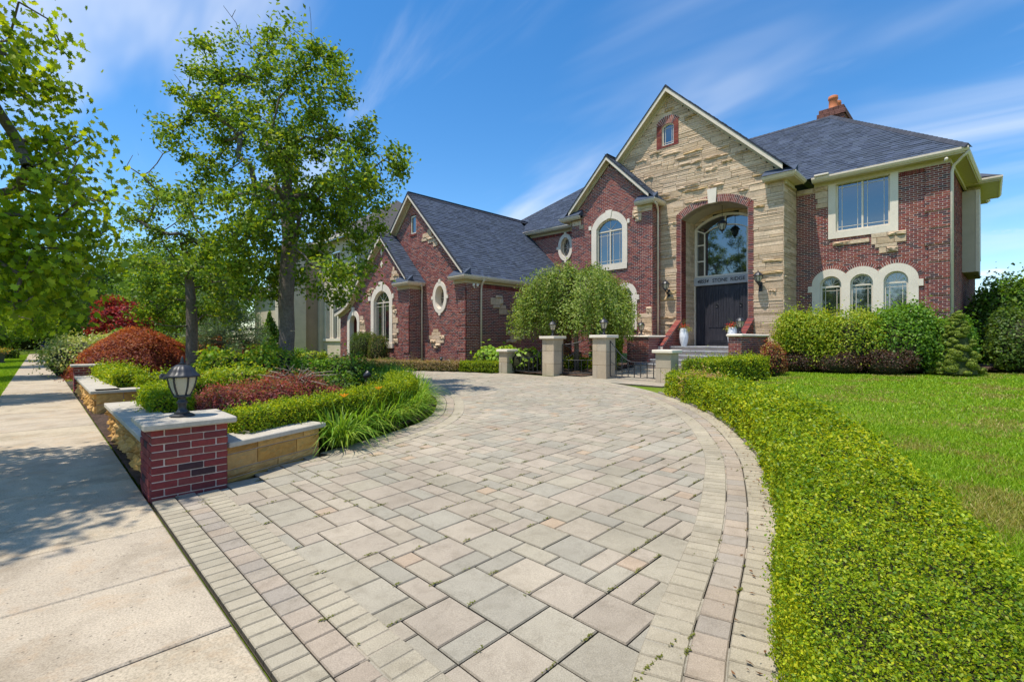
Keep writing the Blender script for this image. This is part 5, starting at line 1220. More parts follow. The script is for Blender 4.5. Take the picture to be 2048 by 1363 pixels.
# ---------------------------------------------------------------- clipped hedges
BOX = [(.245, .31, .008), (.185, .255, .008), (.32, .345, .012), (.075, .15, .008), (.135, .21, .008)]
def hedge(name, path, wid, h, label, s0=.03, pal=BOX, wts=None, cov=2.0, group='clipped boxwood hedges', cat='hedge', near=None, colf=None, zf=None, seed=0, taper=1.0, closed_ends=True, tilt=.75):
    C = catmull(path, .05) if len(path) > 2 else np.stack([np.linspace(path[0][k], path[1][k], max(4, int(math.dist(path[0], path[1]) / .05))) for k in (0, 1)], 1)
    nrm = normals2(C, 1); Lc = len(C) * .05; per = 2 * h + wid
    t = empty(name, (C[0][0], C[0][1], G(C[0][0])), label, cat, group); o = np.array(t.location)
    Ps = []; Ns = []; Ss = []; nseg = max(1, int(Lc / .5))
    for k in range(nseg):
        i0, i1 = int(k * len(C) / nseg), int((k + 1) * len(C) / nseg); m = C[(i0 + i1) // 2]; D = math.hypot(*m)
        s = s0 if near is None else float(np.clip(s0 * D / near, s0 * .62, s0 * 2.2))
        n = int((Lc / nseg) * per * cov / (s * s * .5)); i = NR.uniform(i0, max(i0 + 1, i1), n); a = i.astype(int).clip(0, len(C) - 2); f = (i - a)[:, None]
        p = C[a] * (1 - f) + C[a + 1] * f; q = nrm[a]
        u = NR.uniform(0, per, n); off = np.where(u < h, -wid / 2, np.where(u < h + wid, u - h - wid / 2, wid / 2)); z = np.where(u < h, u, np.where(u < h + wid, h, per - u))
        no = np.where(u < h, -1, np.where(u < h + wid, 0, 1)); nz = np.where((u >= h) & (u < h + wid), 1.0, .15)
        # rounded shoulders
        ed = np.clip((np.abs(off) / (wid / 2) - .72) / .28, 0, 1) * np.clip((z / h - .7) / .3, 0, 1); z = z - ed * .06 * h; off = off * (1 - .06 * ed) * (taper + (1 - taper) * z / h)
        x = p[:, 0] + q[:, 0] * off; y = p[:, 1] + q[:, 1] * off
        gz_ = GV(x) if zf is None else zf(x, y); pt = np.stack([x, y, gz_ + z], 1); nv = np.stack([q[:, 0] * no, q[:, 1] * no, nz], 1)
        pt += nv * (lumps(pt, 4.5, seed) * .035 + lumps(pt, 13, seed) * .018 + NR.normal(0, .014, n) - NR.exponential(.024, n))[:, None]
        Ps.append(pt); Ns.append(nv); Ss.append(np.full(n, s))
    # both ends, and upright young shoots standing out of the clipped surface
    for e_, sg in ((0, -1), (len(C) - 1, 1)):
        m = C[e_]; D = math.hypot(*m); s = s0 if near is None else float(np.clip(s0 * D / near, s0 * .62, s0 * 2.2)); n = int(wid * h * cov * 1.2 / (s * s * .5)); tn = np.array([nrm[e_][1], -nrm[e_][0]]) * sg
        off = NR.uniform(-wid / 2, wid / 2, n); z = NR.uniform(0, h, n); x = m[0] + nrm[e_][0] * off + tn[0] * NR.normal(.03, .025, n); y = m[1] + nrm[e_][1] * off + tn[1] * NR.normal(.03, .025, n)
        pt = np.stack([x, y, (GV(x) if zf is None else zf(x, y)) + z], 1); Ps.append(pt); Ns.append(np.tile([tn[0], tn[1], .2], (n, 1))); Ss.append(np.full(n, s))
    P = np.concatenate(Ps); Nv = np.concatenate(Ns); S = np.concatenate(Ss)
    k = NR.choice(len(P), len(P) // 9); ln_ = NR.exponential(.6, len(k))[:, None] * S[k][:, None] * 2.2
    dirv = unit(unit(Nv[k]) * .8 + np.array([0, 0, .7]) + NR.normal(0, .3, (len(k), 3)))
    for q in (.35, .7, 1.0): Ps.append(P[k] + dirv * ln_ * q); Ns.append(dirv); Ss.append(S[k])
    P = np.concatenate(Ps); Nv = np.concatenate(Ns); S = np.concatenate(Ss)
    c = pick(pal, len(P), .2, wts); tone = lumps(P, 2.1, seed + 3) * .16 + lumps(P, 7, seed) * .10; c *= (1 + tone)[:, None]; c[:, 0] *= 1 + .5 * tone
    if colf is not None: c = colf(P, c)
    f = poly_mesh('foliage', leaf_quads(P - o, Nv, S, .62, tilt), 4, c, M['leaf'], t)
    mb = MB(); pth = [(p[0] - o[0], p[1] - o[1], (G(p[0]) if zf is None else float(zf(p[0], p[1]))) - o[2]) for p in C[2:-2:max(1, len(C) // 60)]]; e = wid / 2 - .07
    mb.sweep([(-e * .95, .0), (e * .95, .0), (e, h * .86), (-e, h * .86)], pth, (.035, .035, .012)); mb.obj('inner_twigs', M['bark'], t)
    return t
# big hedge along the right edge of the drive
co = [tuple(p + (-NO[i]) * .43) for i, p in list(enumerate(C_out))[20:232:12]]
def brown(P, c):
    d = np.hypot(P[:, 0] - 9.55, P[:, 1] - 4.05); k = (d < .55) & (NR.random(len(P)) < np.clip(1.4 - d / .42, 0, .95))
    c[k] = pick([(.36, .24, .11), (.42, .28, .14), (.27, .18, .08)], k.sum()); return c
hedge('boxwood_hedge', co, .86, .50, 'long yellow green boxwood hedge curving along the right of the driveway', .0195, near=3.0, cov=2.2, colf=brown, seed=1)
hedge('boxwood_hedge', [(12.35, 5.45), (13.6, 5.25), (15.0, 4.85)], .85, .62, 'clipped bright hedge between the short pillar and the front steps', .045, cov=2.2, seed=2)
# ---------------------------------------------------------------- lawn grass
def grass(name, n, region, h, label, pal, zoff=-.048, wid=.0048, patchy=True):
    x, y = region(n); n = len(x); hh = h * NR.uniform(.5, 1.25, n); D = np.hypot(x, y); ww = wid * np.clip(D / 4.5, .8, 4)
    a = NR.uniform(0, 2 * math.pi, n); le = NR.normal(0, .45, (n, 2)) * hh[:, None]; z = GV(x) + zoff
    V = np.empty((n, 3, 3)); V[:, 0] = np.stack([x - np.cos(a) * ww, y - np.sin(a) * ww, z], 1); V[:, 1] = np.stack([x + np.cos(a) * ww, y + np.sin(a) * ww, z], 1); V[:, 2] = np.stack([x + le[:, 0], y + le[:, 1], z + hh], 1)
    c = pick(pal, n, .2)
    if patchy:
        k = lumps(np.stack([x, y, x * 0], 1), 1.3, 4) + .6 * lumps(np.stack([x, y, x * 0], 1), 3.7, 1) + NR.normal(0, .25, n); c[k > .42] = pick([(.25, .235, .05), (.30, .26, .08), (.20, .22, .035)], (k > .42).sum(), .2)
    o = poly_mesh(name, V, 3, c, M['blade']); tag(o, label, 'grass', kind='stuff'); return o
GP_ = [(.165, .28, .010), (.205, .32, .014), (.13, .235, .010), (.25, .34, .02)]
hp = C_out + (-NO) * .9
lawn_poly = [tuple(p) for p in hp[20:215:8]] + [(12.2, 4.9), (15.3, 4.4), (17.7, 4.9), (18.0, 3.0), (18.9, 1.1), (20.8, -.8), (24, -2.4), (30, -6), (20, -9), (10, -6), (4, -3), (1.6, -.9)]
def lawn_reg(n):
    # denser near the camera
    out_x = []; out_y = []
    for r0, r1, m in ((0, 5, .34), (5, 9, .33), (9, 26, .33)):
        a = NR.uniform(-.55, .75, int(n * m * 2.2)); r = np.sqrt(NR.uniform(r0 ** 2, r1 ** 2, len(a))); x, y = r * np.cos(a), r * np.sin(a); k = inpoly(x, y, lawn_poly); out_x.append(x[k][:int(n * m)]); out_y.append(y[k][:int(n * m)])
    return np.concatenate(out_x), np.concatenate(out_y)
grass('lawn_grass', 380000, lawn_reg, .042, 'bright green mown lawn right of the hedge', GP_)
def verge_reg(n):
    y = NR.uniform(12, 70, n); x = -.72 - NR.uniform(0, 1, n) ** 2 * 3.5; return x, y
grass('verge_grass', 60000, verge_reg, .07, 'green grass verge left of the sidewalk', GP_, -.05, .004, False)
def strip_reg(n):
    y = NR.uniform(23.4, 60, n); x = .72 + NR.uniform(0, 1, n) ** 1.5 * 6; return x, y
grass('far_grass', 50000, strip_reg, .07, 'green grass beside the sidewalk beyond the far pillar', GP_, -.05, .004, False)
# ---------------------------------------------------------------- shrubs
def shrub(name, cx, cy, rx, ry, h, label, pal, leaf=.06, cov=2.2, cat='shrub', group=None, z0=None, lobes=9, aspect=.6, tilt=.8, wts=None, flat=.5, mat='leaf', core=True, droop=0, seed=0, fn=None, stem=True, ragged=.0, corecol=(.03, .032, .012)):
    """lumpy shrub: leaves over the surfaces of several lobes"""
    z0 = G(cx) if z0 is None else z0; t = empty(name, (cx, cy, z0), label, cat, group); rr = np.random.default_rng(abs(seed + int(cx * 100 + cy * 10))); Ps = []; Ns = []
    L_ = [(0, 0, h * .5, rx * .86, ry * .86, h * .5)]
    for k in range(lobes):
        a = rr.uniform(0, 2 * math.pi); r = math.sqrt(rr.uniform(.1, 1)) * .62; zc = h * rr.uniform(.22, .78); q = rr.uniform(.30, .46)
        L_.append((rx * r * math.cos(a), ry * r * math.sin(a), zc, rx * q, ry * q, min(h * q * 1.05, zc, h * 1.0 - zc + h * .12)))
    for (x, y, z, a, b, c) in L_:
        area = 4 * math.pi * ((a * b) ** 1.6 / 3 + (a * c) ** 1.6 / 3 + (b * c) ** 1.6 / 3) ** (1 / 1.6); n = int(area * cov / (leaf * leaf * aspect) * .62)
        v = unit(NR.normal(0, 1, (n, 3))); r = 1 - NR.exponential(.10, n); r = np.where(NR.random(n) < ragged, 1 + NR.exponential(.14, n), r)
        p = np.stack([x + v[:, 0] * a * r, y + v[:, 1] * b * r, z + v[:, 2] * c * r], 1); p += v * (lumps(p, 6 / max(.4, (a + b)), seed) * .10 * (a + b) / 2)[:, None]
        k = p[:, 2] > .02; Ps.append(p[k]); Ns.append((v * np.array([1, 1, .8]) + np.array([0, 0, .35 - droop]))[k])
    P = np.concatenate(Ps); Nv = np.concatenate(Ns); c = pick(pal, len(P), .2, wts)
    if fn is not None: P, c = fn(P, c, h)
    poly_mesh('foliage', leaf_quads(P, Nv, leaf, aspect, tilt), 4, c, M[mat], t)
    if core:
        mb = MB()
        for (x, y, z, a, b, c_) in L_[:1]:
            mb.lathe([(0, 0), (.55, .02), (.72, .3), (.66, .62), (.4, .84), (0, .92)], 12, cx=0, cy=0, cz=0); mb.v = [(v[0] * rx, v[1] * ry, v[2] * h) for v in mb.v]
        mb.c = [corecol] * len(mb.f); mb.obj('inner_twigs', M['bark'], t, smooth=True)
    elif stem:
        mb = MB()
        for k in range(6):
            a = rr.uniform(0, 6.28); mb.tube([(0, 0, 0), (rx * .25 * math.cos(a), ry * .25 * math.sin(a), h * .35), (rx * .5 * math.cos(a), ry * .5 * math.sin(a), h * .75)], [.02, .014, .006], 5, (.10, .075, .05))
        mb.obj('stems', M['bark'], t)
    return t
YG = [(.25, .31, .018), (.20, .28, .016), (.12, .20, .014), (.32, .34, .03)]; MG = [(.10, .20, .018), (.14, .25, .02), (.07, .15, .014)]; DG = [(.045, .085, .012), (.065, .115, .015), (.03, .06, .012), (.095, .14, .02)]
PUR = [(.075, .035, .03), (.11, .05, .035), (.05, .028, .026), (.13, .075, .05), (.07, .07, .03)]; RST = [(.30, .085, .028), (.22, .055, .026), (.38, .13, .035), (.13, .032, .022)]
# right wing bed
shrub('leafy_shrub', 18.75, 4.35, 1.35, 1.15, 1.8, 'tall yellow green shrub left of the arched windows', YG, .075, seed=1, ragged=.28, lobes=18, group='shrubs under the right wing windows')
shrub('leafy_shrub', 18.85, 3.15, 1.35, 1.2, 1.78, 'yellow green shrub below the middle arched window', YG, .075, seed=2, ragged=.28, lobes=18, group='shrubs under the right wing windows')
shrub('leafy_shrub', 19.2, 2.0, 1.3, 1.15, 1.86, 'fresh green broadleaf shrub below the right arched window', MG, .09, seed=3, ragged=.28, lobes=18, group='shrubs under the right wing windows')
shrub('leafy_shrub', 19.5, 1.0, 1.0, .85, 1.6, 'fresh green shrub at the brick corner of the right wing', MG, .09, seed=33, ragged=.16, lobes=10, group='shrubs under the right wing windows')
for k, (x, y, rx, ry, h, lab) in enumerate(((17.95, 4.55, .55, .75, .62, 'dark purple low shrub at the left end of the window bed'), (18.0, 3.35, .55, .85, .62, 'dark purple low shrub in the middle of the window bed'), (18.25, 2.2, .55, .75, .66, 'dark purple low shrub beside the dwarf spruce bed'))):
    shrub('purple_barberry', x, y, rx, ry, h, lab, PUR, .055, seed=40 + k, group='dark purple shrubs edging the lawn', lobes=9, ragged=.1)
shrub('red_barberry', 16.2, 4.75, .55, .4, .95, 'reddish barberry shrub against the low brick wall by the steps', [(.20, .03, .03), (.30, .16, .05), (.14, .025, .025), (.33, .25, .08)], .06, seed=50, ragged=.2)
shrub('dark_holly', 21.3, -.75, 1.5, .95, 1.75, 'dark green holly mass at the far right of the bed', DG + [(.10, .16, .02)], .09, seed=51, ragged=.1, lobes=12)
shrub('tall_shrub', 25.6, -.25, 1.7, 1.1, 2.9, 'tall green shrub under the cantilevered side bay', DG + MG, .13, seed=52, ragged=.14, lobes=14)
shrub('tall_shrub', 27.6, -1.9, 2.4, 1.7, 3.6, 'tall bright green shrub at the right edge of the picture', YG + MG, .16, seed=53, ragged=.16, lobes=14)
shrub('tall_shrub', 32, -4.2, 3, 2.2, 3.9, 'far green shrub closing the right side yard', MG + DG, .2, seed=54, ragged=.14)
def dwarf_spruce(cx, cy, label, h=1.55, r=.52):
    t = empty('dwarf_spruce', (cx, cy, G(cx)), label, 'conifer'); Ps = []; Ns = []
    rr = np.random.default_rng(5)
    for k in range(120):
        f = (k + .5) / 120; z = h * f * rr.uniform(.94, 1.03); R_ = (r * (1 - f) ** .8 + .05) * rr.uniform(.75, 1.12); a = k * 2.4 + rr.uniform(-.9, .9); s = rr.uniform(.09, .17) * (1 - f * .4); n = 620
        v = unit(NR.normal(0, 1, (n, 3))); p = np.array([R_ * .82 * math.cos(a), R_ * .82 * math.sin(a), z]) + v * s * np.array([1, 1, .62]) * (1 - NR.exponential(.06, n))[:, None]; k_ = p[:, 2] > .02; Ps.append(p[k_]); Ns.append(v[k_])
    P = np.concatenate(Ps); poly_mesh('foliage', leaf_quads(P, np.concatenate(Ns), .042, .34, .5), 4, pick([(.17, .22, .02), (.12, .17, .018), (.22, .26, .026), (.08, .125, .016)], len(P)), M['needle'], t)
    mb = MB(); mb.lathe([(r * .8, 0.02), (r * .55, h * .4), (.06, h * .93)], 10, c=(.06, .08, .02)); mb.obj('inner_twigs', M['bark'], t)
dwarf_spruce(18.85, .62, 'dwarf spruce with spiralling tufts at the house corner', 1.75, .56)
# weeping tree in front of the garage wall
def weeping(cx, cy, label):
    t = empty('weeping_tree', (cx, cy, G(cx)), label, 'tree'); rr = random.Random(4); mb = MB(); Ps = []; Ns = []
    mb.tube([(0, 0, 0), (.04, .03, .8), (-.03, .02, 1.6), (0, 0, 2.6)], [.11, .09, .08, .06], 9, (.16, .13, .10))
    for k in range(430):
        a = rr.uniform(0, 6.283); R_ = 2.15 * math.sqrt(rr.uniform(.03, 1)) * (1 + .15 * math.sin(3 * a + 1) + .09 * math.sin(7 * a)); zt = 2.75 + .85 * (1 - (R_ / 2.1) ** 2) + .42 * math.sin(5 * a + 3 * R_) * (R_ / 2) + rr.uniform(-.3, .3); zl = rr.uniform(1.05, 2.1) if R_ > 1.0 else zt - rr.uniform(.4, 1.5)
        pts = [(0, 0, 2.5), (R_ * .45 * math.cos(a), R_ * .45 * math.sin(a), (2.5 + zt) / 2 + .25), (R_ * .85 * math.cos(a), R_ * .85 * math.sin(a), zt), (R_ * 1.02 * math.cos(a), R_ * 1.02 * math.sin(a), zt - .3), (R_ * 1.06 * math.cos(a), R_ * 1.06 * math.sin(a), zl)]
        if k % 4 == 0: mb.tube(pts, [.025, .016, .01, .006, .003], 4, (.15, .12, .09))
        m = int(60 + 55 * (zt - zl)); f = np.array([rr.random() for _ in range(m)]); cv = catmull(pts[2:] if R_ > .8 else pts[1:3], .05); i = (f * (len(cv) - 1)).astype(int)
        p = cv[i] + NR.normal(0, .085, (m, 3)); Ps.append(p); Ns.append(np.tile([math.cos(a), math.sin(a), .5], (m, 1)))
    P = np.concatenate(Ps); poly_mesh('crown', leaf_quads(P, np.concatenate(Ns), .085, .55, .7), 4, pick([(.17, .24, .035), (.13, .20, .03), (.22, .28, .05), (.085, .14, .022), (.26, .30, .09)], len(P)), M['leaf'], t); mb.obj('trunk', M['bark'], t, smooth=True)
weeping(14.1, 10.75, 'weeping tree with hanging leafy curtain behind the gate pillars')
shrub('leafy_shrub', 16.0, 10.75, .72, .72, 1.75, 'rounded yellow green shrub beside the stone patch of the brick bay', YG + MG, .07, seed=60, ragged=.1, lobes=12)
# hosta bed and strip hedges beside the garage
for k, (x, y, lab) in enumerate(((12.75, 13.0, 'broadleaf hosta clump behind the short fence pillar'), (12.85, 14.0, 'broadleaf hosta clump at the garage corner downspout'), (12.7, 12.0, 'broadleaf hosta clump behind the left fence'), (13.9, 14.2, 'broadleaf hosta clump along the garage side wall'))):
    shrub('hosta', x, y, .85, .8, .85, lab, [(.20, .32, .03), (.15, .27, .025), (.25, .36, .05)], .19, 1.5, aspect=.6, seed=70 + k, group='hostas by the garage', core=True, tilt=.5, lobes=6, ragged=.1)
DRY = [(.30, .215, .13), (.26, .18, .10), (.22, .17, .07), (.16, .17, .03), (.34, .26, .17)]
hedge('dry_hedge', [(11.72, 14.6), (11.15, 16.3), (10.85, 18.0), (10.55, 20.5), (10.35, 23.0)], .45, .34, 'dry brownish low hedge along the drive before the garage', .045, pal=DRY, cov=1.8, group='low hedges along the drive', seed=5)
hedge('boxwood_hedge', [(12.1, 12.75), (11.98, 13.6), (11.75, 14.5)], .42, .36, 'short green boxwood strip beside the garage corner', .04, cov=2.0, seed=6)
hedge('boxwood_hedge', [(14.8, 9.6), (14.6, 11), (14.2, 12)], .5, .42, 'low clipped hedge seen through the open gate', .05, pal=BOX + [(.25, .17, .06)], cov=2.0, seed=7)
def on_stem(x, y, h, r, lab, pal, seed):
    t = shrub('topiary_shrub', x, y, r, r, 1.3, lab, pal, .05, 2.0, z0=G(x) + h - .35, seed=seed, lobes=10, ragged=.1, group='rounded topiary shrubs by the garage', core=True); mb = MB(); mb.tube([(0, 0, -.5), (.03, 0, .1), (0, .02, .6)], [.05, .045, .03], 7, (.13, .10, .075)); mb.obj('trunk', M['bark'], t)
on_stem(11.2, 21.6, .55, .68, 'larger round topiary shrub left of the garage window', DG + [(.11, .15, .02)], 81)
on_stem(11.05, 19.75, .45, .52, 'smaller olive round shrub in front of the garage window', DG + [(.15, .13, .03), (.16, .12, .04)], 82)
shrub('low_juniper', 10.95, 19.2, .8, .5, .38, 'low olive spreading shrub under the garage window', DG + [(.16, .15, .04)], .05, seed=83)
shrub('low_juniper', 11.0, 22.4, .6, .8, .45, 'low dark spreading shrub below the larger topiary', DG, .05, seed=84)
# ================================================================ trees
def grow(base, trunk, targets, rtip=.006, step=.3, sag=.0, rr=None, power=.46, wig=.05, trunk_r=None):
    """skeleton: trunk polyline, then each target point joins the nearest node; returns nodes, parents, radii"""
    rr = rr or np.random.default_rng(1); N_ = [np.array(p, float) for p in trunk]; par = [-1] + list(range(len(trunk) - 1)); start = max(1, int(len(trunk) * .45))
    fork = np.array(trunk[-1]); targets = sorted(targets, key=lambda t: np.linalg.norm(np.array(t) - fork) + rr.uniform(0, .6)); tips = []
    for tg in targets:
        tg = np.array(tg, float); A = np.array(N_[start:]); d = np.linalg.norm(A - tg, axis=1) + .55 * np.clip(A[:, 2] - tg[2], 0, None) + .25 * np.linalg.norm(A[:, :2] - np.array(base[:2]), axis=1) * 0
        i = int(np.argmin(d)) + start; p = N_[i]; L_ = np.linalg.norm(tg - p); k = max(1, int(L_ / step)); last = i
        for q in range(1, k + 1):
            f = q / k; w = p + (tg - p) * f + rr.normal(0, wig, 3) * (1 if q < k else .3) + np.array([0, 0, -sag * 4 * f * (1 - f) * L_ * .3 + .10 * L_ * f * (1 - f)])
            N_.append(w); par.append(last); last = len(N_) - 1
        tips.append(last)
    cnt = np.zeros(len(N_))
    for t in tips: cnt[t] += 1
    for i in range(len(N_) - 1, 0, -1): cnt[par[i]] += max(cnt[i], .2)
    rad = rtip * np.maximum(cnt, .6) ** power
    if trunk_r:
        k = trunk_r / rad[0]
        rad = rad * (1 + (k - 1) * np.clip(rad / rad[0], 0, 1))
    return np.array(N_), par, rad, tips
def wood(N_, par, rad, c, o, sides=7):
    mb = MB()
    for i in range(1, len(N_)):
        a, b = N_[par[i]] - o, N_[i] - o; d = b - a; l = np.linalg.norm(d)
        if l < 1e-4: continue
        d /= l; ref = np.array([1, 0, 0.]) if abs(d[0]) < .8 else np.array([0, 1., 0]); u = np.cross(d, ref); u /= np.linalg.norm(u); v = np.cross(d, u); ra, rb = rad[par[i]] if par[i] < i - 1 or True else 0, rad[i]
        ra = min(ra, rb * 1.5) if par[i] != i - 1 else ra; s = sides if rb > .03 else (5 if rb > .012 else 3)
        vs = [tuple(a + (u * math.cos(k * 2 * math.pi / s) + v * math.sin(k * 2 * math.pi / s)) * ra) for k in range(s)] + [tuple(b + (u * math.cos(k * 2 * math.pi / s) + v * math.sin(k * 2 * math.pi / s)) * rb) for k in range(s)]
        mb.add(vs, [(k, (k + 1) % s, s + (k + 1) % s, s + k) for k in range(s)], c)
    return mb
def blob_targets(blobs, D0, per, depth=1.0, rr=None):
    out_ = []
    for b in blobs:
        px_, py_, r_ = b[:3]; D = b[3] if len(b) > 3 else D0 + rr.uniform(-1, 1) * depth; c = np.array(at(px_, py_, D)); R_ = r_ / FPX * D
        n = max(3, int(per * (r_ / 80) ** 2 * (D0 / 12.6) ** 0))
        v = unit(rr.normal(0, 1, (n, 3))) * (rr.uniform(.15, 1, (n, 1)) ** .5) * R_ * np.array([1.0, 1.0, .92]); out_ += [tuple(c + q) for q in v]
    return out_
def make_tree(name, base, trunk, targets, label, nleaf, leaf, pal, spread, seed, bare=(), trunk_r=.2, maple=False, group=None, wts=None, bark=(.17, .14, .12), up=.5, cat='tree', aspect=.62, gloss='leaf'):
    rr = np.random.default_rng(seed); o = np.array(base, float); t = empty(name, base, label, cat, group)
    N_, par, rad, tips = grow(base, trunk, list(targets) + list(bare), rr=rr, trunk_r=trunk_r)
    wood(N_, par, rad, bark, o, 10).obj('trunk', M['bark'], t, smooth=True)
    T = np.array(targets); n = len(T); w = rr.uniform(.4, 1.5, n); idx = NR.choice(n, nleaf, p=w / w.sum()); sp = spread * rr.uniform(.6, 1.3, n)
    P = T[idx] + NR.normal(0, 1, (nleaf, 3)) * sp[idx][:, None] * np.array([1, 1, .75]) - o; Nv = np.tile([0, 0, up], (nleaf, 1)) + unit(P - P.mean(0)) * .5
    c = pick(pal, nleaf, .2, wts); c *= (1 + (w[idx] - .95) * .0)[:, None]
    V = leaf_maple(P, Nv, leaf) if maple else leaf_quads(P, Nv, leaf, aspect, .75)
    poly_mesh('crown', V, len(MAPLE) if maple else 4, c, M[gloss], t); return t
rt = np.random.default_rng(42)
PEAR = [(.11, .19, .018), (.08, .145, .014), (.16, .24, .02), (.22, .28, .022), (.055, .10, .012)]
B1 = [(450, 120, 70), (540, 90, 55), (620, 110, 70), (665, 170, 55), (400, 195, 55), (480, 230, 95), (590, 230, 110), (350, 240, 42), (420, 300, 65), (520, 350, 120), (640, 340, 115), (725, 270, 48), (720, 360, 75), (790, 335, 42), (460, 430, 85), (560, 470, 115), (680, 470, 90), (740, 430, 60), (500, 560, 75), (620, 560, 75), (700, 540, 55), (440, 520, 60), (330, 250, 30)]
b1 = tuple(at(572, 772, 12.6)); b1 = (b1[0], b1[1], G(b1[0]) + .02)
tr1 = [b1, (b1[0], b1[1] + .02, .9), (b1[0] + .03, b1[1], 1.7), tuple(at(572, 600, 12.6)), tuple(at(574, 555, 12.6)), tuple(at(580, 480, 12.5)), tuple(at(572, 400, 12.7)), tuple(at(578, 320, 12.5))]
bare1 = [tuple(at(*p)) for p in ((470, 20, 12.5), (445, 10, 12.3), (622, 15, 12.8), (690, 105, 12.8), (350, 150, 12), (372, 185, 12.2), (355, 190, 12.6), (700, 95, 12.9), (660, 520, 11.6), (640, 500, 11.4), (690, 505, 11.5), (700, 540, 11.6), (620, 525, 11.3), (655, 540, 11.4), (560, 60, 13), (810, 320, 12.4))]
make_tree('pear_tree', b1, tr1, blob_targets(B1, 12.6, 15, 1.7, rt), 'tall pear tree with dense green crown at the centre of the island bed', 34000, .12, PEAR, .19, 1, bare1, .19, group='pear trees in the island bed')
B2 = [(300, 370, 32), (340, 400, 45), (405, 395, 48), (300, 450, 42), (360, 480, 65), (430, 470, 55), (275, 540, 42), (340, 560, 65), (420, 560, 55), (310, 620, 45), (370, 625, 50), (440, 600, 45), (470, 530, 45)]
b2 = tuple(at(383, 758, 15.4)); b2 = (b2[0], b2[1], G(b2[0]) + .02)
tr2 = [b2, (b2[0], b2[1], 1.0), tuple(at(384, 650, 15.4)), tuple(at(382, 600, 15.4)), tuple(at(380, 575, 15.4)), tuple(at(376, 530, 15.3))]
bare2 = [tuple(at(*p)) for p in ((265, 310, 15.2), (250, 330, 15), (285, 350, 15.3), (270, 385, 15), (310, 295, 15.5), (345, 300, 15.5), (330, 285, 15.4), (240, 395, 15.2), (330, 650, 14.8), (300, 640, 15))]
make_tree('pear_tree', b2, tr2, blob_targets(B2, 15.4, 15, 1.5, rt), 'smaller pear tree beside the rust coloured dome shrub', 12500, .115, PEAR, .19, 2, bare2, .165, group='pear trees in the island bed')
# street maples in the verge: the near one, then copies further along
MAP = [(.17, .25, .012), (.23, .31, .014), (.12, .19, .012), (.30, .36, .018), (.09, .145, .012)]
mt = (-3.0, 7.8, -.05); rm_ = np.random.default_rng(8)
v = unit(rm_.normal(0, 1, (420, 3))); tg = np.array([-2.75, 7.5, 5.6]) + v * (rm_.uniform(.2, 1, (420, 1)) ** .4) * np.array([1.95, 2.2, 3.1])
tg = [tuple(q) for q in tg if q[2] > 2.5]
ext = blob_targets([(60, 60, 50), (20, 150, 70), (95, 205, 45), (60, 280, 60), (145, 275, 25), (110, 335, 50), (180, 392, 28), (60, 400, 80), (150, 440, 40), (205, 455, 22), (40, 500, 80), (130, 520, 45), (30, 590, 60), (95, 590, 40)], 5.6, 16, .5, rm_)
mtree = make_tree('street_maple', mt, [mt, (-3.0, 7.8, 1.0), (-3.0, 7.8, 2.0), (-3.05, 7.75, 3.2), (-3.0, 7.7, 4.5), (-2.95, 7.7, 6)], tg + ext, 'near maple with large bright leaves at the left edge', 27000, .086, MAP, .19, 3, (), .16, True, 'street maples along the verge')
for k, (x, y, s, rz, lab) in enumerate(((-2.2, 17.0, .8, 2.1, 'second street maple shading the sidewalk before the far pillar'), (-2.3, 27, 1.0, 3.9, 'third street maple along the verge'), (-2.4, 38, 1.05, .8, 'fourth street maple far along the verge'), (-2.2, 50, 1.1, 5.2, 'most distant street maple along the verge'))):
    t = empty('street_maple', (x, y, -.05), lab, 'tree', 'street maples along the verge'); t.rotation_euler = (0, 0, rz); t.scale = (s, s, s * (.82 if k == 0 else .95))
    for ch in mtree.children:
        c = ch.copy(); col.objects.link(c); c.parent = t
# background trees
def generic(seed, h, r, leaf, nleaf, pal, label, loc, name='background_tree', group='trees beyond the gardens', low=.08):
    rr = np.random.default_rng(seed); v = unit(rr.normal(0, 1, (150, 3))); c = np.array([loc[0], loc[1], loc[2] + h * (.5 + low / 2)]); tgs = c + v * (rr.uniform(.1, 1, (150, 1)) ** .38) * np.array([r, r, h * (.5 - low / 2)]); 
    tk = [tuple(loc), (loc[0], loc[1], loc[2] + h * .2), (loc[0] + .1, loc[1], loc[2] + h * .4), (loc[0], loc[1] + .1, loc[2] + h * .6)]
    return make_tree(name, loc, tk, [tuple(q) for q in tgs], label, nleaf, leaf, pal, r * .15, seed, (), h * .022, group=group)
g1 = generic(101, 9.5, 3.6, .26, 9000, [(.10, .18, .02), (.14, .23, .022), (.07, .13, .015)], 'broad green tree behind the red maple', (7.5, 46, .2))
g2 = generic(102, 12, 4.6, .30, 10000, [(.055, .105, .016), (.085, .15, .018), (.04, .075, .013)], 'tall dark green tree far along the street', (3.5, 60, .1))
def dup(src, loc, rz, s, label):
    t = empty(src.name.split('.')[0], loc, label, 'tree', src.get('group')); t.rotation_euler = (0, 0, rz); t.scale = s
    for ch in src.children: c = ch.copy(); col.objects.link(c); c.parent = t
    return t
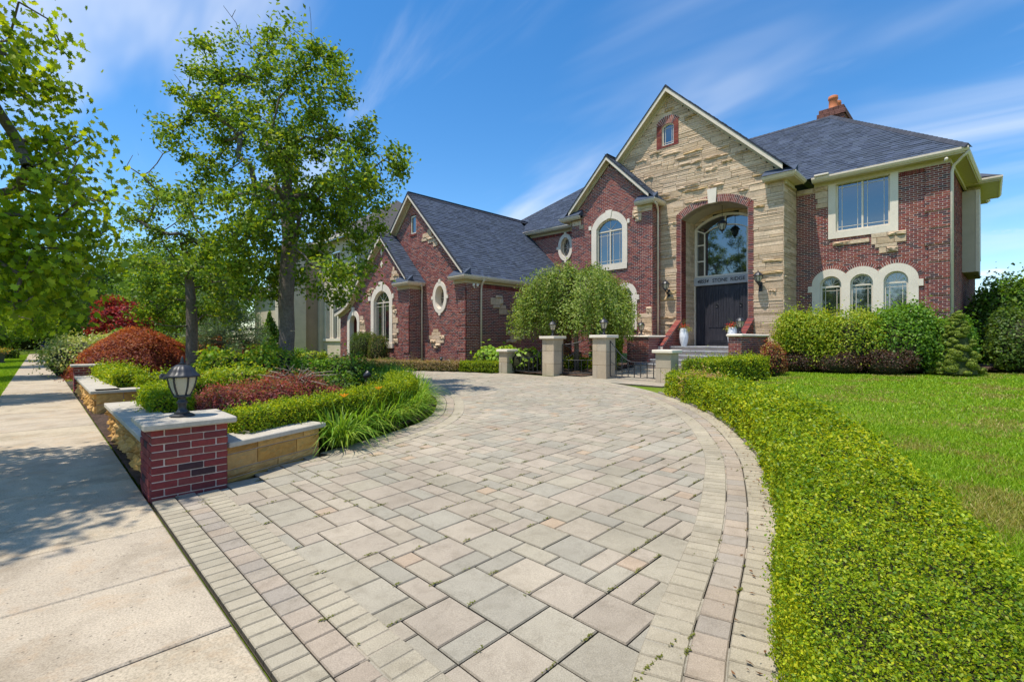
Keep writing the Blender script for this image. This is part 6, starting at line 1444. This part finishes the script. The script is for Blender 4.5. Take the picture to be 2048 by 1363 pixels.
for i, (src, loc, rz, s, lab) in enumerate(((g1, (12, 56, .3), 1.2, 1.1, 'green tree behind the neighbouring house garden'), (g2, (-9, 62, 0), 2.2, 1.0, 'dark tree across the street far left'), (g2, (9, 74, .2), 4.0, 1.15, 'distant dark tree above the parked car'), (g1, (1.5, 78, 0), .4, 1.2, 'distant tree closing the end of the sidewalk'), (g1, (-6.5, 82, 0), 2.9, 1.2, 'distant green tree left of the sidewalk end'), (g1, (5.2, 36.5, .1), 5.1, .62, 'medium green tree behind the rust coloured dome'), (g2, (14, 66, .3), 2.7, 1.0, 'dark background tree beside the neighbouring roof'), (g1, (40, -6, .55), 1.9, .8, 'green tree beyond the right side yard'), (g2, (46, -12, .55), 3.3, .8, 'dark tree beyond the right side yard'), (g1, (-18, 30, -.1), 1.1, 1.1, 'green tree across the street'), (g2, (-18, 44, -.1), 3.1, 1.0, 'dark tree across the street opposite the far pillar'), (g1, (-19, 16, -.1), .3, .62, 'green tree across the street opposite the driveway'), (g2, (-20, 5, -.1), 1.3, .62, 'dark tree across the street behind the camera'), (g1, (-19, -9, -.1), 4.3, .6, 'green tree across the street well behind the camera'), (g1, (-3.5, 96, 0), 1.1, 1.3, 'farthest tree at the end of the street left side'), (g1, (6, 98, 0), 2.1, 1.3, 'farthest tree at the end of the street right side'), (g2, (-14, 92, 0), 5.1, 1.1, 'farthest dark tree beyond the street bend'), (g1, (18, 90, 0), 3.1, 1.3, 'farthest tree behind the distant house'), (g2, (27, 74, 0), .7, 1.1, 'farthest dark tree right of the distant house'))):
    dup(src, loc, rz, (s, s, s), lab)
# red maple, rust dome, conifers and rust shrubs in the island garden
rb = tuple(at(240, 740, 27)); rb = (rb[0], rb[1], G(rb[0]))
make_tree('red_maple', rb, [rb, (rb[0], rb[1], .8), (rb[0], rb[1], 1.6), (rb[0], rb[1], 2.2)], blob_targets([(235, 610, 30), (205, 635, 28), (265, 635, 28), (290, 650, 25), (235, 650, 35), (190, 655, 18)], 27, 60, 1.2, rt), 'dark red maple behind the rust coloured dome', 7000, .15, [(.16, .014, .022), (.24, .02, .03), (.09, .012, .018), (.30, .05, .04)], .22, 5, (), .1)
def dome(cx, cy, r, h, label):
    t = empty('laceleaf_maple', (cx, cy, G(cx)), label, 'tree'); Ps = []; Ns = []; hs_ = []
    for k in range(260):                     # drooping plates laid over each other like tiles
        a = NR.uniform(0, 6.283); f = NR.uniform(0, 1) ** .7; rr_ = r * f; z = h * math.sqrt(max(.02, 1 - f * f)) * NR.uniform(.86, 1.06); n = 330; s = .34
        q = NR.normal(0, 1, (n, 2)) * s * np.array([.55, .55]); x = rr_ * math.cos(a) + q[:, 0]; y = rr_ * math.sin(a) + q[:, 1]; d = np.hypot(x, y); zz_ = z - .55 * np.clip(d - rr_, -.3, 1) - .25 * np.abs(q[:, 0] * math.sin(a) - q[:, 1] * math.cos(a)) + NR.normal(0, .03, n)
        p = np.stack([x, y, zz_], 1); k_ = p[:, 2] > .08; Ps.append(p[k_]); Ns.append(np.stack([x / r, y / r, np.full(n, .9)], 1)[k_])
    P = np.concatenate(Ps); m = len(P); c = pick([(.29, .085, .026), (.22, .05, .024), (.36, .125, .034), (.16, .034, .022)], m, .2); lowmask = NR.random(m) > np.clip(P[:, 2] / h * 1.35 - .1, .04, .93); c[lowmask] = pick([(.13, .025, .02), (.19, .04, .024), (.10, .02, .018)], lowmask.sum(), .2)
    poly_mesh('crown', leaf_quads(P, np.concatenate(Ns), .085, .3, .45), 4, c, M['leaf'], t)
    mb = MB()
    for k in range(7): a = k * .9; mb.tube([(0, 0, 0), (.2 * math.cos(a), .2 * math.sin(a), .5), (.7 * r * math.cos(a) * .6, .7 * r * math.sin(a) * .6, h * .75)], [.07, .05, .015], 6, (.12, .09, .07))
    mb.obj('trunk', M['bark'], t)
dp = at(278, 748, 16.6); dome(dp.x, dp.y, 1.6, 1.75, 'rust orange dome shaped laceleaf maple near the sidewalk')
shrub('variegated_shrub', dp.x - 1.1, dp.y + 5.5, 1.6, 2.4, 1.5, 'pale yellow green variegated shrub left of the rust dome', [(.36, .36, .13), (.26, .31, .07), (.18, .25, .03), (.42, .40, .20)], .1, seed=90, ragged=.25)
shrub('variegated_shrub', dp.x + 1.7, dp.y + 4.5, 1.0, 1.2, 1.35, 'yellow green shrub right of the rust dome', YG, .1, seed=91, ragged=.2)
# ================================================================ island garden, hedges and perennials
bz = lambda x, y: GV(x) + .03
hedge('boxwood_hedge', [(1.55, 5.95), (2.5, 6.35), (3.3, 6.6), (3.9, 6.95)], .46, .60, 'clipped hedge behind the low golden stone wall', .028, cov=2.4, zf=bz, seed=11)
hedge('boxwood_hedge', [(3.9, 6.95), (4.6, 7.5), (5.2, 8.3), (5.6, 9.2)], .5, .58, 'clipped hedge curving behind the daylilies', .034, cov=2.2, zf=bz, seed=12)
hedge('boxwood_hedge', [(1.32, 8.05), (1.36, 9.0), (1.45, 9.8), (1.75, 10.25), (2.5, 10.4)], .52, .66, 'clipped hedge corner above the sidewalk stone wall', .036, cov=2.3, zf=bz, seed=13)
hedge('boxwood_hedge', [(1.55, 12.75), (2.6, 12.6), (3.8, 12.6)], .55, .66, 'clipped hedge on the short stone return wall', .045, cov=2.2, zf=bz, seed=14)
hedge('boxwood_hedge', [(1.35, 17.6), (1.38, 15.5), (1.42, 13.3)], .55, .72, 'clipped hedge beside the distant brick pillar', .05, cov=2.2, zf=bz, seed=15)
hedge('boxwood_hedge', [(3.6, 16.6), (5.0, 15.6), (6.0, 14.3)], .6, .62, 'clipped hedge behind the pear trees', .06, cov=2.0, zf=bz, seed=16)
hedge('boxwood_hedge', [(5.6, 9.6), (6.0, 10.6), (6.15, 11.8)], .8, .5, 'dense dark hedge block behind the tall grasses', .05, pal=[(.045, .10, .012), (.06, .125, .014), (.03, .07, .01), (.09, .15, .015)], cov=2.2, zf=bz, seed=17)
# daylilies and grasses: arching blades
def blades(name, cx, cy, r, n, ln, wid, label, pal, group, seed, up=1.0, z0=None, flowers=(), cat='plant', seg=5, clumps=None):
    rr = np.random.default_rng(seed); z0 = G(cx) + .03 if z0 is None else z0; t = empty(name, (cx, cy, z0), label, cat, group); V = []
    bx = rr.normal(0, r * .33, (n, 2)); a = rr.uniform(0, 2 * math.pi, n) ; out_ = np.arctan2(bx[:, 1], bx[:, 0]); a = np.where(rr.random(n) < .65, out_ + rr.normal(0, .6, n), a)
    L_ = ln * rr.uniform(.6, 1.2, n); lean = rr.uniform(.25, .95, n) / up; ph = np.linspace(0, 1, seg); w = wid * rr.uniform(.7, 1.2, n)
    pts = []
    for f in ph:
        hor = L_ * lean * (f ** 1.5) * .85; ver = L_ * (f * (1.15 - .2 * lean) - .75 * lean * f ** 2.6)
        pts.append(np.stack([bx[:, 0] + np.cos(a) * hor, bx[:, 1] + np.sin(a) * hor, np.maximum(ver, .01)], 1))
    sd = np.stack([-np.sin(a), np.cos(a), np.zeros(n)], 1); quads = []
    for k in range(seg - 1):
        w0 = (w * (1 - ph[k] ** 2 * .9))[:, None]; w1 = (w * max(.08, 1 - ph[k + 1] ** 2 * .95))[:, None]
        quads.append(np.stack([pts[k] - sd * w0, pts[k] + sd * w0, pts[k + 1] + sd * w1, pts[k + 1] - sd * w1], 1))
    Q = np.concatenate(quads); c = pick(pal, n, .2); C = np.concatenate([c] * (seg - 1)); poly_mesh('leaves', Q.reshape(-1, 3), 4, C, M['blade'], t)
    for (fx, fy, fz, cl) in flowers:
        mb = MB(); mb.tube([(fx * .3, fy * .3, 0), (fx, fy, fz)], [.005, .004], 5, (.12, .18, .03)); mb.obj('flower_stalk', M['blade'], t); mb = MB()
        for k in range(6):
            b_ = k * math.pi / 3; p = lambda r_, da, dz: (fx + r_ * math.cos(b_ + da), fy + r_ * math.sin(b_ + da), fz + dz)
            mb.add([p(.005, 0, 0), p(.035, -.4, .035), p(.07, 0, .045), p(.035, .4, .035)], [(0, 1, 2, 3)], cl)
        mb.obj('flower', M['petal'], t)
    return t
DAY = [(.12, .235, .018), (.17, .28, .025), (.08, .165, .016), (.23, .31, .05)]
OR = (.72, .30, .02)
dl = [((2.75, 6.0), 'daylily clump with an orange bloom at the end of the stone wall', ((.05, -.05, .62, OR),)), ((3.15, 6.35), 'daylily clump second from the stone wall', ()), ((3.6, 6.5), 'daylily clump third from the stone wall', ((.0, .0, .6, OR),)), ((4.1, 6.85), 'daylily clump in the middle of the curved bed edge', ()), ((4.6, 7.2), 'daylily clump before the curve of the bed edge', ()), ((5.05, 7.7), 'daylily clump on the curve of the bed edge', ()), ((5.5, 8.3), 'daylily clump near the tip of the island bed', ()), ((5.95, 9.0), 'daylily clump at the tip of the island bed', ())]
for k, (p, lab, fl_) in enumerate(dl): blades('daylily', p[0] + .02, p[1] - .03, .24, 250, .66, .0125, lab, DAY, 'daylilies edging the driveway', 200 + k, .72, flowers=fl_)
TG = [(.045, .13, .016), (.06, .16, .018), (.035, .10, .014)]
for k, (x, y, lab) in enumerate(((6.0, 9.9, 'tall dark green grass clump at the island tip'), (6.4, 10.7, 'tall dark green grass clump second along the inner bed edge'), (6.6, 11.6, 'tall dark green grass clump third along the inner bed edge'), (5.6, 9.2, 'tall dark green grass clump behind the daylilies'))):
    blades('tall_grass', x, y, .55, 620, .68, .008, lab, TG, 'tall grasses at the island tip', 220 + k, 1.9)
# red laceleaf ground plants and a pruned stump with bare branches
RD = [(.23, .045, .05), (.30, .08, .08), (.15, .028, .034), (.32, .13, .11), (.12, .12, .03)]
for k, (x, y, rx, ry, h, lab) in enumerate(((2.05, 8.1, .7, .6, .58, 'low red laceleaf mound behind the lantern'), (2.75, 8.6, .75, .7, .68, 'red laceleaf mound in the middle of the bed'), (3.3, 9.2, .75, .7, .7, 'red laceleaf mound around the pruned stump'), (2.5, 9.4, .7, .6, .6, 'red laceleaf mound before the clipped hedge corner'), (4.0, 9.4, .6, .55, .42, 'small red laceleaf mound right of the stump'))):
    shrub('red_laceleaf', x, y, rx, ry, h, lab, RD, .06, 1.7, group='red laceleaf mounds in the island bed', seed=120 + k, aspect=.25, lobes=8, ragged=.25, tilt=.9)
st = empty('pruned_stump', (3.35, 8.95, .1), 'pruned stump with pale bare branches among the red plants', 'stump'); rs_ = np.random.default_rng(77)
mb = MB(); mb.tube([(0, 0, 0), (.02, 0, .3), (.03, .02, .62)], [.075, .06, .055], 9, (.30, .235, .175)); mb.obj('trunk', M['bark'], st)
mb = MB()
for a in rs_.uniform(0, 6.28, 22):
    l = rs_.uniform(.25, .75); h0 = rs_.uniform(.25, .62); q = np.array([math.cos(a), math.sin(a), 0]); k0 = rs_.uniform(-.15, .35); p1 = q * l * .5 + np.array([0, 0, h0 + k0 * .6 + .05]); p2 = q * l + np.array([rs_.normal(0, .08), rs_.normal(0, .08), h0 + k0])
    mb.tube([(0.02, 0.01, h0), tuple(p1), tuple(p2)], [.016, .011, .005], 5, (.36, .29, .22))
    for _ in range(2): mb.tube([tuple(p1), tuple(p1 + np.array([rs_.normal(0, .18), rs_.normal(0, .18), rs_.uniform(-.05, .2)]))], [.007, .003], 4, (.36, .29, .22))
mb.obj('branches', M['bark'], st)
# leafy perennials and bushes
for k, (x, y, rx, ry, h, pal, lf, lab, nm) in enumerate((
    (4.0, 12.2, .85, .85, 1.15, MG + YG, .09, 'bright leafy bush left of the pear trunk', 'leafy_perennial'), (4.8, 11.4, .75, .7, .8, MG, .08, 'leafy bush in front of the pear trunk', 'leafy_perennial'),
    (5.25, 10.9, .75, .7, .9, MG + DG, .08, 'leafy bush right of the pear trunk', 'leafy_perennial'), (4.6, 10.2, .6, .6, .55, DG + MG, .07, 'dark low bush behind the red plants', 'leafy_perennial'),
    (3.4, 13.6, .8, .7, 1.05, MG + YG, .10, 'tall fresh green perennial between the pear trees', 'leafy_perennial'), (5.2, 16.2, .9, .8, .75, [(.42, .42, .08), (.34, .36, .05), (.25, .30, .04)], .11, 'yellow hosta clump beyond the pear tree', 'yellow_hosta'),
    (3.0, 11.3, .8, .6, .75, YG, .07, 'yellow green low bush behind the lantern', 'leafy_perennial'), (2.2, 11.4, .55, .5, .6, YG + RD[:1], .07, 'yellow green bush by the clipped hedge corner', 'leafy_perennial'))):
    shrub(nm, x, y, rx, ry, h, lab, pal, lf, 1.7, group='perennials in the island bed', seed=140 + k, lobes=10, ragged=.25, z0=G(x) + .03)
# planting beyond the drive, in front of the neighbouring house
for k, (x, y, rx, ry, h, pal, lf, lab, nm) in enumerate((
    (9.3, 26.5, 1.6, 1.2, .75, MG, .12, 'fresh green border plants beyond the drive', 'border_plant'), (10.2, 25.0, .9, .9, .6, YG, .12, 'yellow green border plant by the topiary', 'border_plant'),
    (6.0, 27.5, 1.4, 1.2, 1.5, RST, .14, 'rust red barberry left of the big pear trunk', 'rust_barberry'), (7.6, 27.5, 1.2, 1.2, 1.3, RST + DG[:2], .14, 'rust barberry right of the big pear trunk', 'rust_barberry'), (4.6, 29, 1.6, 1.4, 2.0, DG + MG, .15, 'dark green shrub mass beyond the drive', 'tall_shrub'),
    (9.4, 29, .9, .9, 2.6, MG + DG, .14, 'conical green shrub in front of the neighbouring house', 'conical_shrub'), (5.6, 33, 1.1, 1.1, 3.0, MG, .16, 'conical green shrub beside the neighbouring garage', 'conical_shrub'), (3.4, 31, 1.2, 1.2, 1.8, MG, .15, 'rounded green shrub behind the smaller pear', 'tall_shrub'), (3.2, 24.6, 1.0, .8, .7, YG, .12, 'yellow green plant near the second drive mouth', 'border_plant'))):
    cone = (lambda P, c, h: (np.stack([P[:, 0] * np.clip(1.25 - P[:, 2] / h, .05, 1), P[:, 1] * np.clip(1.25 - P[:, 2] / h, .05, 1), P[:, 2]], 1), c)) if nm == 'conical_shrub' else None
    shrub(nm, x, y, rx, ry, h, lab, pal, lf, 1.8, group='shrubs beyond the drive', seed=160 + k, lobes=10, ragged=.15, fn=cone, core=nm != 'conical_shrub')
def pine(cx, cy, label, h=4.2, r=2.2):
    t = empty('soft_pine', (cx, cy, G(cx)), label, 'conifer'); mb = MB(); mb.tube([(0, 0, 0), (.05, 0, h * .5), (0, 0, h)], [.12, .08, .02], 7, (.12, .10, .08)); Ps = []; Ns = []
    for k in range(90):
        f = NR.uniform(.12, .97); a = NR.uniform(0, 6.283); L_ = r * (1 - f) ** .7 + .3; z = h * f; e = (L_ * math.cos(a), L_ * math.sin(a), z + NR.uniform(-.1, .25)); mb.tube([(0, 0, z - .1), e], [.03, .006], 4, (.12, .10, .08)); n = 260; q = NR.uniform(.3, 1, n)
        p = np.stack([e[0] * q, e[1] * q, z - .1 + (e[2] - z + .1) * q], 1) + NR.normal(0, .12, (n, 3)); Ps.append(p); Ns.append(np.tile([0, 0, .6], (n, 1)))
    P = np.concatenate(Ps); poly_mesh('crown', leaf_quads(P, np.concatenate(Ns), .16, .14, 1.0), 4, pick([(.11, .17, .06), (.08, .13, .05), (.15, .20, .06), (.07, .11, .06)], len(P)), M['needle'], t); mb.obj('trunk', M['bark'], t)
pine(6.2, 25.5, 'soft grey green pine between the two pear trunks')
for k, (x, y, rx, ry, h, lab) in enumerate(((-6, 74, 5, 3, 3.2, 'distant shrub bank left of the sidewalk end'), (-1.5, 104, 7, 4, 5, 'distant wooded bank closing the sidewalk view'), (8, 84, 4, 3, 3.0, 'distant shrub bank right of the parked car'), (-14, 60, 4, 4, 3.0, 'distant shrub bank across the street'))):
    shrub('shrub_bank', x, y, rx, ry, h, lab, DG + MG, .34, 1.6, group='distant shrub banks', seed=190 + k, lobes=10, ragged=.1)
# garden spotlights on the ground, seen as small dark heads
for k, (x, y, lab) in enumerate(((1.75, 11.6, 'small dark garden spotlight by the clipped hedge corner'), (4.55, 8.6, 'small dark garden spotlight behind the daylilies'), (11.3, 15.3, 'small dark garden spotlight at the garage corner'), (10.5, 22.0, 'small dark garden spotlight below the topiary'))):
    t = empty('garden_spotlight', (x, y, G(x)), lab, 'spotlight', 'garden spotlights'); t.rotation_euler = (0, 0, k); zo = .62 if k < 2 else .4
    mb = MB(); mb.tube([(0, 0, 0), (0, 0, zo)], .012, 6); mb.obj('stake', M['iron'], t); mb = MB(); mb.lathe([(.03, -.06), (.05, -.02), (.075, .07), (.065, .08), (0, .05)], 14); o = mb.obj('head', M['iron'], t, (0, 0, zo + .04), True); o.rotation_euler = (.9, .3, 0)
# ================================================================ neighbours and far street
M['brownwall'] = mat_attr('brown_brick_wall', .9, 30, .8, 1.15, .3, 70, base=(.34, .25, .18))
nb = empty('neighbour_house', (14.5, 33, .4), 'pale beige brick house next door with tall arched windows', 'house'); nb.location = (0, 0, 0)
def nbox(nm, mat, *a): mb = MB(); mb.box(*a); return mb.obj(nm, M[mat], nb)
XN = 14.2; fN = faceX(XN); wl = MB(); zz0 = .3
opN = [arch_open(u, u + .62, 1.6, 4.1, .31) for u in (29.6, 30.75, 31.9)] + [rect_open(30.4, 31.6, 6.0, 7.4)]
z = zz0
while z < 8.2:
    sp = subtract([(28.2, 33.2)], [q for q in (f(z + .05) for f in opN) if q])
    for a, b in sp: wl.add([fN(a, z, 0), fN(b, z, 0), fN(b, z + .1, 0), fN(a, z + .1, 0)], [(0, 1, 2, 3)])
    z += .1
wl.box(XN + .02, 26, 28.18, 28.2, .3, 8.2); wl.box(12.2, 13.0, 33.0, 33.7, .3, 8.2); wl.box(12.2, 13.0, 36.0, 36.6, .3, 8.2); nbox('brown_wall', 'brownwall', 12.65, 14.2, 33.2, 36.5, .3, 8.2); nbox('downspout', 'trim', 14.02, 14.12, 33.08, 33.18, .4, 8.1); nbox('corner_pilaster', 'stucco', 13.9, 14.19, 32.9, 33.19, .3, 8.2); wl.obj('wall', M['stucco'], nb)
for u in (29.6, 30.75, 31.9):
    sh = (u, u + .62, 1.6, 4.1, .31); mb = MB(); ring(mb, fN, arch_pts(u - .13, u + .75, 1.6, 4.1, .44), arch_pts(*sh), .03, -.25, 0); mb.obj('window_surround', M['lime'], nb)
    wo = window(fN, sh, [rpoly(u + .05, u + .57, 1.66, 4.0)], [((u, 4.02), (u + .62, 4.02))], [((u + .31, 1.7), (u + .31, 4.0))] + [((u + .05, 1.66 + .47 * k), (u + .57, 1.66 + .47 * k)) for k in range(1, 5)], .2, nb); mb = MB(); fbox(mb, fN, u, u + .62, 4.05, 4.4, -.3, -.26); mb.obj('arch_panel', M['stucco2'], nb)
mb = MB(); fbox(mb, fN, 29.3, 32.8, 1.42, 1.6, 0, .1); mb.obj('sill', M['lime'], nb)
window(fN, (30.4, 31.6, 6.0, 7.4, 0), [rpoly(30.46, 30.97, 6.06, 7.34), rpoly(31.03, 31.54, 6.06, 7.34)], [((31, 6), (31, 7.4))], prairie(30.46, 31.54, 6.06, 7.34, .2), .12, nb)
mb = MB(); fbox(mb, fN, 30.2, 31.8, 5.8, 6.0, 0, .1); mb.obj('sill', M['lime'], nb)
mb = MB(); mb.add([(13.7, 27.8, 8.2), (13.7, 37, 8.2), (19.5, 32, 12.2), (25, 27.8, 8.2)], [(0, 1, 2), (0, 2, 3)], (.10, .09, .085)); mb.obj('roof', M['shingle'], nb)
mb = MB(); mb.sweep([(-.15, -.15), (0, -.15), (0, 0), (-.15, 0)], [(25, 27.7, 8.25), (13.6, 27.7, 8.25), (13.6, 37, 8.25)][::-1]); mb.obj('gutter', M['trim'], nb)
mb = MB(); mb.box(12.55, 12.6, 34.0, 35.7, .4, 3.0); mb.obj('entry_door', M['wood'], nb)
mb = MB(); mb.box(12.55, 12.6, 34.0, 35.7, 4.0, 7.2); mb.obj('tall_window', M['glass'], nb)
lantern((11.85, 33.3, 2.6), 'pale wall lantern on the neighbouring house', 1.3, None, 'wall', 'neighbour_lantern')
n2 = empty('distant_house', (0, 0, 0), 'distant pale house glimpsed behind the pine', 'house'); mb = MB(); mb.box(16, 24, 44, 54, .3, 6.0); mb.obj('wall', M['stucco'], n2)
mb = MB(); mb.add([(15.4, 43.4, 6), (15.4, 54.6, 6), (20, 49, 9.5), (24.6, 43.4, 6)], [(0, 1, 2), (0, 2, 3)], (.10, .09, .085)); mb.obj('roof', M['shingle'], n2)
f2 = faceX(16)
for u in (45.5, 48.2, 50.9): window(f2, (u, u + 1.1, 1.8, 3.9, .3), [rpoly(u + .05, u + 1.05, 1.9, 3.8)], [((u + .55, 1.8), (u + .55, 3.9))], [], .1, n2)
# far hedge, urn, red drum and parked car along the sidewalk
hedge('boxwood_hedge', [(1.3, 53), (4.2, 53)], .9, .75, 'dark clipped hedge far along the sidewalk', .11, pal=DG + MG[:1], cov=1.8, seed=31)
hedge('boxwood_hedge', [(-1.2, 57), (-4.6, 57)], .9, .7, 'dark clipped hedge behind the grey urn', .11, pal=DG + MG[:1], cov=1.8, seed=32)
t = empty('garden_urn', (-1.75, 46, -.03), 'grey square urn with flowers on the verge', 'urn'); mb = MB(); mb.lathe([(.30, 0), (.30, .08), (.2, .12), (.32, .5), (.5, .62), (.5, .68), (0, .64)], 4, a0=math.pi / 4, c=(.09, .09, .09)); mb.obj('pot', M['block'], t)
P = NR.normal(0, 1, (500, 3)) * np.array([.25, .25, .1]) + np.array([0, 0, .8]); poly_mesh('flowers', leaf_quads(P, np.tile([0, 0, 1.], (500, 1)), .08, .7), 4, pick([(.4, .2, .03), (.15, .2, .03), (.1, .16, .02)], 500), M['leaf'], t)
t = empty('red_bin', (.95, 56, 0), 'bright red drum beside the sidewalk far away', 'bin'); mb = MB(); mb.lathe([(.25, 0), (.33, .25), (.38, .8), (.40, .85)], 18); mb.obj('body', M['red_paint'], t, smooth=True); mb = MB(); mb.lathe([(.41, .85), (.42, .9), (.3, .98), (0, 1.0)], 18); mb.obj('lid', M['iron'], t, smooth=True)
t = empty('parked_car', (1.1, 78, 0), 'dark blue parked car far down the sidewalk', 'car'); prof = [(-2.2, .35), (-2.2, .75), (-1.9, .92), (-1.2, .98), (-.7, 1.42), (.9, 1.45), (1.5, 1.0), (2.15, .9), (2.2, .35)]
mb = MB(); n = len(prof); ws = [.88, .9, .88, .84, .68, .68, .84, .88, .88]; mb.add([(s * w_, y, z) for s in (-1, 1) for (y, z), w_ in zip(prof, ws)], [tuple(range(n)), tuple(range(n, 2 * n))] + [(i, (i + 1) % n, n + (i + 1) % n, n + i) for i in range(n)]); mb.obj('body', M['cartop'], t)
for s in (-1, 1):
    mb = MB(); mb.add([(s * .70, -.75, 1.36), (s * .72, .85, 1.38), (s * .84, 1.3, 1.02), (s * .84, -1.1, 1.02)], [(0, 1, 2, 3)]); mb.obj('side_window', M['glass'], t)
    for y in (-1.35, 1.35): mb = MB(); mb.tube([(s * .72, y, .33), (s * .92, y, .33)], .33, 18); mb.obj('wheel', M['iron'], t)
mb = MB(); mb.add([(-.66, -.72, 1.40), (.66, -.72, 1.40), (.8, -1.18, 1.0), (-.8, -1.18, 1.0)], [(0, 1, 2, 3)]); mb.obj('rear_window', M['glass'], t)
for s in (-1, 1): mb = MB(); mb.bbox(s * .78 - .1, s * .78 + .1, -2.23, -2.18, .72, .86, .01); mb.obj('tail_light', M['red_paint'], t)
# courtyard inside the gate
ct = MB(); rcy = random.Random(9); 
for i in range(40):
    for j in range(26):
        x, y = 11.35 + i * .155 * 1.0, 5.9 + j * .155
        if i % 2 == 0 and j % 2 == 0: c = rcy.choice(PCOL['g'] + PCOL['t'] + PCOL['t']); t_ = rcy.uniform(.92, 1.08); paver_geo(ct, .31, .31, tuple(q * t_ for q in c), x + .155, y + .155, dz=-.004)
co_ = ct.obj('courtyard', M['paver']); tag(co_, 'paved forecourt between the gate and the front steps', kind='structure')
